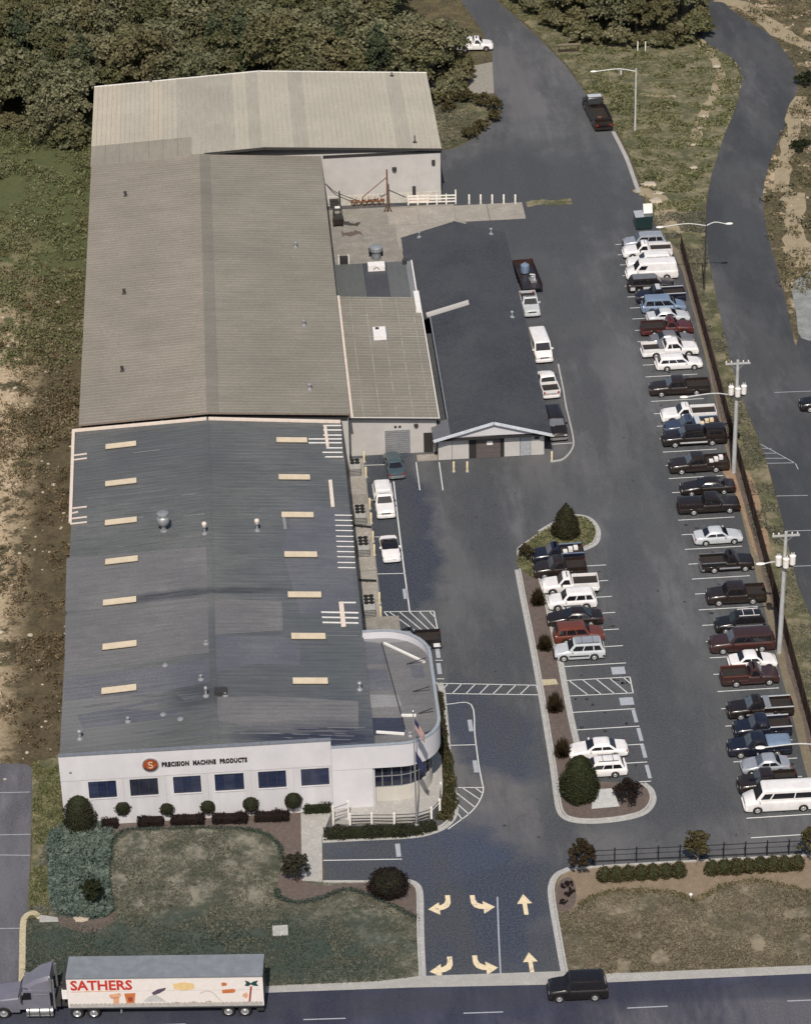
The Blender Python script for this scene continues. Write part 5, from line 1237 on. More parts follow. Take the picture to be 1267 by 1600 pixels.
ends('van', 'parked_van', 'white van facing the camera beside the annex roof edge', 'van', 851, 570, 'N', 'white', G4, yaw=4, L=5.3)
ends('xcab', 'parked_pickup', 'white pickup with dark bed and white tailgate seen from behind beside the annex', 'pickup truck', 862, 626, 'S', 'white', G4, yaw=4, L=5.0)
ends('bigsuv', 'parked_suv', 'brown black suv facing the camera at the front corner of the annex', 'suv', 874, 692, 'N', 'brownblack', G4, yaw=3, L=5.3, bumper='chrome')
ends('pickup', 'parked_pickup', 'black pickup beside the road edge at the right border of the picture', 'pickup truck', 1264, 644, 'S', 'black', None, yaw=0, L=5.0) if False else None
side('suv', 'parked_suv', 'black suv cut by the right picture edge on the neighbouring car park', 'suv', 1250, 1330, 643, 'L', 'black')
side('bigsuv', 'driving_suv', 'black suv driving left along the street past the entrance', 'suv', 857, 952, 1566, 'L', 'black', None, yaw=-1.5)
side('pickup', 'parked_pickup', 'white pickup with raised white canopy parked at the edge of the wood', 'pickup truck', 712, 771, 80, 'R', 'white', None, yaw=-4, cap='white', hub='d')
# dark red flatbed by the verge
fb = ends('truck', 'parked_truck', 'dark red work truck with loaded bed at the edge of the top lane', 'truck', 944, 206, 'S', 'brown', None, yaw=4, L=9.0, roofcol='pale', bedload='rust')
mb = MB()
for x_ in (-4.0, -2.2, -.2): mb.box(x_, x_+.06, -1.1, -1.04, 1.1, 1.7).box(x_, x_+.06, 1.04, 1.1, 1.1, 1.7)
mb.box(-4.0, .2, -1.1, -1.04, 1.6, 1.72).box(-4.0, .2, 1.04, 1.1, 1.6, 1.72).box(-4.05, -3.98, -1.1, 1.1, 1.1, 1.72)
mb.build('stake_side', M['p_brown'], fb)
# flatbed trailer behind the silver white pickup
tx = tr.location; d = P(824, 441)
trl = thing('flatbed_trailer', 'dark red flatbed trailer carrying pale blue tanks behind the silver white pickup', 'trailer', (d.x, d.y, 0), R(4))
MB().box(-1.15, 1.15, -3.3, 3.3, .72, .86).build('deck', M['p_brown'], trl)
mb = MB()
for x_ in (-1.17, 1.12): mb.box(x_, x_+.05, -3.3, 3.3, .86, 1.35)
mb.box(-1.17, 1.17, 3.28, 3.34, .86, 1.35); mb.build('side_board', M['p_maroon'], trl)
for x_ in (-1.0, 1.0):
    for y_ in (.2, 1.1): add_wheel(trl, 0, 0, .36, .22, 'd').matrix_local = Matrix.Translation((x_, y_, .36)) @ Matrix.Rotation(math.pi/2, 4, 'Z')
MB().bar((0, -3.3, .6), (0, -4.6, .55), .14).build('drawbar', M['dark_metal'], trl)
tank = thing('tank', 'pale blue grey tank lying on the flatbed trailer', 'tank', (d.x-.2, d.y+.9, .87), R(20))
mb = MB().lathe([(.1, 0), (.5, .05), (.55, .5), (.5, .95), (.3, 1.1), (.1, 1.12)], (0, 0, 0), 14); mb.build('shell', M['p_ltblue'], tank, smooth=True)
MB().lathe([(.14, 1.1), (.14, 1.22), (.02, 1.24)], (0, 0, 0), 10).build('lid', M['galv'], tank)
t2 = thing('machine', 'small pale machine strapped on the lower end of the flatbed trailer', 'machine', (d.x+.45, d.y-1.4, .87), R(10))
MB().box(-.35, .35, -.5, .5, 0, .25).build('base', M['galv'], t2); MB().lathe([(.28, .25), (.3, .6), (.15, .8)], (0, .1, 0), 12).build('motor', M['grey_metal'], t2); MB().bar((.1, -.4, .25), (.1, -.4, 1.0), .1).bar((.1, -.4, 1.0), (-.4, -.2, 1.0), .08).build('arm', M['white_metal'], t2)

# ---- the articulated lorry ----
ga = P(110, 1592); gb = P(417, 1588)
TL = (P(417, 1560, 2).x-P(110, 1562, 2).x); tyaw = math.atan2(gb.y-ga.y, gb.x-ga.x)
tr0 = Vector(((ga.x+gb.x)/2, (ga.y+gb.y)/2+1.2, 0))
truck = thing('lorry_trailer', 'white box trailer lettered SATHERS with candy pictures, on the street at lower left', 'trailer', tr0, tyaw)
h2 = TL/2
M['trailer_white'] = mat('trailer_white', (.74, .68, .64), .5, var=.06)
MB().box(-h2, h2, -1.28, 1.28, 1.15, 4.05).build('box_body', M['trailer_white'], truck)
MB().box(-h2-.02, h2+.02, -1.31, 1.31, 4.052, 4.12).build('roof', mat('trailer_roof_grey', (.23, .25, .27), .55, .2, var=.15, scale=1.2), truck)
mb = MB(); n = 46
for k in range(n):                                                                # scalloped lower border
    a = -h2+.1+(TL-.2)*k/n; b = -h2+.1+(TL-.2)*(k+1)/n; mid = (a+b)/2
    mb.add([(a, -1.288, 1.16), (b, -1.288, 1.16), (b, -1.288, 1.42), (mid+.1, -1.288, 1.54), (mid-.1, -1.288, 1.54), (a, -1.288, 1.42)], [(0,1,2,3,4,5)])
mb.build('scallop_border', mat('grey_border', (.42, .39, .36), .5), truck)
MB().box(-h2, h2, -1.30, -1.281, 3.96, 4.05).build('top_rail', M['galv'], truck); MB().box(-h2, h2, -1.31, -1.281, 1.10, 1.17).build('bottom_rail', M['galv'], truck)
MB().box(h2, h2+.03, -1.2, 1.2, 1.2, 4.0).build('rear_door', M['dark_metal'], truck)
MB().box(-h2+.3, h2-.3, -1.286, -1.281, 2.72, 2.745).build('panel_seam', mat('seam_grey', (.45, .42, .40), .5), truck)
def tx_(px): return (px-110)/(417-110)*TL-h2
def tz_(py, px=264): return 4.05-(py-(1524-(px-110)*.013))/(1573-1524)*2.9
text_mesh('SATHERS', mat('lettering_red', (.50, .045, .03), .5), 'lettering', tx_(213)-tx_(116), 1.0, (tx_(116), -1.287, 2.84), truck, .004, bold=.032)
def sheet_xz(pts, m_, name, y=-1.29):
    v = [(tx_(a), y, tz_(b, a)) for a, b in pts]
    ar = sum(v[i][0]*v[(i+1) % len(v)][2]-v[(i+1) % len(v)][0]*v[i][2] for i in range(len(v)))
    if ar < 0: v.reverse()
    return MB().add(v, [tuple(range(len(v)))]).build(name, m_, truck)
M['g_org'] = mat('print_orange', (.52, .17, .06), .5); M['g_peach'] = mat('print_peach', (.66, .36, .22), .5); M['g_yel'] = mat('print_yellow', (.72, .52, .25), .5, var=.1); M['g_pur'] = mat('print_plum', (.10, .07, .10), .5)
M['g_grn'] = mat('print_green', (.02, .06, .055), .5); M['g_brn'] = mat('print_red_brown', (.30, .06, .035), .5); M['g_tan'] = mat('print_tan', (.42, .34, .27), .5)
sheet_xz([(175, 1551), (193, 1548), (194, 1553), (191, 1555), (190, 1566), (181, 1567), (181, 1556), (176, 1556)], M['g_peach'], 'candy_picture')
sheet_xz([(199, 1549), (217, 1548), (216, 1553), (214, 1565), (202, 1566), (200, 1555)], M['g_org'], 'candy_picture'); sheet_xz([(178, 1556), (191, 1555), (191, 1556.5), (178, 1557.5)], M['g_org'], 'candy_picture', -1.293)
sheet_xz([(204, 1556), (212, 1555), (211, 1562), (205, 1563)], M['g_brn'], 'candy_picture', -1.293)
sheet_xz([(228, 1563), (236, 1555), (248, 1550), (256, 1556), (264, 1563)], mat('print_grey', (.50, .48, .47), .5), 'candy_picture', -1.285)
sheet_xz([(116, 1546), (190, 1544), (190, 1545.2), (116, 1547.2)], M['g_peach'], 'candy_picture')
for x_, y_ in ((280, 1565), (306, 1564), (330, 1563)): sheet_xz([(x_-5, y_), (x_, y_-2), (x_+6, y_-1), (x_+3, y_+1)], M['g_tan'], 'candy_picture')
sheet_xz([(242, 1548), (252, 1542), (265, 1539), (264, 1543), (254, 1549), (245, 1552)], M['g_pur'], 'candy_picture')
sheet_xz([(276, 1533), (292, 1530), (309, 1532), (310, 1541), (296, 1544), (278, 1542)], M['g_yel'], 'candy_picture')
sheet_xz([(352, 1532), (356, 1530), (361, 1532), (360, 1536), (353, 1537)], M['g_org'], 'candy_picture'); sheet_xz([(352, 1543), (371, 1541), (374, 1544), (371, 1548), (353, 1549)], M['g_org'], 'candy_picture')
sheet_xz([(397, 1537), (400, 1537), (396, 1563), (393, 1563)], M['g_brn'], 'palm_trunk')
sheet_xz([(389, 1527), (395, 1529), (398, 1532), (402, 1529), (410, 1527), (407, 1532), (410, 1537), (402, 1536), (398, 1534), (394, 1537), (388, 1536), (391, 1532)], M['g_grn'], 'palm_leaves')
sheet_xz([(385, 1550), (391, 1547), (393, 1552), (390, 1558), (384, 1554)], M['g_peach'], 'candy_picture')
mb = MB(); pts = smooth_line([(tx_(318), tz_(1549, 318)), (tx_(328), tz_(1545, 328)), (tx_(338), tz_(1548, 338)), (tx_(350), tz_(1562, 350))], 4)
for a, b in zip(pts[:-1], pts[1:]): mb.bar((a.x, -1.288, a.y), (b.x, -1.288, b.y), .05, .006, up=(0,1,0))
mb.build('candy_picture', M['g_tan'], truck)
for x_ in (tx_(360), tx_(386)):
    for s_ in (-1, 1): add_wheel(truck, x_, s_*1.05, .52, .4)
MB().box(tx_(340), tx_(405), -.9, .9, .6, 1.1).build('bogie', M['dark_metal'], truck)
MB().box(tx_(405), h2-.05, -1.2, 1.2, .55, .7).build('rear_guard', M['dark_metal'], truck)
for s_ in (-.9, .9): MB().box(tx_(190), tx_(190)+.14, s_-.07, s_+.07, .25, 1.15).build('landing_leg', M['galv'], truck)
MB().box(-h2+.02, h2-.1, -1.26, -1.2, .95, 1.1).build('side_skirt', M['dark_metal'], truck)
MB().box(-h2-.4, -h2-.01, -1.0, 1.0, 2.0, 3.5).build('cooler_unit', M['dark_metal'], truck)
MB().box(-h2-.45, -h2-.03, -1.15, -.6, 1.9, 2.7).build('cooler_housing', M['white_metal'], truck)
# tractor unit
tc = tr0+Vector((math.cos(tyaw), math.sin(tyaw), 0))*(-h2-2.55)
cab = thing('lorry_tractor', 'slate grey long nosed lorry tractor with chrome fuel tanks pulling the white trailer', 'lorry', tc, tyaw+math.pi)
# local +x is forward; behind at x = -3
SL = M['p_slate']
mb = MB()
mb.add([(-1.15, -1.2, .95), (1.35, -1.2, .95), (1.35, 1.2, .95), (-1.15, 1.2, .95), (-1.15, -1.2, 2.75), (.95, -1.15, 2.75), (.95, 1.15, 2.75), (-1.15, 1.2, 2.75), (1.35, -1.15, 1.95), (1.35, 1.15, 1.95)],
       [(3,2,1,0), (0,1,8,5,4), (2,3,7,6,9), (1,2,9,8), (8,9,6,5), (4,5,6,7), (0,4,7,3)])
mb.build('cab_body', SL, cab)
fr = MB()                                                                         # roof fairing rising to the rear
v = []
for x_, z_, w_ in ((1.05, 2.78, .75), (.55, 3.1, .95), (-.2, 3.65, 1.08), (-1.1, 4.0, 1.12), (-1.25, 4.0, 1.12)):
    v += [(x_, -w_-.04, 2.74), (x_, -w_, z_-.25), (x_, -w_+.25, z_), (x_, w_-.25, z_), (x_, w_, z_-.25), (x_, w_+.04, 2.74)]
f = [(i*6+k, i*6+k+1, (i+1)*6+k+1, (i+1)*6+k) for i in range(4) for k in range(5)] + [(5,4,3,2,1,0), (24,25,26,27,28,29)]
fr.add(v, f).build('roof_fairing', SL, cab, smooth=True)
nose = loft_body(2.3, 2.2, [(1.15, 1.35), (1.05, 1.55), (.6, 1.75), (-1.15, 1.98)], (.15,), .52, .55, nose=.7, tail=1.0, crown=.1, arch=1.12)
no = nose.build('bonnet', SL, cab, smooth=True); no.location = (2.45, 0, 0)
pane(cab, 'windshield', (1.37, -1.0, 2.0), (1.37, 1.0, 2.0), (.99, 1.0, 2.68), (.99, -1.0, 2.68), Vector((.87, 0, .48)))
for s_ in (1, -1):
    pane(cab, 'side_window', (.3, s_*1.2, 1.95), (1.12, s_*1.19, 1.9), (.85, s_*1.19, 2.6), (.3, s_*1.2, 2.6), (0, s_, 0), .01)
    MB().box(-1.0, .1, s_*1.2-.01, s_*1.2+.01, 2.35, 2.42).build('side_stripe', M['chrome'], cab)
    MB().add(*(lambda t_: (t_.v, t_.f))(MB().cone((-1.3, s_*1.05, .72), (.75, s_*1.05, .72), .34, .34, 16))).build('fuel_tank', M['chrome'], cab, smooth=True)
    mb = MB()
    for x_ in (-1.1, -.3, .5): mb.box(x_, x_+.08, s_*1.05-.36, s_*1.05+.36, .36, 1.08)
    mb.build('tank_strap', M['dark_metal'], cab)
    MB().box(-1.3, .8, s_*1.2-.12, s_*1.2+.14, .36, .44).build('step', M['chrome'], cab)
    MB().tube([(-1.45, s_*1.0, .9), (-1.45, s_*1.0, 3.7)], .09, 10).build('exhaust_stack', M['chrome'], cab, smooth=True)
    MB().box(1.0, 1.12, s_*1.25-.1, s_*1.25+.25, 1.8, 2.4).build('mirror', M['dark_metal'], cab)
    MB().box(-1.35, -1.16, s_*1.12-.03, s_*1.12+.03, 2.6, 4.0).build('side_extender', M['chrome'], cab)
    MB().box(3.5, 3.58, s_*.8-.16, s_*.8+.16, 1.0, 1.2).build('headlight', M['lamp'], cab)
    add_wheel(cab, 2.6, s_*1.0, .52, .3)
    for x_ in (-3.15, -4.45): add_wheel(cab, x_, s_*1.0, .52, .5)
MB().box(-5.0, 1.3, -.45, .45, .6, .95).build('chassis', M['dark_metal'], cab)
MB().box(3.45, 3.65, -1.1, 1.1, .45, .8).build('bumper', M['chrome'], cab)
MB().box(3.56, 3.61, -.5, .5, .85, 1.35).build('grille', M['chrome'], cab)
MB().box(-1.9, -1.4, -.9, .9, .95, 1.5).build('air_tank', M['dark_metal'], cab)
# ================= STREET FURNITURE AND SMALL THINGS =================
M['pole'] = mat('grey_wood_pole', (.40, .40, .40), .8, var=.15, scale=1.5)
M['yellow'] = mat('yellow_bollard_paint', (.66, .56, .36), .6, var=.12)
M['fence_dark'] = mat('dark_brown_boards', (.055, .032, .022), .85, var=.3, scale=1.5)
M['rail_white'] = mat('white_rail_paint', (.74, .70, .64), .6)
M['lampgrey'] = mat('lamp_metal', (.58, .58, .56), .5, .2)
def lamp_arm(par, a, b, r=.06):
    pts = smooth_line([a, a.lerp(b, .45)+Vector((0, 0, .32)), b], 5); return MB().tube(pts, r, 8).build('lamp_arm', M['lampgrey'], par, smooth=True)
def lamp_head(par, b, dx):
    mb = MB(); pr = [(0, .05), (.15, .13), (.45, .17), (.75, .13), (.85, .05)]; v = []; n = 10
    for x_, r_ in pr:
        for k in range(n): a = 2*math.pi*k/n; v.append((b.x+x_*dx, b.y+r_*1.3*math.cos(a), b.z+r_*.75*math.sin(a)))
    mb.add(v, [(i*n+k, i*n+(k+1) % n, (i+1)*n+(k+1) % n, (i+1)*n+k) for i in range(len(pr)-1) for k in range(n)]+[tuple(range(n)), tuple(range(5*n-1, 4*n-1, -1))])
    return mb.build('lamp_head', M['white_metal'], par, smooth=True)
def utility_pole(base_px, h, hT, label, lean=0, arm=None):
    b = P(*base_px); u = thing('utility_pole', label, 'utility pole', b, 0, 'utility poles along the fence')
    MB().cone((0, 0, -.2), (lean, 0, hT+.3), .21, .16, 12).build('pole_lower', M['pole'], u, smooth=True) if False else None
    MB().cone((0, 0, -.2), (lean, 0, h), .23, .15, 12).build('pole', M['pole'], u, smooth=True)
    MB().box(lean-1.25, lean+1.25, -.09, .04, h-.45, h-.28).build('crossarm', M['pole'], u)
    for x_ in (-1.15, -.65, .55, 1.05): MB().lathe([(.04, h-.28), (.07, h-.2), (.05, h-.14), (.07, h-.08), (.03, h-.02)], (lean+x_, -.03, 0), 8).build('insulator', M['white_metal'], u, smooth=True)
    MB().bar((lean-.7, 0, h-.4), (lean, 0, h-1.1), .05).bar((lean+.7, 0, h-.4), (lean, 0, h-1.1), .05).build('brace', M['grey_metal'], u)
    MB().box(lean-.75, lean+.75, -.35, .05, hT-1.05, hT-.95).build('transformer_bracket', M['dark_metal'], u)
    for x_, y_, z_ in ((-.62, -.28, .12), (.02, -.5, 0), (.66, -.28, .15)):
        t_ = MB().lathe([(.22, -.95), (.27, -.9), (.28, -.1), (.30, -.08), (.30, -.02), (.22, .05), (.05, .08)], (lean+x_, y_, hT+z_), 14).build('transformer', M['white_metal'], u, smooth=True)
        for dx in (-.1, .1): MB().lathe([(.05, 0), (.07, .1), (.04, .16), (.06, .24), (.02, .34)], (lean+x_+dx, y_, hT+z_), 8).build('bushing', M['lampgrey'], t_, smooth=True)
    if arm:
        a = Vector((lean-.1, 0, arm[1])); q = Vector((lean-arm[0], -.2, arm[1]+arm[2])); lamp_arm(u, a, q); lamp_head(u, q+Vector((.1, 0, 0)), -1)
    MB().box(lean-.24, lean+.24, -.3, -.2, 4.2, 4.4).build('meter_box', M['galv'], u) if False else None
    MB().tube([(.2, -.12, 0), (lean+.16, -.12, hT-1.2)], .04, 6).build('conduit', M['galv'], u)
    return u
utility_pole((1146, 738), 12.9, 10.0, 'grey utility pole with three white transformers, the upper of the two poles along the fence', .0, (5.0, 8.9, .25))
utility_pole((1217, 1020), 13.0, 10.5, 'grey utility pole with three white transformers, the lower of the two poles along the fence', .1, (1.9, 9.4, .5))
b = P(1292, 1330); u = thing('lamp_post', 'street lamp whose arm reaches in from the lower right picture edge', 'street lamp', (63.9, P(1196, 1168, 9.1).y, 0))
MB().cone((0, 0, 0), (0, 0, 9), .14, .09, 10).build('pole', M['lampgrey'], u, smooth=True)
e_ = P(1196, 1168, 9.1); lamp_arm(u, Vector((0, 0, 8.8)), Vector((e_.x-63.9, 0, 9.1))); lamp_head(u, Vector((e_.x-63.9, 0, 9.1)), -1)
b = P(992, 203); u = thing('lamp_post', 'tall street lamp with one long arm over the top lane', 'street lamp', b)
MB().cone((0, 0, 0), (0, 0, 8.4), .13, .09, 10).build('pole', M['lampgrey'], u, smooth=True)
lamp_arm(u, Vector((0, 0, 8.0)), Vector((-5.0, 0, 8.25)), .07); lamp_head(u, Vector((-4.9, 0, 8.25)), -1); MB().box(-2.0, -1.8, -.1, .1, 7.7, 8.2).build('photocell', M['lampgrey'], u)
b = P(1100, 452); u = thing('lamp_post', 'street lamp with two long arms near the green skip', 'street lamp', b)
MB().cone((0, 0, 0), (0, 0, 8.3), .11, .07, 10).build('pole', M['dark_metal'], u, smooth=True)
for s_, q in ((-1, 4.9), (1, 2.2)): lamp_arm(u, Vector((0, 0, 8.0)), Vector((s_*q, 0, 8.1))); lamp_head(u, Vector((s_*q*.98, 0, 8.1)), s_)

# bollards
def bollard(px, py, label, h, group, m_='yellow', r=.11):
    b = P(px, py); t_ = thing('bollard', label, 'bollard', b, 0, group)
    MB().lathe([(r, 0), (r, h-.08), (r*.8, h-.02), (r*.3, h)], (0, 0, 0), 12).build('post', M[m_], t_, smooth=True)
    MB().lathe([(r*1.6, .0), (r*1.5, .1), (r*1.05, .12)], (0, 0, 0), 12).build('foot', M['concrete'], t_, smooth=True); return t_
desc = ['at the far end, beside the uppermost condenser', 'just below the uppermost condenser', 'beside the condenser level with the white pickup', 'next to the white pickup windscreen', 'above the white sports coupe, at the third condenser', 'next to the white sports coupe roof', 'beside the lowest condenser, upper of that pair', 'nearest the hatched box, by the concrete steps']
for (x, y), d_ in zip([(569, 722), (572, 746), (578, 795), (580, 818), (583, 847), (585, 868), (593, 943), (595, 965)], desc): bollard(x, y, 'cream yellow bollard '+d_, 1.25, 'yellow bollards along the condensers')
for x, d_ in ((709, 'left of the pad before the annex gable'), (730, 'right of the pad before the annex gable')): bollard(x, 737, 'cream yellow bollard '+d_, 1.2, 'bollards before the annex')
bollard(862, 721, 'cream yellow bollard at the right front corner of the annex', 1.2, 'bollards before the annex')
for k, (x, d_) in enumerate(((733, 'first right of the white yard fence'), (751, 'second right of the white yard fence'), (769, 'middle one of the row on the concrete apron'), (787, 'second from the right on the concrete apron'), (805, 'rightmost on the concrete apron edge'))): bollard(x, 318, 'pale bollard '+d_, 1.25, 'bollards on the concrete apron', 'rail_white')

# air conditioning condensers
def condenser(px, py, nx, ny, label, L_=1.7, W_=1.1):
    b = P(px, py, .1); t_ = thing('condenser', label, 'air conditioner', b, 0, 'condensers along the office wall')
    MB().box(-W_/2, W_/2, -L_/2, L_/2, 0, 1.05).build('casing', mat('condenser_casing', (.36, .35, .33), .6) if 'cas' not in M else M['cas'], t_)
    mb = MB()
    for k in range(5): mb.box(-W_/2-.01, W_/2+.01, -L_/2-.012, -L_/2, .15+k*.17, .22+k*.17)
    mb.build('louvre', M['dark_metal'], t_)
    for i in range(nx):
        for j in range(ny):
            x_ = (i-(nx-1)/2)*.5; y_ = L_/2-.35-j*.58
            f_ = MB().lathe([(.24, 1.05), (.26, 1.12), (.2, 1.13), (.05, 1.1)], (x_, y_, 0), 14).build('fan', M['black'], t_)
            MB().bar((x_-.22, y_, 1.14), (x_+.22, y_, 1.14), .025).bar((x_, y_-.22, 1.14), (x_, y_+.22, 1.14), .025).build('fan_guard', M['dark_metal'], f_)
    return t_
M['cas'] = mat('condenser_casing', (.36, .35, .33), .6)
condenser(555, 738, 2, 2, 'grey condenser with black fans, farthest up the office side strip', 2.0)
condenser(563, 812, 2, 3, 'grey condenser with black fans beside the white covered pickup', 2.4)
condenser(568, 862, 2, 3, 'grey condenser with black fans beside the white sports coupe', 2.4)
condenser(577, 955, 2, 3, 'grey condenser with black fans nearest the rounded office corner', 2.6)
for a, b in (((550, 820), (580, 823)), ((558, 906), (588, 907))):
    p, q = P(*a, .35), P(*b, .35); t_ = thing('pipe', 'black pipe crossing the service strip '+('between the middle condensers' if a[1] < 860 else 'above the lowest condenser'), 'pipe', (p+q)/2)
    c_ = (p+q)/2; MB().tube([p-c_, q-c_], .09, 8).build('tube', M['black'], t_, smooth=True); MB().box(-.06, .06, -.05, .05, -.3, 0).build('stand', M['dark_metal'], t_)

# dark board fence along the lot
fa, fb_ = P(1064, 391), P(1290, 1235)
fn = thing('board_fence', 'long dark brown fence running between the car park and the grass verge', 'fence')
n = 40; 
for k in range(n+1):
    p = fa.lerp(fb_, k/n); link('post', None) if False else MB().box(p.x-.07, p.x+.07, p.y-.07, p.y+.07, 0, 2.0).build('post', M['fence_dark'], fn)
for k in range(n):
    p, q = fa.lerp(fb_, k/n), fa.lerp(fb_, (k+1)/n); p = p.lerp(q, .03); q = q.lerp(p, .03)
    for j in range(3): MB().bar(p+Vector((0, 0, .34+j*.63)), q+Vector((0, 0, .34+j*.63+random.uniform(-.01, .01))), .05, .6).build('board', M['fence_dark'], fn)
ribbon('mulch_strip', [(1066, 391), (1102, 520), (1140, 680), (1170, 790), (1200, 900), (1232, 1020), (1262, 1130), (1292, 1240)], .9, .018, M['mulch'], jag=.25)
# iron fence above the right garden
ia, ib = P(926, 1350), P(1300, 1332)
fn = thing('iron_fence', 'black iron rail fence on a low kerb above the right garden', 'fence')
n = 11
for k in range(n+1):
    p = ia.lerp(ib, k/n); MB().box(p.x-.05, p.x+.05, p.y-.05, p.y+.05, 0, 1.45).lathe([(.07, 1.45), (.07, 1.5), (.02, 1.56)], (p.x, p.y, 0), 8).build('post', M['black'], fn)
for z_ in (.25, 1.32): MB().bar(ia+Vector((0, 0, z_)), ib+Vector((0, 0, z_)), .045, .05).build('rail', M['black'], fn)
# ramp railing round the office corner
rl = thing('ramp_railing', 'white posts with dark rails round the walkway at the rounded office corner', 'railing')
posts = [P(581, 1288, .52), P(616, 1288, .52), P(651, 1286, .52), P(674, 1279, .52), P(687, 1266, .52), P(689, 1240, .52)]
s0 = P(547, 1289, .5)
allp = [s0]+posts
for p in allp: MB().box(p.x-.09, p.x+.09, p.y-.09, p.y+.09, p.z-.02, p.z+1.15).build('post', M['rail_white'], rl)
for a, b in zip(allp[:-1], allp[1:]):
    for z_ in (.3, .62, .95): MB().bar(a+Vector((0, 0, z_)), b+Vector((0, 0, z_)), .05).build('rail', M['dark_metal'], rl)
st = thing('entrance_gate_rail', 'white double railing with sloping bars at the head of the entrance path', 'railing')
g0, g1 = P(521, 1290, .1), P(545, 1286, .1)
for p, h in ((g0, 2.0), (g1, 2.3)): MB().box(p.x-.08, p.x+.08, p.y-.08, p.y+.08, 0, h+.1).build('post', M['rail_white'], st)
for z_ in (.55, 1.15, 1.75): MB().bar(g0+Vector((0, 0, z_)), g1+Vector((0, 0, z_+.3)), .06).build('rail', M['grey_metal'], st)
# flagpole
fpb = P(651, 1290, .52); fl = thing('flagpole', 'grey flagpole in front of the rounded office corner', 'flagpole', fpb)
MB().cone((0, 0, 0), (-.05, 0, 11.6), .085, .045, 10).build('pole', M['grey_metal'], fl, smooth=True); MB().lathe([(.02, 11.6), (.1, 11.68), (.1, 11.76), (.02, 11.84)], (-.05, 0, 0), 10).build('finial', M['chrome'], fl, smooth=True)
MB().lathe([(.2, 0), (.2, .12), (.1, .2)], (0, 0, 0), 10).build('base', M['galv'], fl)
M['f_red'] = mat('flag_red', (.26, .05, .05), .8); M['f_wht'] = mat('flag_white', (.50, .47, .45), .8); M['f_blu'] = mat('flag_blue', (.025, .03, .075), .8)
def flag(name, label, z_top, w, h, cols, droop, cat='flag'):
    mb = MB(); nx, ny = 14, 13; v = []
    for i in range(nx+1):
        for j in range(ny+1):
            s_ = i/nx; t_ = j/ny
            x_ = .06+s_*w*droop; y_ = -.10*math.sin(s_*9+t_*2)*s_; z_ = z_top-t_*h-s_*w*math.sqrt(max(0, 1-droop*droop))*.9
            v.append((x_, y_, z_))
    mb.v = v
    for i in range(nx):
        for j in range(ny):
            a = i*(ny+1)+j; mb.f.append((a, a+1, a+ny+2, a+ny+1)); mb.mi.append(cols(i/nx, j))
    o = link(name, mb.mesh(name, [M['f_red'], M['f_wht'], M['f_blu']], True), None, fpb, label=label, cat=cat); return o
flag('flag', 'striped red and white flag with dark blue canton hanging from the flagpole', 11.0, 1.9, 1.1, lambda s_, j: 2 if (s_ < .42 and j < 7) else (0 if j % 2 == 0 else 1), .42)
flag('flag', 'plain dark blue grey flag hanging below the striped flag', 7.7, 2.0, 1.1, lambda s_, j: 2, .40)

# dock yard clutter
b = P(606, 331); jc = thing('jib_crane', 'rusty jib crane mast with slanting stays in the yard before the rear wall', 'crane', b)
MB().cone((0, 0, 0), (0, 0, 5.6), .13, .09, 8).build('mast', M['rust'], jc, smooth=True)
MB().bar((0, 0, 4.6), (-2.9, .6, 1.9), .09).build('jib', M['rust'], jc); MB().bar((0, 0, 3.0), (2.2, .5, 1.6), .1).build('jib', M['dark_metal'], jc); MB().bar((-.5, -.1, 0), (0, 0, 1.2), .08).bar((.5, -.1, 0), (0, 0, 1.2), .08).build('brace', M['dark_metal'], jc)
MB().tube([(-2.9, .6, 1.9), (-2.9, .6, 1.0)], .03, 6).build('hook_chain', M['dark_metal'], jc)
b = P(531, 324); hp = thing('hoist_post', 'short dark post with sagging cable at the left of the yard', 'post', b)
MB().cone((0, 0, 0), (0, 0, 2.2), .1, .08, 8).build('post', M['dark_metal'], hp); MB().tube(smooth_line([(-1.6, .6, 3.0), (-.6, .2, 2.1), (.9, 0, 1.4), (2.0, 0, .9)], 4), .05, 6).build('cable', M['dark_metal'], hp)
b = P(575, 321); rk = thing('steel_rack', 'rusty rack holding upright cream bars against the rear wall', 'rack', b)
for k in range(5): MB().bar((-1.7+k*.75, 0, .4), (-1.45+k*.75, .15, 1.35), .13).build('bar', M['cream_metal'], rk)
MB().box(-2.1, 2.0, -.25, -.1, .55, .7).box(-2.1, 2.0, .2, .32, .55, .7).build('beam', M['rust'], rk)
mb = MB()
for k in range(7): mb.bar((-2+k*.62, -.3, 0), (-1.9+k*.62, .3, .65), .09)
mb.build('leg', M['rust'], rk)
b = P(522, 322); bx = thing('crate', 'dark metal crate against the warehouse side in the yard', 'crate', b); MB().box(-.5, .5, -.4, .4, 0, .9).build('box', M['dark_metal'], bx); MB().box(-.54, .54, -.44, .44, .9, .98).build('lid', M['bumper_dark'], bx)
b = P(528, 350); fk = thing('forklift', 'dark forklift with pale overhead guard parked against the warehouse side', 'forklift', b, R(90))
MB().box(-.9, .8, -.55, .55, .35, 1.05).build('body', M['p_brownblack'], fk); MB().box(-.9, -.4, -.5, .5, 1.05, 1.4).build('counterweight', M['dark_metal'], fk)
mb = MB()
for x_, y_ in ((-.7, -.5), (-.7, .5), (.55, -.5), (.55, .5)): mb.box(x_-.04, x_+.04, y_-.04, y_+.04, 1.05, 2.1)
mb.box(-.74, .59, -.54, .54, 2.1, 2.16).build('overhead_guard', M['dark_metal'], fk); MB().box(-.2, .3, -.3, .3, 2.17, 2.24).build('guard_plate', M['white_metal'], fk)
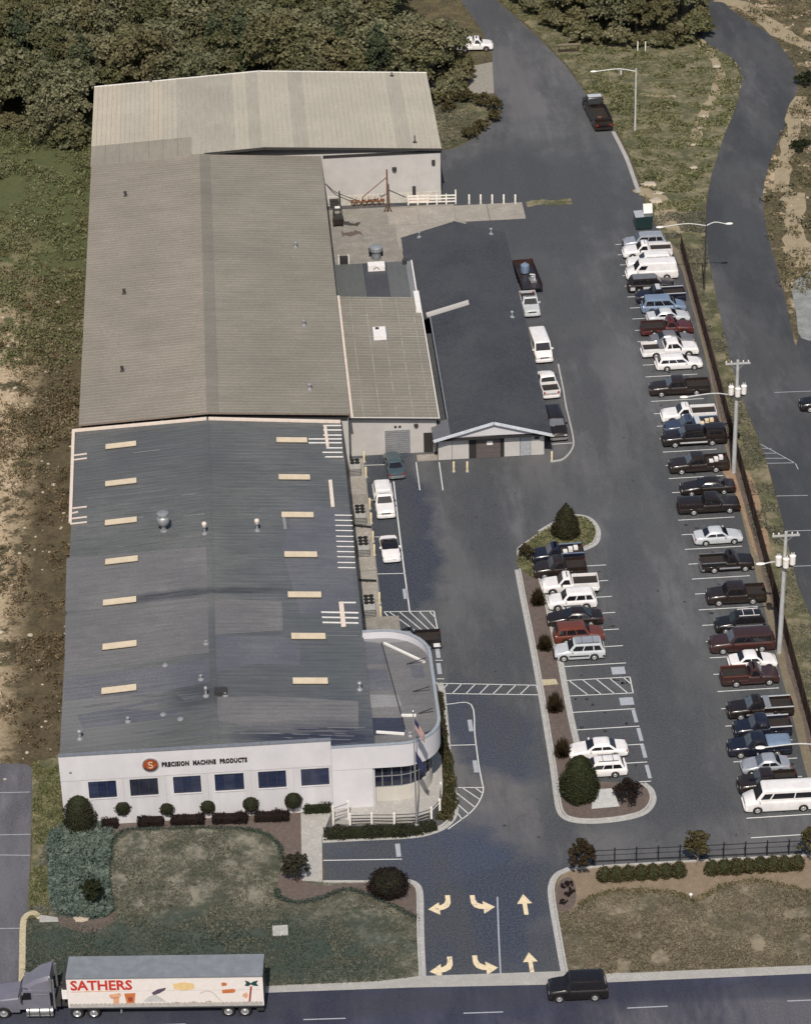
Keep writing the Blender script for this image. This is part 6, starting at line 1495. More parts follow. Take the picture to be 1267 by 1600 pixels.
MB().box(.85, .95, -.4, -.3, .1, 2.3).box(.85, .95, .3, .4, .1, 2.3).build('mast', M['dark_metal'], fk); MB().box(.95, 1.9, -.35, -.22, .1, .16).box(.95, 1.9, .22, .35, .1, .16).build('fork', M['galv'], fk)
for x_ in (-.6, .55):
    for s_ in (-1, 1): add_wheel(fk, x_, s_*.5, .3, .2, 'd')
b = P(534, 412, .06); ct = thing('pallet_stand', 'white framed stand with dark inside, tucked behind the low link roof', 'stand', (b.x, 99.2, .06))
mb = MB()
for x_ in (-.55, .55): mb.box(x_-.06, x_+.06, -.4, -.28, 0, 4.2).box(x_-.06, x_+.06, .3, .42, 0, 4.2)
mb.build('leg', M['white_metal'], ct); MB().box(-.5, .5, -.3, .3, .1, 4.1).build('box', M['wall_dark'], ct)
# white yard fence
ya, yb = P(638, 320), P(712, 318)
yf = thing('yard_fence', 'white rail fence at the right end of the dock yard', 'fence')
for k in range(6): p = ya.lerp(yb, k/5); MB().box(p.x-.08, p.x+.08, p.y-.08, p.y+.08, 0, 1.35+(.5 if k == 5 else 0)).build('post', M['rail_white'], yf)
for z_ in (.35, .75, 1.15): MB().bar(ya+Vector((0, 0, z_)), yb+Vector((0, 0, z_)), .06, .16).build('rail', M['rail_white'], yf)
MB().bar(ya.lerp(yb, .02)+Vector((0, .08, .7)), ya.lerp(yb, .45)+Vector((0, .08, .7)), .04, 1.1).build('panel', M['cream_metal'], yf)
# green skip and a white sheet on it
b = P(1006, 359); sk = thing('skip', 'dark green rubbish skip with pale lid at the top of the right row', 'skip', b, R(1))
MB().add([(-.95, 0, .15), (.95, 0, .15), (.95, 1.4, .15), (-.95, 1.4, .15), (-1.05, -.1, 1.75), (1.05, -.1, 1.75), (1.05, 1.6, 1.75), (-1.05, 1.6, 1.75)], [(0,3,2,1),(4,5,6,7),(0,1,5,4),(1,2,6,5),(2,3,7,6),(3,0,4,7)]).build('bin', M['p_green'], sk)
mb = MB()
for k in range(5): mb.box(-.85+k*.4, -.78+k*.4, -.1, .0, .2, 1.7)
mb.build('rib', M['p_green'], sk); MB().slab((-1.05, -.12, 1.76), (0, -.12, 1.8), (0, 1.62, 1.86), (-1.05, 1.62, 1.82), .05).build('lid', M['pale_line'], sk)
l2 = MB().slab((.02, .7, 1.8), (1.1, .7, 1.8), (1.1, 1.1, 2.9), (.02, 1.1, 2.9), .05).build('lid', M['white_metal'], sk)
# sign boards, manhole, odd poles at the top
b = P(888, 80); sg = thing('wooden_barrier', 'low brown wooden barrier on the verge below the trees', 'barrier', b)
for x_ in (-1.3, 1.3): MB().box(x_-.06, x_+.06, -.06, .06, 0, 1.3).build('post', M['fence_dark'], sg)
MB().box(-1.45, 1.45, -.08, -.04, .95, 1.2).build('board', mat('faded_timber', (.22, .18, .13), .9), sg); MB().box(-1.45, 1.45, -.08, -.04, .1, .3).build('board', M['fence_dark'], sg)
for x, d_ in ((996, 'left'), (1008, 'right')):
    b = P(x, 80); t_ = thing('marker_post', f'thin white marker post at the wood edge, the {d_} of the two', 'post', b, 0, 'white marker posts'); MB().box(-.07, .07, -.07, .07, 0, 1.35).build('post', M['rail_white'], t_); MB().box(-.09, .09, -.09, .09, 1.35, 1.42).build('cap', M['rail_white'], t_)
b = P(438, 1456); mh = MB().box(-.62, .62, -.62, .62, 0, .14).build('drain_cover', M['kerb'], None); mh.location = b; mh['label'] = 'square concrete drain cover set in the front lawn'; mh['category'] = 'drain cover'
b = P(1079, 1405); hy = thing('ground_light', 'small white garden light between the two mounded lawns', 'light', b); MB().lathe([(.06, 0), (.06, .35), (.14, .38), (.15, .5), (.05, .58)], (0, 0, 0), 10).build('lamp', M['white_metal'], hy, smooth=True); MB().lathe([(.16, 0), (.14, .06)], (0, 0, 0), 10).build('base', M['concrete'], hy)
b = P(128, 1437); rkk = thing('boulder', 'pale flat boulder in the mulch below the juniper bed', 'boulder', b)
def rock_mesh(seed, m_):
    r_ = random.Random(seed); mb = MB(); n = 8; v = []
    for j, (q, z) in enumerate(((1.0, 0), (1.05, .25), (.8, .5), (.35, .62))):
        for k in range(n): a = 2*math.pi*k/n; w = q*r_.uniform(.75, 1.2); v.append((w*math.cos(a), w*math.sin(a), z*r_.uniform(.8, 1.2)))
    mb.add(v, [(i*n+k, i*n+(k+1) % n, (i+1)*n+(k+1) % n, (i+1)*n+k) for i in range(3) for k in range(n)]+[tuple(range(3*n, 4*n))]); return mb.mesh('stone', m_, True, 30)
M['rock'] = mat('pale_rock', (.42, .36, .28), .9, var=.25, scale=1.5)
o = link('stone', rock_mesh(1, M['rock']), rkk); o.scale = (.75, .4, .35)
for k, (x, y, s_) in enumerate(((1014, 288, .9), (1028, 302, .6), (1120, 104, .7), (1100, 182, .6), (1093, 200, .5), (1084, 226, .5), (1024, 314, .9), (1084, 262, .5))):
    b = P(x, y); t_ = link('boulder', None, None, b, label='pale boulder on the verge, '+['largest, above the green skip', 'right of the largest boulder', 'at the inner bend of the curved road', 'upper end of the sandy path bend', 'middle of the sandy path', 'lower end of the sandy path', 'just right of the white skip lid', 'alone below the sandy path'][k], cat='boulder', group='pale boulders on the verge'); o = link('stone', rock_mesh(10+k, M['rock']), t_); o.scale = (s_, s_*.7, s_*.6)
# ================= PLANTS =================
def quads(name, c, size, m_, flat=.0, aspect=.6, seed=0, up=None):
    """many leaf-sized faces: centres c (n,3), size (n,); flat 0 random, 1 horizontal; up: preferred normals"""
    r = np.random.default_rng(seed); n = len(c)
    nrm = r.normal(size=(n, 3)); nrm /= np.linalg.norm(nrm, axis=1)[:, None]
    if up is not None: nrm = nrm*(1-flat)+up*flat
    else: nrm = nrm*(1-flat)+np.array([0, 0, 1.])*flat
    nrm /= np.linalg.norm(nrm, axis=1)[:, None]+1e-9
    t_ = r.normal(size=(n, 3)); t_ -= nrm*(t_*nrm).sum(1)[:, None]; t_ /= np.linalg.norm(t_, axis=1)[:, None]+1e-9
    b = np.cross(nrm, t_); s = np.asarray(size)[:, None]*.5
    v = np.stack([c-t_*s, c-b*s*aspect, c+t_*s, c+b*s*aspect], 1).reshape(-1, 3)
    me = bpy.data.meshes.new(name); me.vertices.add(n*4); me.vertices.foreach_set('co', v.astype(np.float32).ravel())
    me.loops.add(n*4); me.loops.foreach_set('vertex_index', np.arange(n*4, dtype=np.int32))
    me.polygons.add(n); me.polygons.foreach_set('loop_start', np.arange(0, n*4, 4, dtype=np.int32)); me.polygons.foreach_set('loop_total', np.full(n, 4, np.int32))
    me.materials.append(m_); me.update(calc_edges=True); return me
def clumps(centres, radii, per, size, r, squash=.75):
    out = []; nm = []; sz = []
    for (x, y, z), q in zip(centres, radii):
        k = max(6, int(per*q*q)); d = r.normal(size=(k, 3)); d /= np.linalg.norm(d, axis=1)[:, None]
        d[:, 2] = np.where(d[:, 2] < -.45, -d[:, 2], d[:, 2]); rad = q*(r.random(k)**.4)
        p = d*rad[:, None]; p[:, 2] *= squash; out.append(p+np.array([x, y, z])); nm.append(d); sz.append(size*r.uniform(.6, 1.4, k))
    return np.concatenate(out), np.concatenate(nm), np.concatenate(sz)
M['lf_wood'] = leaf('woodland_leaves', (.066, .072, .030), (.175, .165, .085), (.27, .245, .145), brown=(.16, .128, .07))
M['lf_wood2'] = leaf('pale_woodland_leaves', (.090, .098, .050), (.225, .215, .125), (.33, .305, .20), brown=(.175, .148, .085))
M['lf_dark'] = leaf('dark_leaves', (.012, .016, .008), (.030, .036, .016))
M['lf_maroon'] = leaf('maroon_leaves', (.011, .009, .008), (.028, .018, .016))
M['lf_brown'] = leaf('russet_leaves', (.030, .024, .012), (.075, .058, .032))
M['lf_olive'] = leaf('olive_leaves', (.036, .032, .014), (.105, .088, .042))
M['lf_topiary'] = leaf('clipped_leaves', (.018, .018, .012), (.050, .048, .030))
M['lf_scrub'] = leaf('scrub_leaves', (.058, .054, .026), (.185, .158, .085), (.33, .27, .17))
M['lf_scrubg'] = leaf('green_scrub_leaves', (.052, .060, .025), (.175, .178, .085), (.30, .28, .16))
M['lf_scrubb'] = leaf('brown_scrub_leaves', (.048, .036, .019), (.145, .104, .056), (.33, .25, .155))
M['lf_grass'] = leaf('grass_blades', (.070, .074, .054), (.165, .156, .118))
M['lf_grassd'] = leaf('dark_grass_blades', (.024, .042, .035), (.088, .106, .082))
M['lf_grasst'] = leaf('dry_grass_blades', (.095, .084, .055), (.215, .182, .128))
M['lf_juniper'] = leaf('juniper_sprays', (.032, .050, .042), (.13, .165, .138), (.19, .225, .19))
M['lf_spiky'] = leaf('spiky_leaves', (.020, .015, .008), (.060, .042, .022))
M['bark'] = mat('bark', (.09, .07, .05), .95, var=.3, scale=3)
M['bark_pale'] = mat('pale_bark', (.24, .20, .16), .95, var=.3, scale=3)
def trunk_mesh(h, r, seed, m_, limbs=6, spread=2.):
    rr_ = random.Random(seed); mb = MB(); top = Vector((rr_.uniform(-.2, .2), rr_.uniform(-.2, .2), h))
    mb.cone((0, 0, -.3), top*.5, r, r*.75, 9).cone(top*.5, top, r*.75, r*.35, 9)
    for k in range(limbs):
        a = 2*math.pi*k/limbs+rr_.uniform(-.3, .3); z = h*rr_.uniform(.45, .85); s = Vector((0, 0, z)); e = s+Vector((math.cos(a)*spread, math.sin(a)*spread, spread*rr_.uniform(.4, .9)))
        mid = s.lerp(e, .5)+Vector((0, 0, .15*spread)); mb.cone(s, mid, r*.4, r*.25, 6).cone(mid, e, r*.25, r*.08, 6)
    return mb.mesh('trunk', m_, True)
def crown_mesh(name, w, h, z0, seed, m_, nc=55, per=34, size=.42, conic=0.):
    r = np.random.default_rng(seed); cs = []; rs_ = []
    for k in range(nc):
        d = r.normal(size=3); d /= np.linalg.norm(d)
        if d[2] < -.5: d[2] *= -1
        q = r.uniform(.45, 1.0)
        f = 1-conic*max(0, (d[2]*q+1)/2)
        cs.append((d[0]*w*q*f, d[1]*w*q*f, z0+h*(.5+.5*d[2]*q))); rs_.append(r.uniform(.16, .38)*w)
    c, nm, sz = clumps(cs, rs_, per/(w*.25)**2, size, r)
    return quads(name, c, sz, m_, .45, .65, seed, nm)
# --- woods
CV = []
for k in range(7):
    w = [2.9, 3.3, 2.6, 3.6, 3.0, 2.4, 3.2][k]; h = [5.5, 6.0, 6.5, 5.2, 6.8, 5.0, 6.2][k]; z0 = [1.2, 2.2, 2.6, .8, 2.4, .9, 1.6][k]
    CV.append((crown_mesh('crown', w, h, z0, 100+k, M['lf_wood2' if k in (0, 3, 6) else 'lf_wood'], 44, 62, .40), trunk_mesh(z0+h*.5, .22, k, M['bark'], 6, w*.6)))
M['lf_pine'] = leaf('pine_needles', (.040, .054, .028), (.110, .130, .075), (.18, .19, .11), brown=(.085, .085, .045))
CV.append((crown_mesh('crown', 4.1, 6.2, 1.5, 120, M['lf_wood2'], 52, 70, .46), trunk_mesh(4.6, .28, 20, M['bark'], 7, 2.4)))
CV.append((crown_mesh('crown', 2.3, 8.8, 1.0, 121, M['lf_pine'], 60, 60, .34, .55), trunk_mesh(7.5, .2, 21, M['bark'], 7, 1.0)))
def wood_tree(x, y, s, k, label, group, rz):
    t_ = link('pine_tree' if k == 8 else 'broadleaf_tree', None, None, (x, y, 0), rz, label=('pale olive ' if k in (0, 3, 6) else 'tall pointed green ' if k == 8 else 'large pale crowned ' if k == 7 else 'dark bushy ')+label.replace('broadleaf ' if k == 8 else '\n', ''), cat='tree', group=group)
    for nm, me in (('crown', CV[k][0]), ('trunk', CV[k][1])):
        o = link(nm, me, t_); o.scale = (s, s, s)
rw = random.Random(77)
TREES = []
def scatter_wood(poly, step, label, group, smin=.85, smax=1.25, avoid=None):
    xs = [p[0] for p in poly]; ys = [p[1] for p in poly]; y = min(ys); row = 0
    while y < max(ys):
        x = min(xs)+(row % 2)*step*.5
        while x < max(xs):
            px, py = x+rw.uniform(-1, 1)*step*.33, y+rw.uniform(-1, 1)*step*.33
            if inside(np.array([px]), np.array([py]), poly)[0]: wood_tree(px, py, rw.uniform(smin, smax), rw.choice([0, 1, 2, 3, 4, 5, 6, 7, 7, 8]), label, group, rw.uniform(0, 6.28))
            x += step
        y += step*.9; row += 1
scatter_wood([(-27, 152), (-11, 151), (-4.0, 143.5), (-2.6, 149), (4, 151.5), (40, 151), (44.5, 154), (45.5, 160), (41.6, 165), (40.8, 176), (42, 190), (43, 203), (-27, 203)], 3.9, 'broadleaf tree in the dense wood behind the rear roof', 'trees of the wood behind the rear warehouse')
scatter_wood([(58.5, 190), (61, 181), (64, 174), (68, 170.5), (74, 168.5), (79, 170), (81, 178), (82, 190), (79, 203), (57, 203)], 3.6, 'broadleaf tree in the small wood between the two roads', 'trees of the wood between the two roads', .8, 1.05)
# undergrowth closing the foot of the woods
UV = [crown_mesh('foliage', 1.7, 2.4, .0, 150+k, M['lf_wood' if k else 'lf_wood2'], 26, 60, .34) for k in range(3)]
US = trunk_mesh(1.4, .08, 8, M['bark'], 4, .8)
def undergrowth(line_, n, label, group):
    c = smooth_line([Vector((x, y, 0)) for x, y in line_], 6)
    for k in range(n):
        p = c[int((k+.5)/n*(len(c)-1))]; t_ = link('wood_shrub', None, None, (p.x+rw.uniform(-.7, .7), p.y+rw.uniform(-.6, .9), 0), rw.uniform(0, 6), label=label, cat='shrub', group=group); s_ = rw.uniform(.7, 1.35)
        o = link('foliage', UV[k % 3], t_); o.scale = (s_, s_, s_*rw.uniform(.7, 1.2)); link('stem', US, t_)
undergrowth([(-26, 150.5), (-19, 149.5), (-14, 150), (-10, 149.5), (-6, 146), (-3.8, 142.8), (-2, 145)], 22, 'dense undergrowth shrub at the foot of the left wood edge', 'undergrowth along the left wood edge')
undergrowth([(41.5, 150.5), (44.5, 152.5), (46.5, 155.5), (47.2, 159), (45, 163.5)], 12, 'dense undergrowth shrub between the rear roof and the gravel track', 'undergrowth beside the gravel track')
undergrowth([(58, 186), (60.5, 179.5), (63.5, 172.8), (68, 169), (74, 167), (79.5, 168.3), (81.8, 174), (83, 184)], 26, 'dense undergrowth shrub at the foot of the wood between the two roads', 'undergrowth of the wood between the roads')
# bushes on the islet
def bush(name, label, cat, px, py, w, h, m_, n=40, per=26, size=.22, group=None, z=0, loc=None, seed=None, stem=True, conic=0., zlift=0.):
    b = loc or P(px, py, z); sd_ = seed if seed is not None else int(px*7+py)
    t_ = link(name, None, None, b, 0, label=label, cat=cat, group=group)
    link('foliage', crown_mesh('foliage', w, h, .05+zlift, sd_, m_, n, per, size, conic), t_)
    link('stem', trunk_mesh(h*.6+zlift, .05+.03*w, sd_, M['bark'], 4, w*.5), t_); return t_
for k, (x, y, w, h) in enumerate(((690, 160, 1.1, 1.4), (712, 158, 1.2, 1.5), (732, 160, 1.3, 1.5), (752, 164, 1.3, 1.7), (768, 172, 1.3, 1.7), (772, 190, 1.1, 1.5), (752, 205, 1.2, 1.4), (734, 216, 1.1, 1.3), (700, 172, 1.0, 1.2))):
    bush('shrub', 'dark olive shrub on the grass islet, '+['nearest the rear warehouse at the top edge', 'second along its top edge', 'middle of its top edge', 'fourth along its top edge', 'at its top right corner', 'on its right edge', 'on its lower right edge', 'at its lower tip', 'inside it near the warehouse'][k], 'shrub', x, y, w, h, M['lf_olive'], 26, 24, .26, 'shrubs round the grass islet')
bush('shrub', 'dark rounded shrub at the right picture edge beside the curved road', 'shrub', 1257, 132, 1.4, 1.6, M['lf_dark'], 30, 26, .25)
bush('shrub', 'low dark shrub on the sandy bank right of the curved road', 'shrub', 1252, 232, 1.5, .9, M['lf_dark'], 30, 26, .25)
# clipped shapes
def clipped(name, label, cat, b, prof, m_, group=None, size=.12, dens=150, stem=0, seed=1, core=True, fuzz=.05):
    """clipped evergreen: dense small leaves over a turned profile [(r, z)]"""
    r = np.random.default_rng(seed); t_ = link(name, None, None, b, 0, label=label, cat=cat, group=group)
    P0 = []; N0 = []
    for (r0_, z0_), (r1_, z1_) in zip(prof[:-1], prof[1:]):
        L_ = math.hypot(r1_-r0_, z1_-z0_); A = math.pi*(r0_+r1_)*L_; k = max(8, int(A*dens)); u = r.random(k); a = r.random(k)*2*math.pi
        rad = (r0_+(r1_-r0_)*u)*(1+fuzz*1.2*r.normal(size=k)+.05*np.sin(a*5+z0_*4+seed)+.05*np.sin(a*3-z0_*2.5+seed*2)); z = z0_+(z1_-z0_)*u+r.normal(size=k)*fuzz*.6
        P0.append(np.stack([rad*np.cos(a), rad*np.sin(a), z+stem], 1)); nz = (r0_-r1_)/L_; nr = (z1_-z0_)/L_
        N0.append(np.stack([nr*np.cos(a), nr*np.sin(a), np.full(k, nz)], 1))
    c = np.concatenate(P0); nm = np.concatenate(N0)
    link('foliage', quads('foliage', c, size*r.uniform(.6, 1.5, len(c)), m_, .35, .7, seed, nm), t_)
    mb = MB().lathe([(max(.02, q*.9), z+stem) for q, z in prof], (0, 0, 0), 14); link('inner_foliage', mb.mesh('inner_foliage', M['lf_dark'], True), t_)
    MB().cone((0, 0, -.05), (0, 0, stem+.3), .07, .05, 8).build('stem', M['bark_pale'], t_)
    return t_
def ball(r, sq=1.0): return [(r*math.sin(math.pi*k/9)+.01, r*sq*(1-math.cos(math.pi*k/9))) for k in range(10)]
def egg(r, h): return [(r*.55, 0), (r*.9, h*.08), (r, h*.25), (r*.96, h*.42), (r*.82, h*.6), (r*.6, h*.78), (r*.35, h*.92), (.03, h)]
clipped('cone_tree', 'dark cone shaped evergreen on the grassy head of the island', 'tree', P(884, 836, .1), [(1.0, .05), (1.32, .35), (1.30, .8), (1.12, 1.5), (.82, 2.3), (.45, 3.0), (.03, 3.65)], leaf('cone_tree_leaves', (.018, .016, .008), (.050, .040, .020)), size=.14, seed=3, fuzz=.07)
clipped('egg_tree', 'large egg shaped clipped evergreen at the lower end of the island', 'tree', P(905, 1246, .1), egg(1.62, 4.3), leaf('egg_tree_leaves', (.016, .020, .008), (.050, .052, .024)), size=.14, seed=4, fuzz=.05)
clipped('cone_tree', 'broad dark clipped evergreen at the left end of the office front', 'tree', P(126, 1292, 0), [(1.0, 0), (1.28, .3), (1.34, .9), (1.28, 1.6), (1.08, 2.3), (.78, 2.85), (.4, 3.15), (.03, 3.25)], M['lf_topiary'], size=.13, seed=5, fuzz=.05)
TOP = 'ball shaped topiaries under the office windows'
for k, ((x, y), d_) in enumerate(zip([(194, 1286), (262, 1283), (326, 1280), (393, 1278), (459, 1275)], ['first from the left, beside the broad evergreen', 'second from the left under the wall', 'middle one of the five', 'second from the right', 'rightmost, by the entrance path'])):
    clipped('ball_topiary', 'ball topiary before the office wall, '+d_, 'topiary', P(x, y-2, 0), ball([.76, .66, .66, .68, .72][k], .98), M['lf_topiary'], TOP, .11, 190, [.85, .62, .62, .66, .8][k], 20+k, fuzz=.04)
def hedge(name, label, a, b, w, h, m_, group=None, seed=0, size=.13, dens=120, bumpy=.12, base=0, rounds=None):
    r = np.random.default_rng(seed); a = Vector(a); b = Vector(b); mid = (a+b)/2; L_ = (b-a).length; ang = math.atan2(b.y-a.y, b.x-a.x)
    t_ = link(name, None, None, (mid.x, mid.y, base), ang, label=label, cat='hedge', group=group)
    n = int((L_*w+2*L_*h+2*w*h)*dens); f = r.random(n); aT = L_*w; aS = 2*L_*h; aE = 2*w*h; tot = aT+aS+aE
    x = (r.random(n)-.5)*L_; y = (r.random(n)-.5)*w; z = r.random(n)*h; nm = np.zeros((n, 3))
    t0 = f < aT/tot; s0 = (f >= aT/tot) & (f < (aT+aS)/tot); e0 = ~(t0 | s0); sg = np.where(r.random(n) < .5, -1, 1)
    z[t0] = h; nm[t0, 2] = 1; y[s0] = (sg*w/2)[s0]; nm[s0, 1] = sg[s0]; x[e0] = (sg*L_/2)[e0]; nm[e0, 0] = sg[e0]
    wob = 1+bumpy*np.sin(x*2.3+seed)+bumpy*.6*np.sin(x*5.1+seed*2)
    rnd = 1-.25*(np.abs(y)/(w/2))**3*(z/h)
    c = np.stack([x+r.normal(size=n)*.05, y*wob+r.normal(size=n)*.05, z*wob*rnd+r.normal(size=n)*.05], 1)
    link('foliage', quads('foliage', c, size*r.uniform(.6, 1.5, n), m_, .3, .7, seed, nm), t_)
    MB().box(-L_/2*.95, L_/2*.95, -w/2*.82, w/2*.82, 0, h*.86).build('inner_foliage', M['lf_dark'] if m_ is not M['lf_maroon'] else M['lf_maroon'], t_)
    return t_
HG = 'maroon hedge blocks under the office windows'
for k, (x0, x1, y, d_) in enumerate(((160, 184, 1292, 'small block beside the broad evergreen'), (216, 255, 1290, 'block between the first and second ball topiaries'), (268, 319, 1287, 'block between the second and middle ball topiaries'), (333, 386, 1285, 'block between the middle and fourth ball topiaries'), (399, 451, 1282, 'block between the two right ball topiaries'))):
    hedge('hedge', 'dark maroon hedge, '+d_, P(x0, y), P(x1, y-1.5), .9, .75, M['lf_maroon'], HG, 40+k)
hedge('hedge', 'very dark clipped hedge at the head of the entrance path', P(476, 1270), P(516, 1268), .8, .95, M['lf_dark'], None, 50)
hedge('hedge', 'long dark green hedge below the ramp railing', P(508, 1308, 0), P(640, 1303, 0), 1.1, .75, M['lf_topiary'], 'hedge round the office corner', 51, .15)
hedge('hedge', 'short curved end of the green hedge below the flagpole', P(640, 1303, 0), P(680, 1294, 0), 1.0, .65, M['lf_topiary'], 'hedge round the office corner', 52, .15)
gp = [P(693, 1283), P(703, 1262), P(700, 1225), P(694, 1180), P(688, 1130), P(684, 1085)]
for k, (a, b) in enumerate(zip(gp[:-1], gp[1:])): hedge('hedge', 'low brown green planting along the office kerb, '+['at its lower bend', 'beside the lower railing posts', 'beside the curved windows', 'below the flag', 'at its upper end near the crossing'][k], a, b, 1.15 if k < 3 else .8, .35 if k < 3 else .3, M['lf_olive'] if k < 3 else M['lf_brown'], 'planting strip beside the office corner', 60+k, .2, 90)
# small trees of the garden
def small_tree(label, px, py, w, h, z0, m_, z=0, group=None, n=44, per=30, size=.24, bark='bark', name='small_tree'):
    b = P(px, py, z); sd_ = int(px*3+py); t_ = link(name, None, None, b, 0, label=label, cat='tree', group=group)
    link('crown', crown_mesh('crown', w, h, z0, sd_, m_, n, per, size), t_); link('trunk', trunk_mesh(z0+h*.5, .09, sd_, M[bark], 5, w*.6), t_); return t_
small_tree('loose dark green young tree in the mulch beside the entrance path', 464, 1380, 1.15, 2.5, .4, M['lf_topiary'])
small_tree('small dark round tree standing in the juniper bed', 146, 1415, .95, 1.9, .5, M['lf_dark'])
clipped('round_shrub', 'large black maroon round shrub at the corner of the entrance drive', 'shrub', P(607, 1396), ball(1.55, .66), M['lf_maroon'], size=.16, seed=9, fuzz=.07)
small_tree('brown green young tree with pale trunk at the left end of the iron fence', 908, 1368, 1.1, 2.6, .8, M['lf_spiky'], group='trees along the iron fence', bark='bark_pale')
small_tree('olive brown young tree with pale trunk in the middle of the iron fence', 1088, 1354, 1.15, 2.7, .8, M['lf_olive'], group='trees along the iron fence', bark='bark_pale')
small_tree('olive young tree cut by the right picture edge at the iron fence', 1266, 1346, 1.1, 2.7, .7, M['lf_olive'], group='trees along the iron fence', bark='bark_pale')
for k, (x, y, w, h, d_) in enumerate(((841, 946, 1.0, 2.0, 'uppermost, beside the white pickup'), (851, 1017, .95, 1.9, 'beside the silver suv'), (867, 1112, 1.05, 2.1, 'just below the hatched crossing'), (879, 1183, 1.05, 2.1, 'above the egg shaped evergreen'))):
    t_ = link('spiky_shrub', None, None, P(x, y-2, .1), 0, label='dark spiky shrub in the island bed, '+d_, cat='shrub', group='spiky shrubs in the island bed')
    r = np.random.default_rng(200+k); n = 900; d = r.normal(size=(n, 3)); d[:, 2] = np.abs(d[:, 2])*1.1; d /= np.linalg.norm(d, axis=1)[:, None]; L_ = r.uniform(.35, 1.0, n)
    mb = MB(); me_c = d*np.stack([L_*w, L_*w, L_*h], 1)+np.array([0, 0, .12]); sid = np.cross(d, r.normal(size=(n, 3))); sid /= np.linalg.norm(sid, axis=1)[:, None]
    for q in range(n):
        a = Vector(me_c[q]*.35); e = Vector(me_c[q]); s_ = Vector(sid[q])*.075; mb.v += [tuple(a-s_), tuple(a+s_), tuple(e)]; o_ = len(mb.v); mb.f.append((o_-3, o_-2, o_-1)); mb.mi.append(0)
    mb.build('leaves', M['lf_spiky'], t_); MB().cone((0, 0, -.1), (0, 0, .7), .1, .05, 8).build('stem', M['bark'], t_)
bush('shrub', 'brown round shrub at the upper left corner of the island', 'shrub', 823, 876, .9, 1.7, M['lf_brown'], 30, 26, .18)
bush('shrub', 'dark maroon shrub with two round heads at the lower right of the island', 'shrub', 981, 1253, 1.25, 1.9, M['lf_maroon'], 44, 34, .2, z=.1)
SG = 'shrubs in the row below the iron fence'
k = 0
for x in (944, 963, 982, 1001, 1020, 1040, 1060, 1112, 1131, 1150, 1169, 1188, 1207, 1226, 1245):
    b = P(x, 1377-(x-930)*.062)
    clipped('round_shrub', 'olive round shrub below the iron fence, '+['first', 'second', 'third', 'fourth', 'fifth', 'sixth', 'seventh', 'last'][k if x < 1088 else k-7]+ ' from the left, '+('left' if x < 1088 else 'right')+' of the middle tree', 'shrub', b, [(.35, 0), (rw.uniform(.5, .62), .2), (.6, .6), (.5, .95), (.3, rw.uniform(1.1, 1.3)), (.02, 1.35)], M['lf_olive'], SG+(' left of the middle tree' if x < 1088 else ' right of the middle tree'), .15, 120, 0, 300+k, fuzz=.1); k += 1
for k, (x, y) in enumerate(((882, 1388), (886, 1402), (880, 1412), (892, 1396), (890, 1384))): bush('flower', 'dark maroon low plant in the bed at the drive corner', 'plant', x, y, .35, .35, M['lf_maroon'], 10, 20, .12, 'low maroon plants at the drive corner')
# --- stuff: grass, scrub, juniper
def scatter(poly, n, seed):
    r = np.random.default_rng(seed); xs = [p[0] for p in poly]; ys = [p[1] for p in poly]
    x = r.uniform(min(xs), max(xs), n*3); y = r.uniform(min(ys), max(ys), n*3); k = inside(x, y, poly); return x[k][:n], y[k][:n], r
def value_noise(x, y, s, seed):
    r = np.random.default_rng(seed); T = r.random((64, 64)); u = x/s; v = y/s; i = np.floor(u).astype(int); j = np.floor(v).astype(int); f = u-i; g = v-j; f = f*f*(3-2*f); g = g*g*(3-2*g)
    q = lambda a, b: T[a % 64, b % 64]
    return (q(i, j)*(1-f)+q(i+1, j)*f)*(1-g)+(q(i, j+1)*(1-f)+q(i+1, j+1)*f)*g
def grass(name, poly, n, m_, h=.10, seed=0, holes=(), z=.02, thr=0., sc_=1.6, soft=None):
    x, y, r = scatter(poly, n, seed); keep = value_noise(x, y, sc_, seed) > thr
    if soft is not None: keep &= inside(x+r.normal(size=len(x))*.9, y+r.normal(size=len(x))*.9, soft)
    for q in holes: keep &= ~inside(x, y, q)
    x, y = x[keep], y[keep]; n = len(x); s = r.uniform(.6, 1.5, n)*h*(.6+.9*value_noise(x, y, sc_*2, seed+1))
    c = np.stack([x, y, z+s*.35], 1)
    return link(name, quads(name, c, s*2.0, m_, .35, .45, seed), None, kind='stuff', label='short mown grass' if 'grass' in name else None)
V2 = lambda pts: [(p.x, p.y) for p in pts]
house_bed = V2(bedA); cov = V2(cover_poly)
front = V2(PL([(40, 1437), (76, 1290), (100, 1275), (475, 1262), (472, 1376), (640, 1379), (651, 1392), (654, 1527), (592, 1535), (420, 1542), (30, 1554)]))
lowl = V2(smooth_line(PL([(160, 1462), (300, 1452), (400, 1448), (500, 1452), (545, 1462), (560, 1490), (600, 1532), (430, 1540), (35, 1553), (38, 1462), (60, 1446)]), 3, True))
jx = np.random.default_rng(5)
grass('grass', front, 42000, M['lf_grass'], .085, 1, (house_bed, cov), thr=.34)
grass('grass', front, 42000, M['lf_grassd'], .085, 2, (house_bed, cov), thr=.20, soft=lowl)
right = V2(PL([(868, 1428), (905, 1418), (925, 1405), (960, 1395), (1010, 1395), (1058, 1400), (1078, 1409), (1100, 1403), (1130, 1387), (1180, 1379), (1220, 1385), (1260, 1395), (1320, 1400), (1420, 1500), (905, 1525), (886, 1519), (876, 1460)]))
grass('grass', right, 36000, M['lf_grasst'], .085, 3, (), thr=.28)
grass('grass', V2(verge), 26000, M['lf_grass'], .10, 4, (), thr=.35)
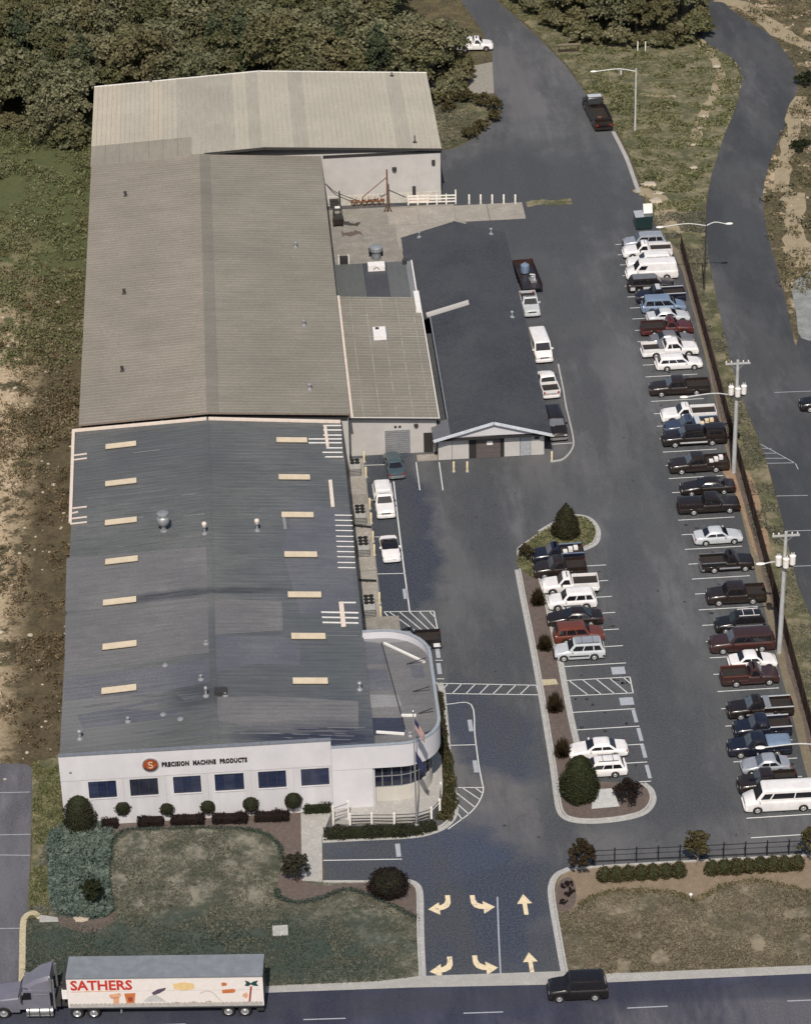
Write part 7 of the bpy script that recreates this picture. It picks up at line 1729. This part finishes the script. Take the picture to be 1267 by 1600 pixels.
vg2 = V2(PL([(780, 0), (838, 50), (884, 98), (928, 156), (966, 204), (989, 250), (1006, 300), (1012, 332), (1100, 330), (1112, 270), (1130, 215), (1152, 160), (1158, 122), (1146, 92), (1112, 72), (1086, 58), (1072, 0)]))
grass('grass', vg2, 34000, M['lf_scrubg'], .16, 5, (), thr=.45)
grass('grass', V2(islet), 5000, M['lf_grass'], .12, 6, (), thr=.2); grass('grass', V2(bulb), 4500, M['lf_scrubg'], .12, 7, (), z=.12, thr=.1)
grass('grass', V2(PL([(50, 1192), (100, 1180), (100, 1285), (78, 1302), (74, 1430), (42, 1440), (50, 1330)])), 11000, M['lf_scrubg'], .10, 8, (), thr=.3)
x, y, r = scatter(cov, 9000, 9); c = np.stack([x, y, .12+.28*value_noise(x, y, .9, 9)+r.uniform(-.08, .08, len(x))], 1)
link('juniper_groundcover', quads('juniper_groundcover', c, r.uniform(.2, .5, len(x)), M['lf_juniper'], .55, .35, 9), None, kind='stuff', label='blue green juniper ground cover')
def scrub(name, poly, nb, m_, seed, rmin, rmax, per, size, label, holes=(), dens=None, sc_=6., thr=.35):
    x, y, r = scatter(poly, nb, seed); keep = value_noise(x, y, sc_, seed+5) > thr
    for q in holes: keep &= ~inside(x, y, q)
    x, y = x[keep], y[keep]; q = r.uniform(rmin, rmax, len(x))*(.5+value_noise(x, y, sc_*1.7, seed+6))
    c, nm, sz = clumps(np.stack([x, y, q*.25], 1), q, per, size, r, .7); c[:, 2] = np.abs(c[:, 2])
    return link(name, quads(name, c, sz, m_, .4, .6, seed, nm), None, kind='stuff', label=label)
left_low = [(-24, 12.5), (-3.6, 12.5), (-.4, 10), (-.2, 80), (-24, 80)]
left_mid = [(-24, 60), (-.1, 60), (-.1, 110), (-24, 110)]
left_top = [(-24, 84), (-.3, 84), (-.3, 146), (-4, 147), (-10, 152), (-24, 153)]
scrub('scrub', left_low, 2900, M['lf_scrubb'], 21, .25, .8, 42, .22, 'brown weedy scrub along the left wall', thr=.43, sc_=3.5)
scrub('scrub', left_mid, 1200, M['lf_scrub'], 22, .3, .9, 40, .24, 'mixed weedy scrub along the left wall', thr=.38)
scrub('scrub', left_top, 3900, M['lf_scrubg'], 23, .3, .95, 40, .26, 'green vine covered scrub at the upper left', thr=.34, sc_=3.2)
scrub('scrub', [(-24, 70), (-.3, 70), (-.3, 122), (-24, 122)], 1300, M['lf_scrubb'], 27, .25, .7, 42, .24, 'brown dead scrub among the green on the left', thr=.52, sc_=3.)
rsc = [(76, 92), (83, 92), (104, 70), (110, 215), (78, 215), (83, 185), (92, 160), (90.5, 148), (82.5, 130), (79, 110)]
road_poly = V2(road_l)+[(120, 40), (120, 85)]+V2(list(reversed(road_r)))
scrub('scrub', rsc, 2600, M['lf_scrub'], 24, .25, .9, 38, .26, 'dry scrub on the sandy bank right of the curved road', (road_poly,), thr=.40, sc_=3.5)
scrub('scrub', rsc, 500, M['lf_dark'], 25, .4, 1.0, 36, .26, 'dark bushes on the sandy bank', (road_poly,), thr=.66, sc_=5)
scrub('scrub', vg2, 260, M['lf_scrubg'], 26, .3, .8, 36, .24, 'rough green clumps on the upper verge', thr=.58, sc_=5)
r_ = np.random.default_rng(31)                                                     # pale stones scattered in the scrub
mb = MB()
for k in range(800):
    if k < 580: x, y = r_.uniform(-15, -.6), r_.uniform(6, 122)
    else: x, y = r_.uniform(78, 104), r_.uniform(92, 190)
    if k < 580 and (r_.random() > (.9 if x < -6 else .45) or (y > 95 and r_.random() > .3)): continue
    if inside(np.array([x]), np.array([y]), road_poly)[0]: continue
    s = r_.uniform(.06, .22)*r_.uniform(.6, 1.3); a = [(math.cos(t_)*s*r_.uniform(.7, 1.3), math.sin(t_)*s*r_.uniform(.6, 1.1)) for t_ in np.linspace(0, 5.2, 6)]
    n = 6; tz = r_.uniform(.15, .5); v = [(x+p, y+q, -.03) for p, q in a]+[(x+p*.7, y+q*.6, s*tz) for p, q in a]
    mb.add(v, [tuple(range(6, 12))]+[(i, (i+1) % n, n+(i+1) % n, n+i) for i in range(n)])
link('rubble', mb.mesh('rubble', M['rock']), None, kind='stuff', label='pale stones scattered through the scrub')
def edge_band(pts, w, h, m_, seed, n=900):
    """grass tufts added to draw the shadow line along a lawn edge"""
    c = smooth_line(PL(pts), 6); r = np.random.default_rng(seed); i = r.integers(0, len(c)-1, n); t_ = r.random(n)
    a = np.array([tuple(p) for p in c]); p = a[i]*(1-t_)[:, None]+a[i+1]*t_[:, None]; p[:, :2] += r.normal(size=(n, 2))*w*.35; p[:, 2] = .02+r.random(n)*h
    link('grass', quads('grass', p, r.uniform(.12, .26, n), m_, .3, .5, seed), None, kind='stuff', label='dark grass tufts painting the shadow line along the lawn edge')  # tufts stand in for the edge shadow
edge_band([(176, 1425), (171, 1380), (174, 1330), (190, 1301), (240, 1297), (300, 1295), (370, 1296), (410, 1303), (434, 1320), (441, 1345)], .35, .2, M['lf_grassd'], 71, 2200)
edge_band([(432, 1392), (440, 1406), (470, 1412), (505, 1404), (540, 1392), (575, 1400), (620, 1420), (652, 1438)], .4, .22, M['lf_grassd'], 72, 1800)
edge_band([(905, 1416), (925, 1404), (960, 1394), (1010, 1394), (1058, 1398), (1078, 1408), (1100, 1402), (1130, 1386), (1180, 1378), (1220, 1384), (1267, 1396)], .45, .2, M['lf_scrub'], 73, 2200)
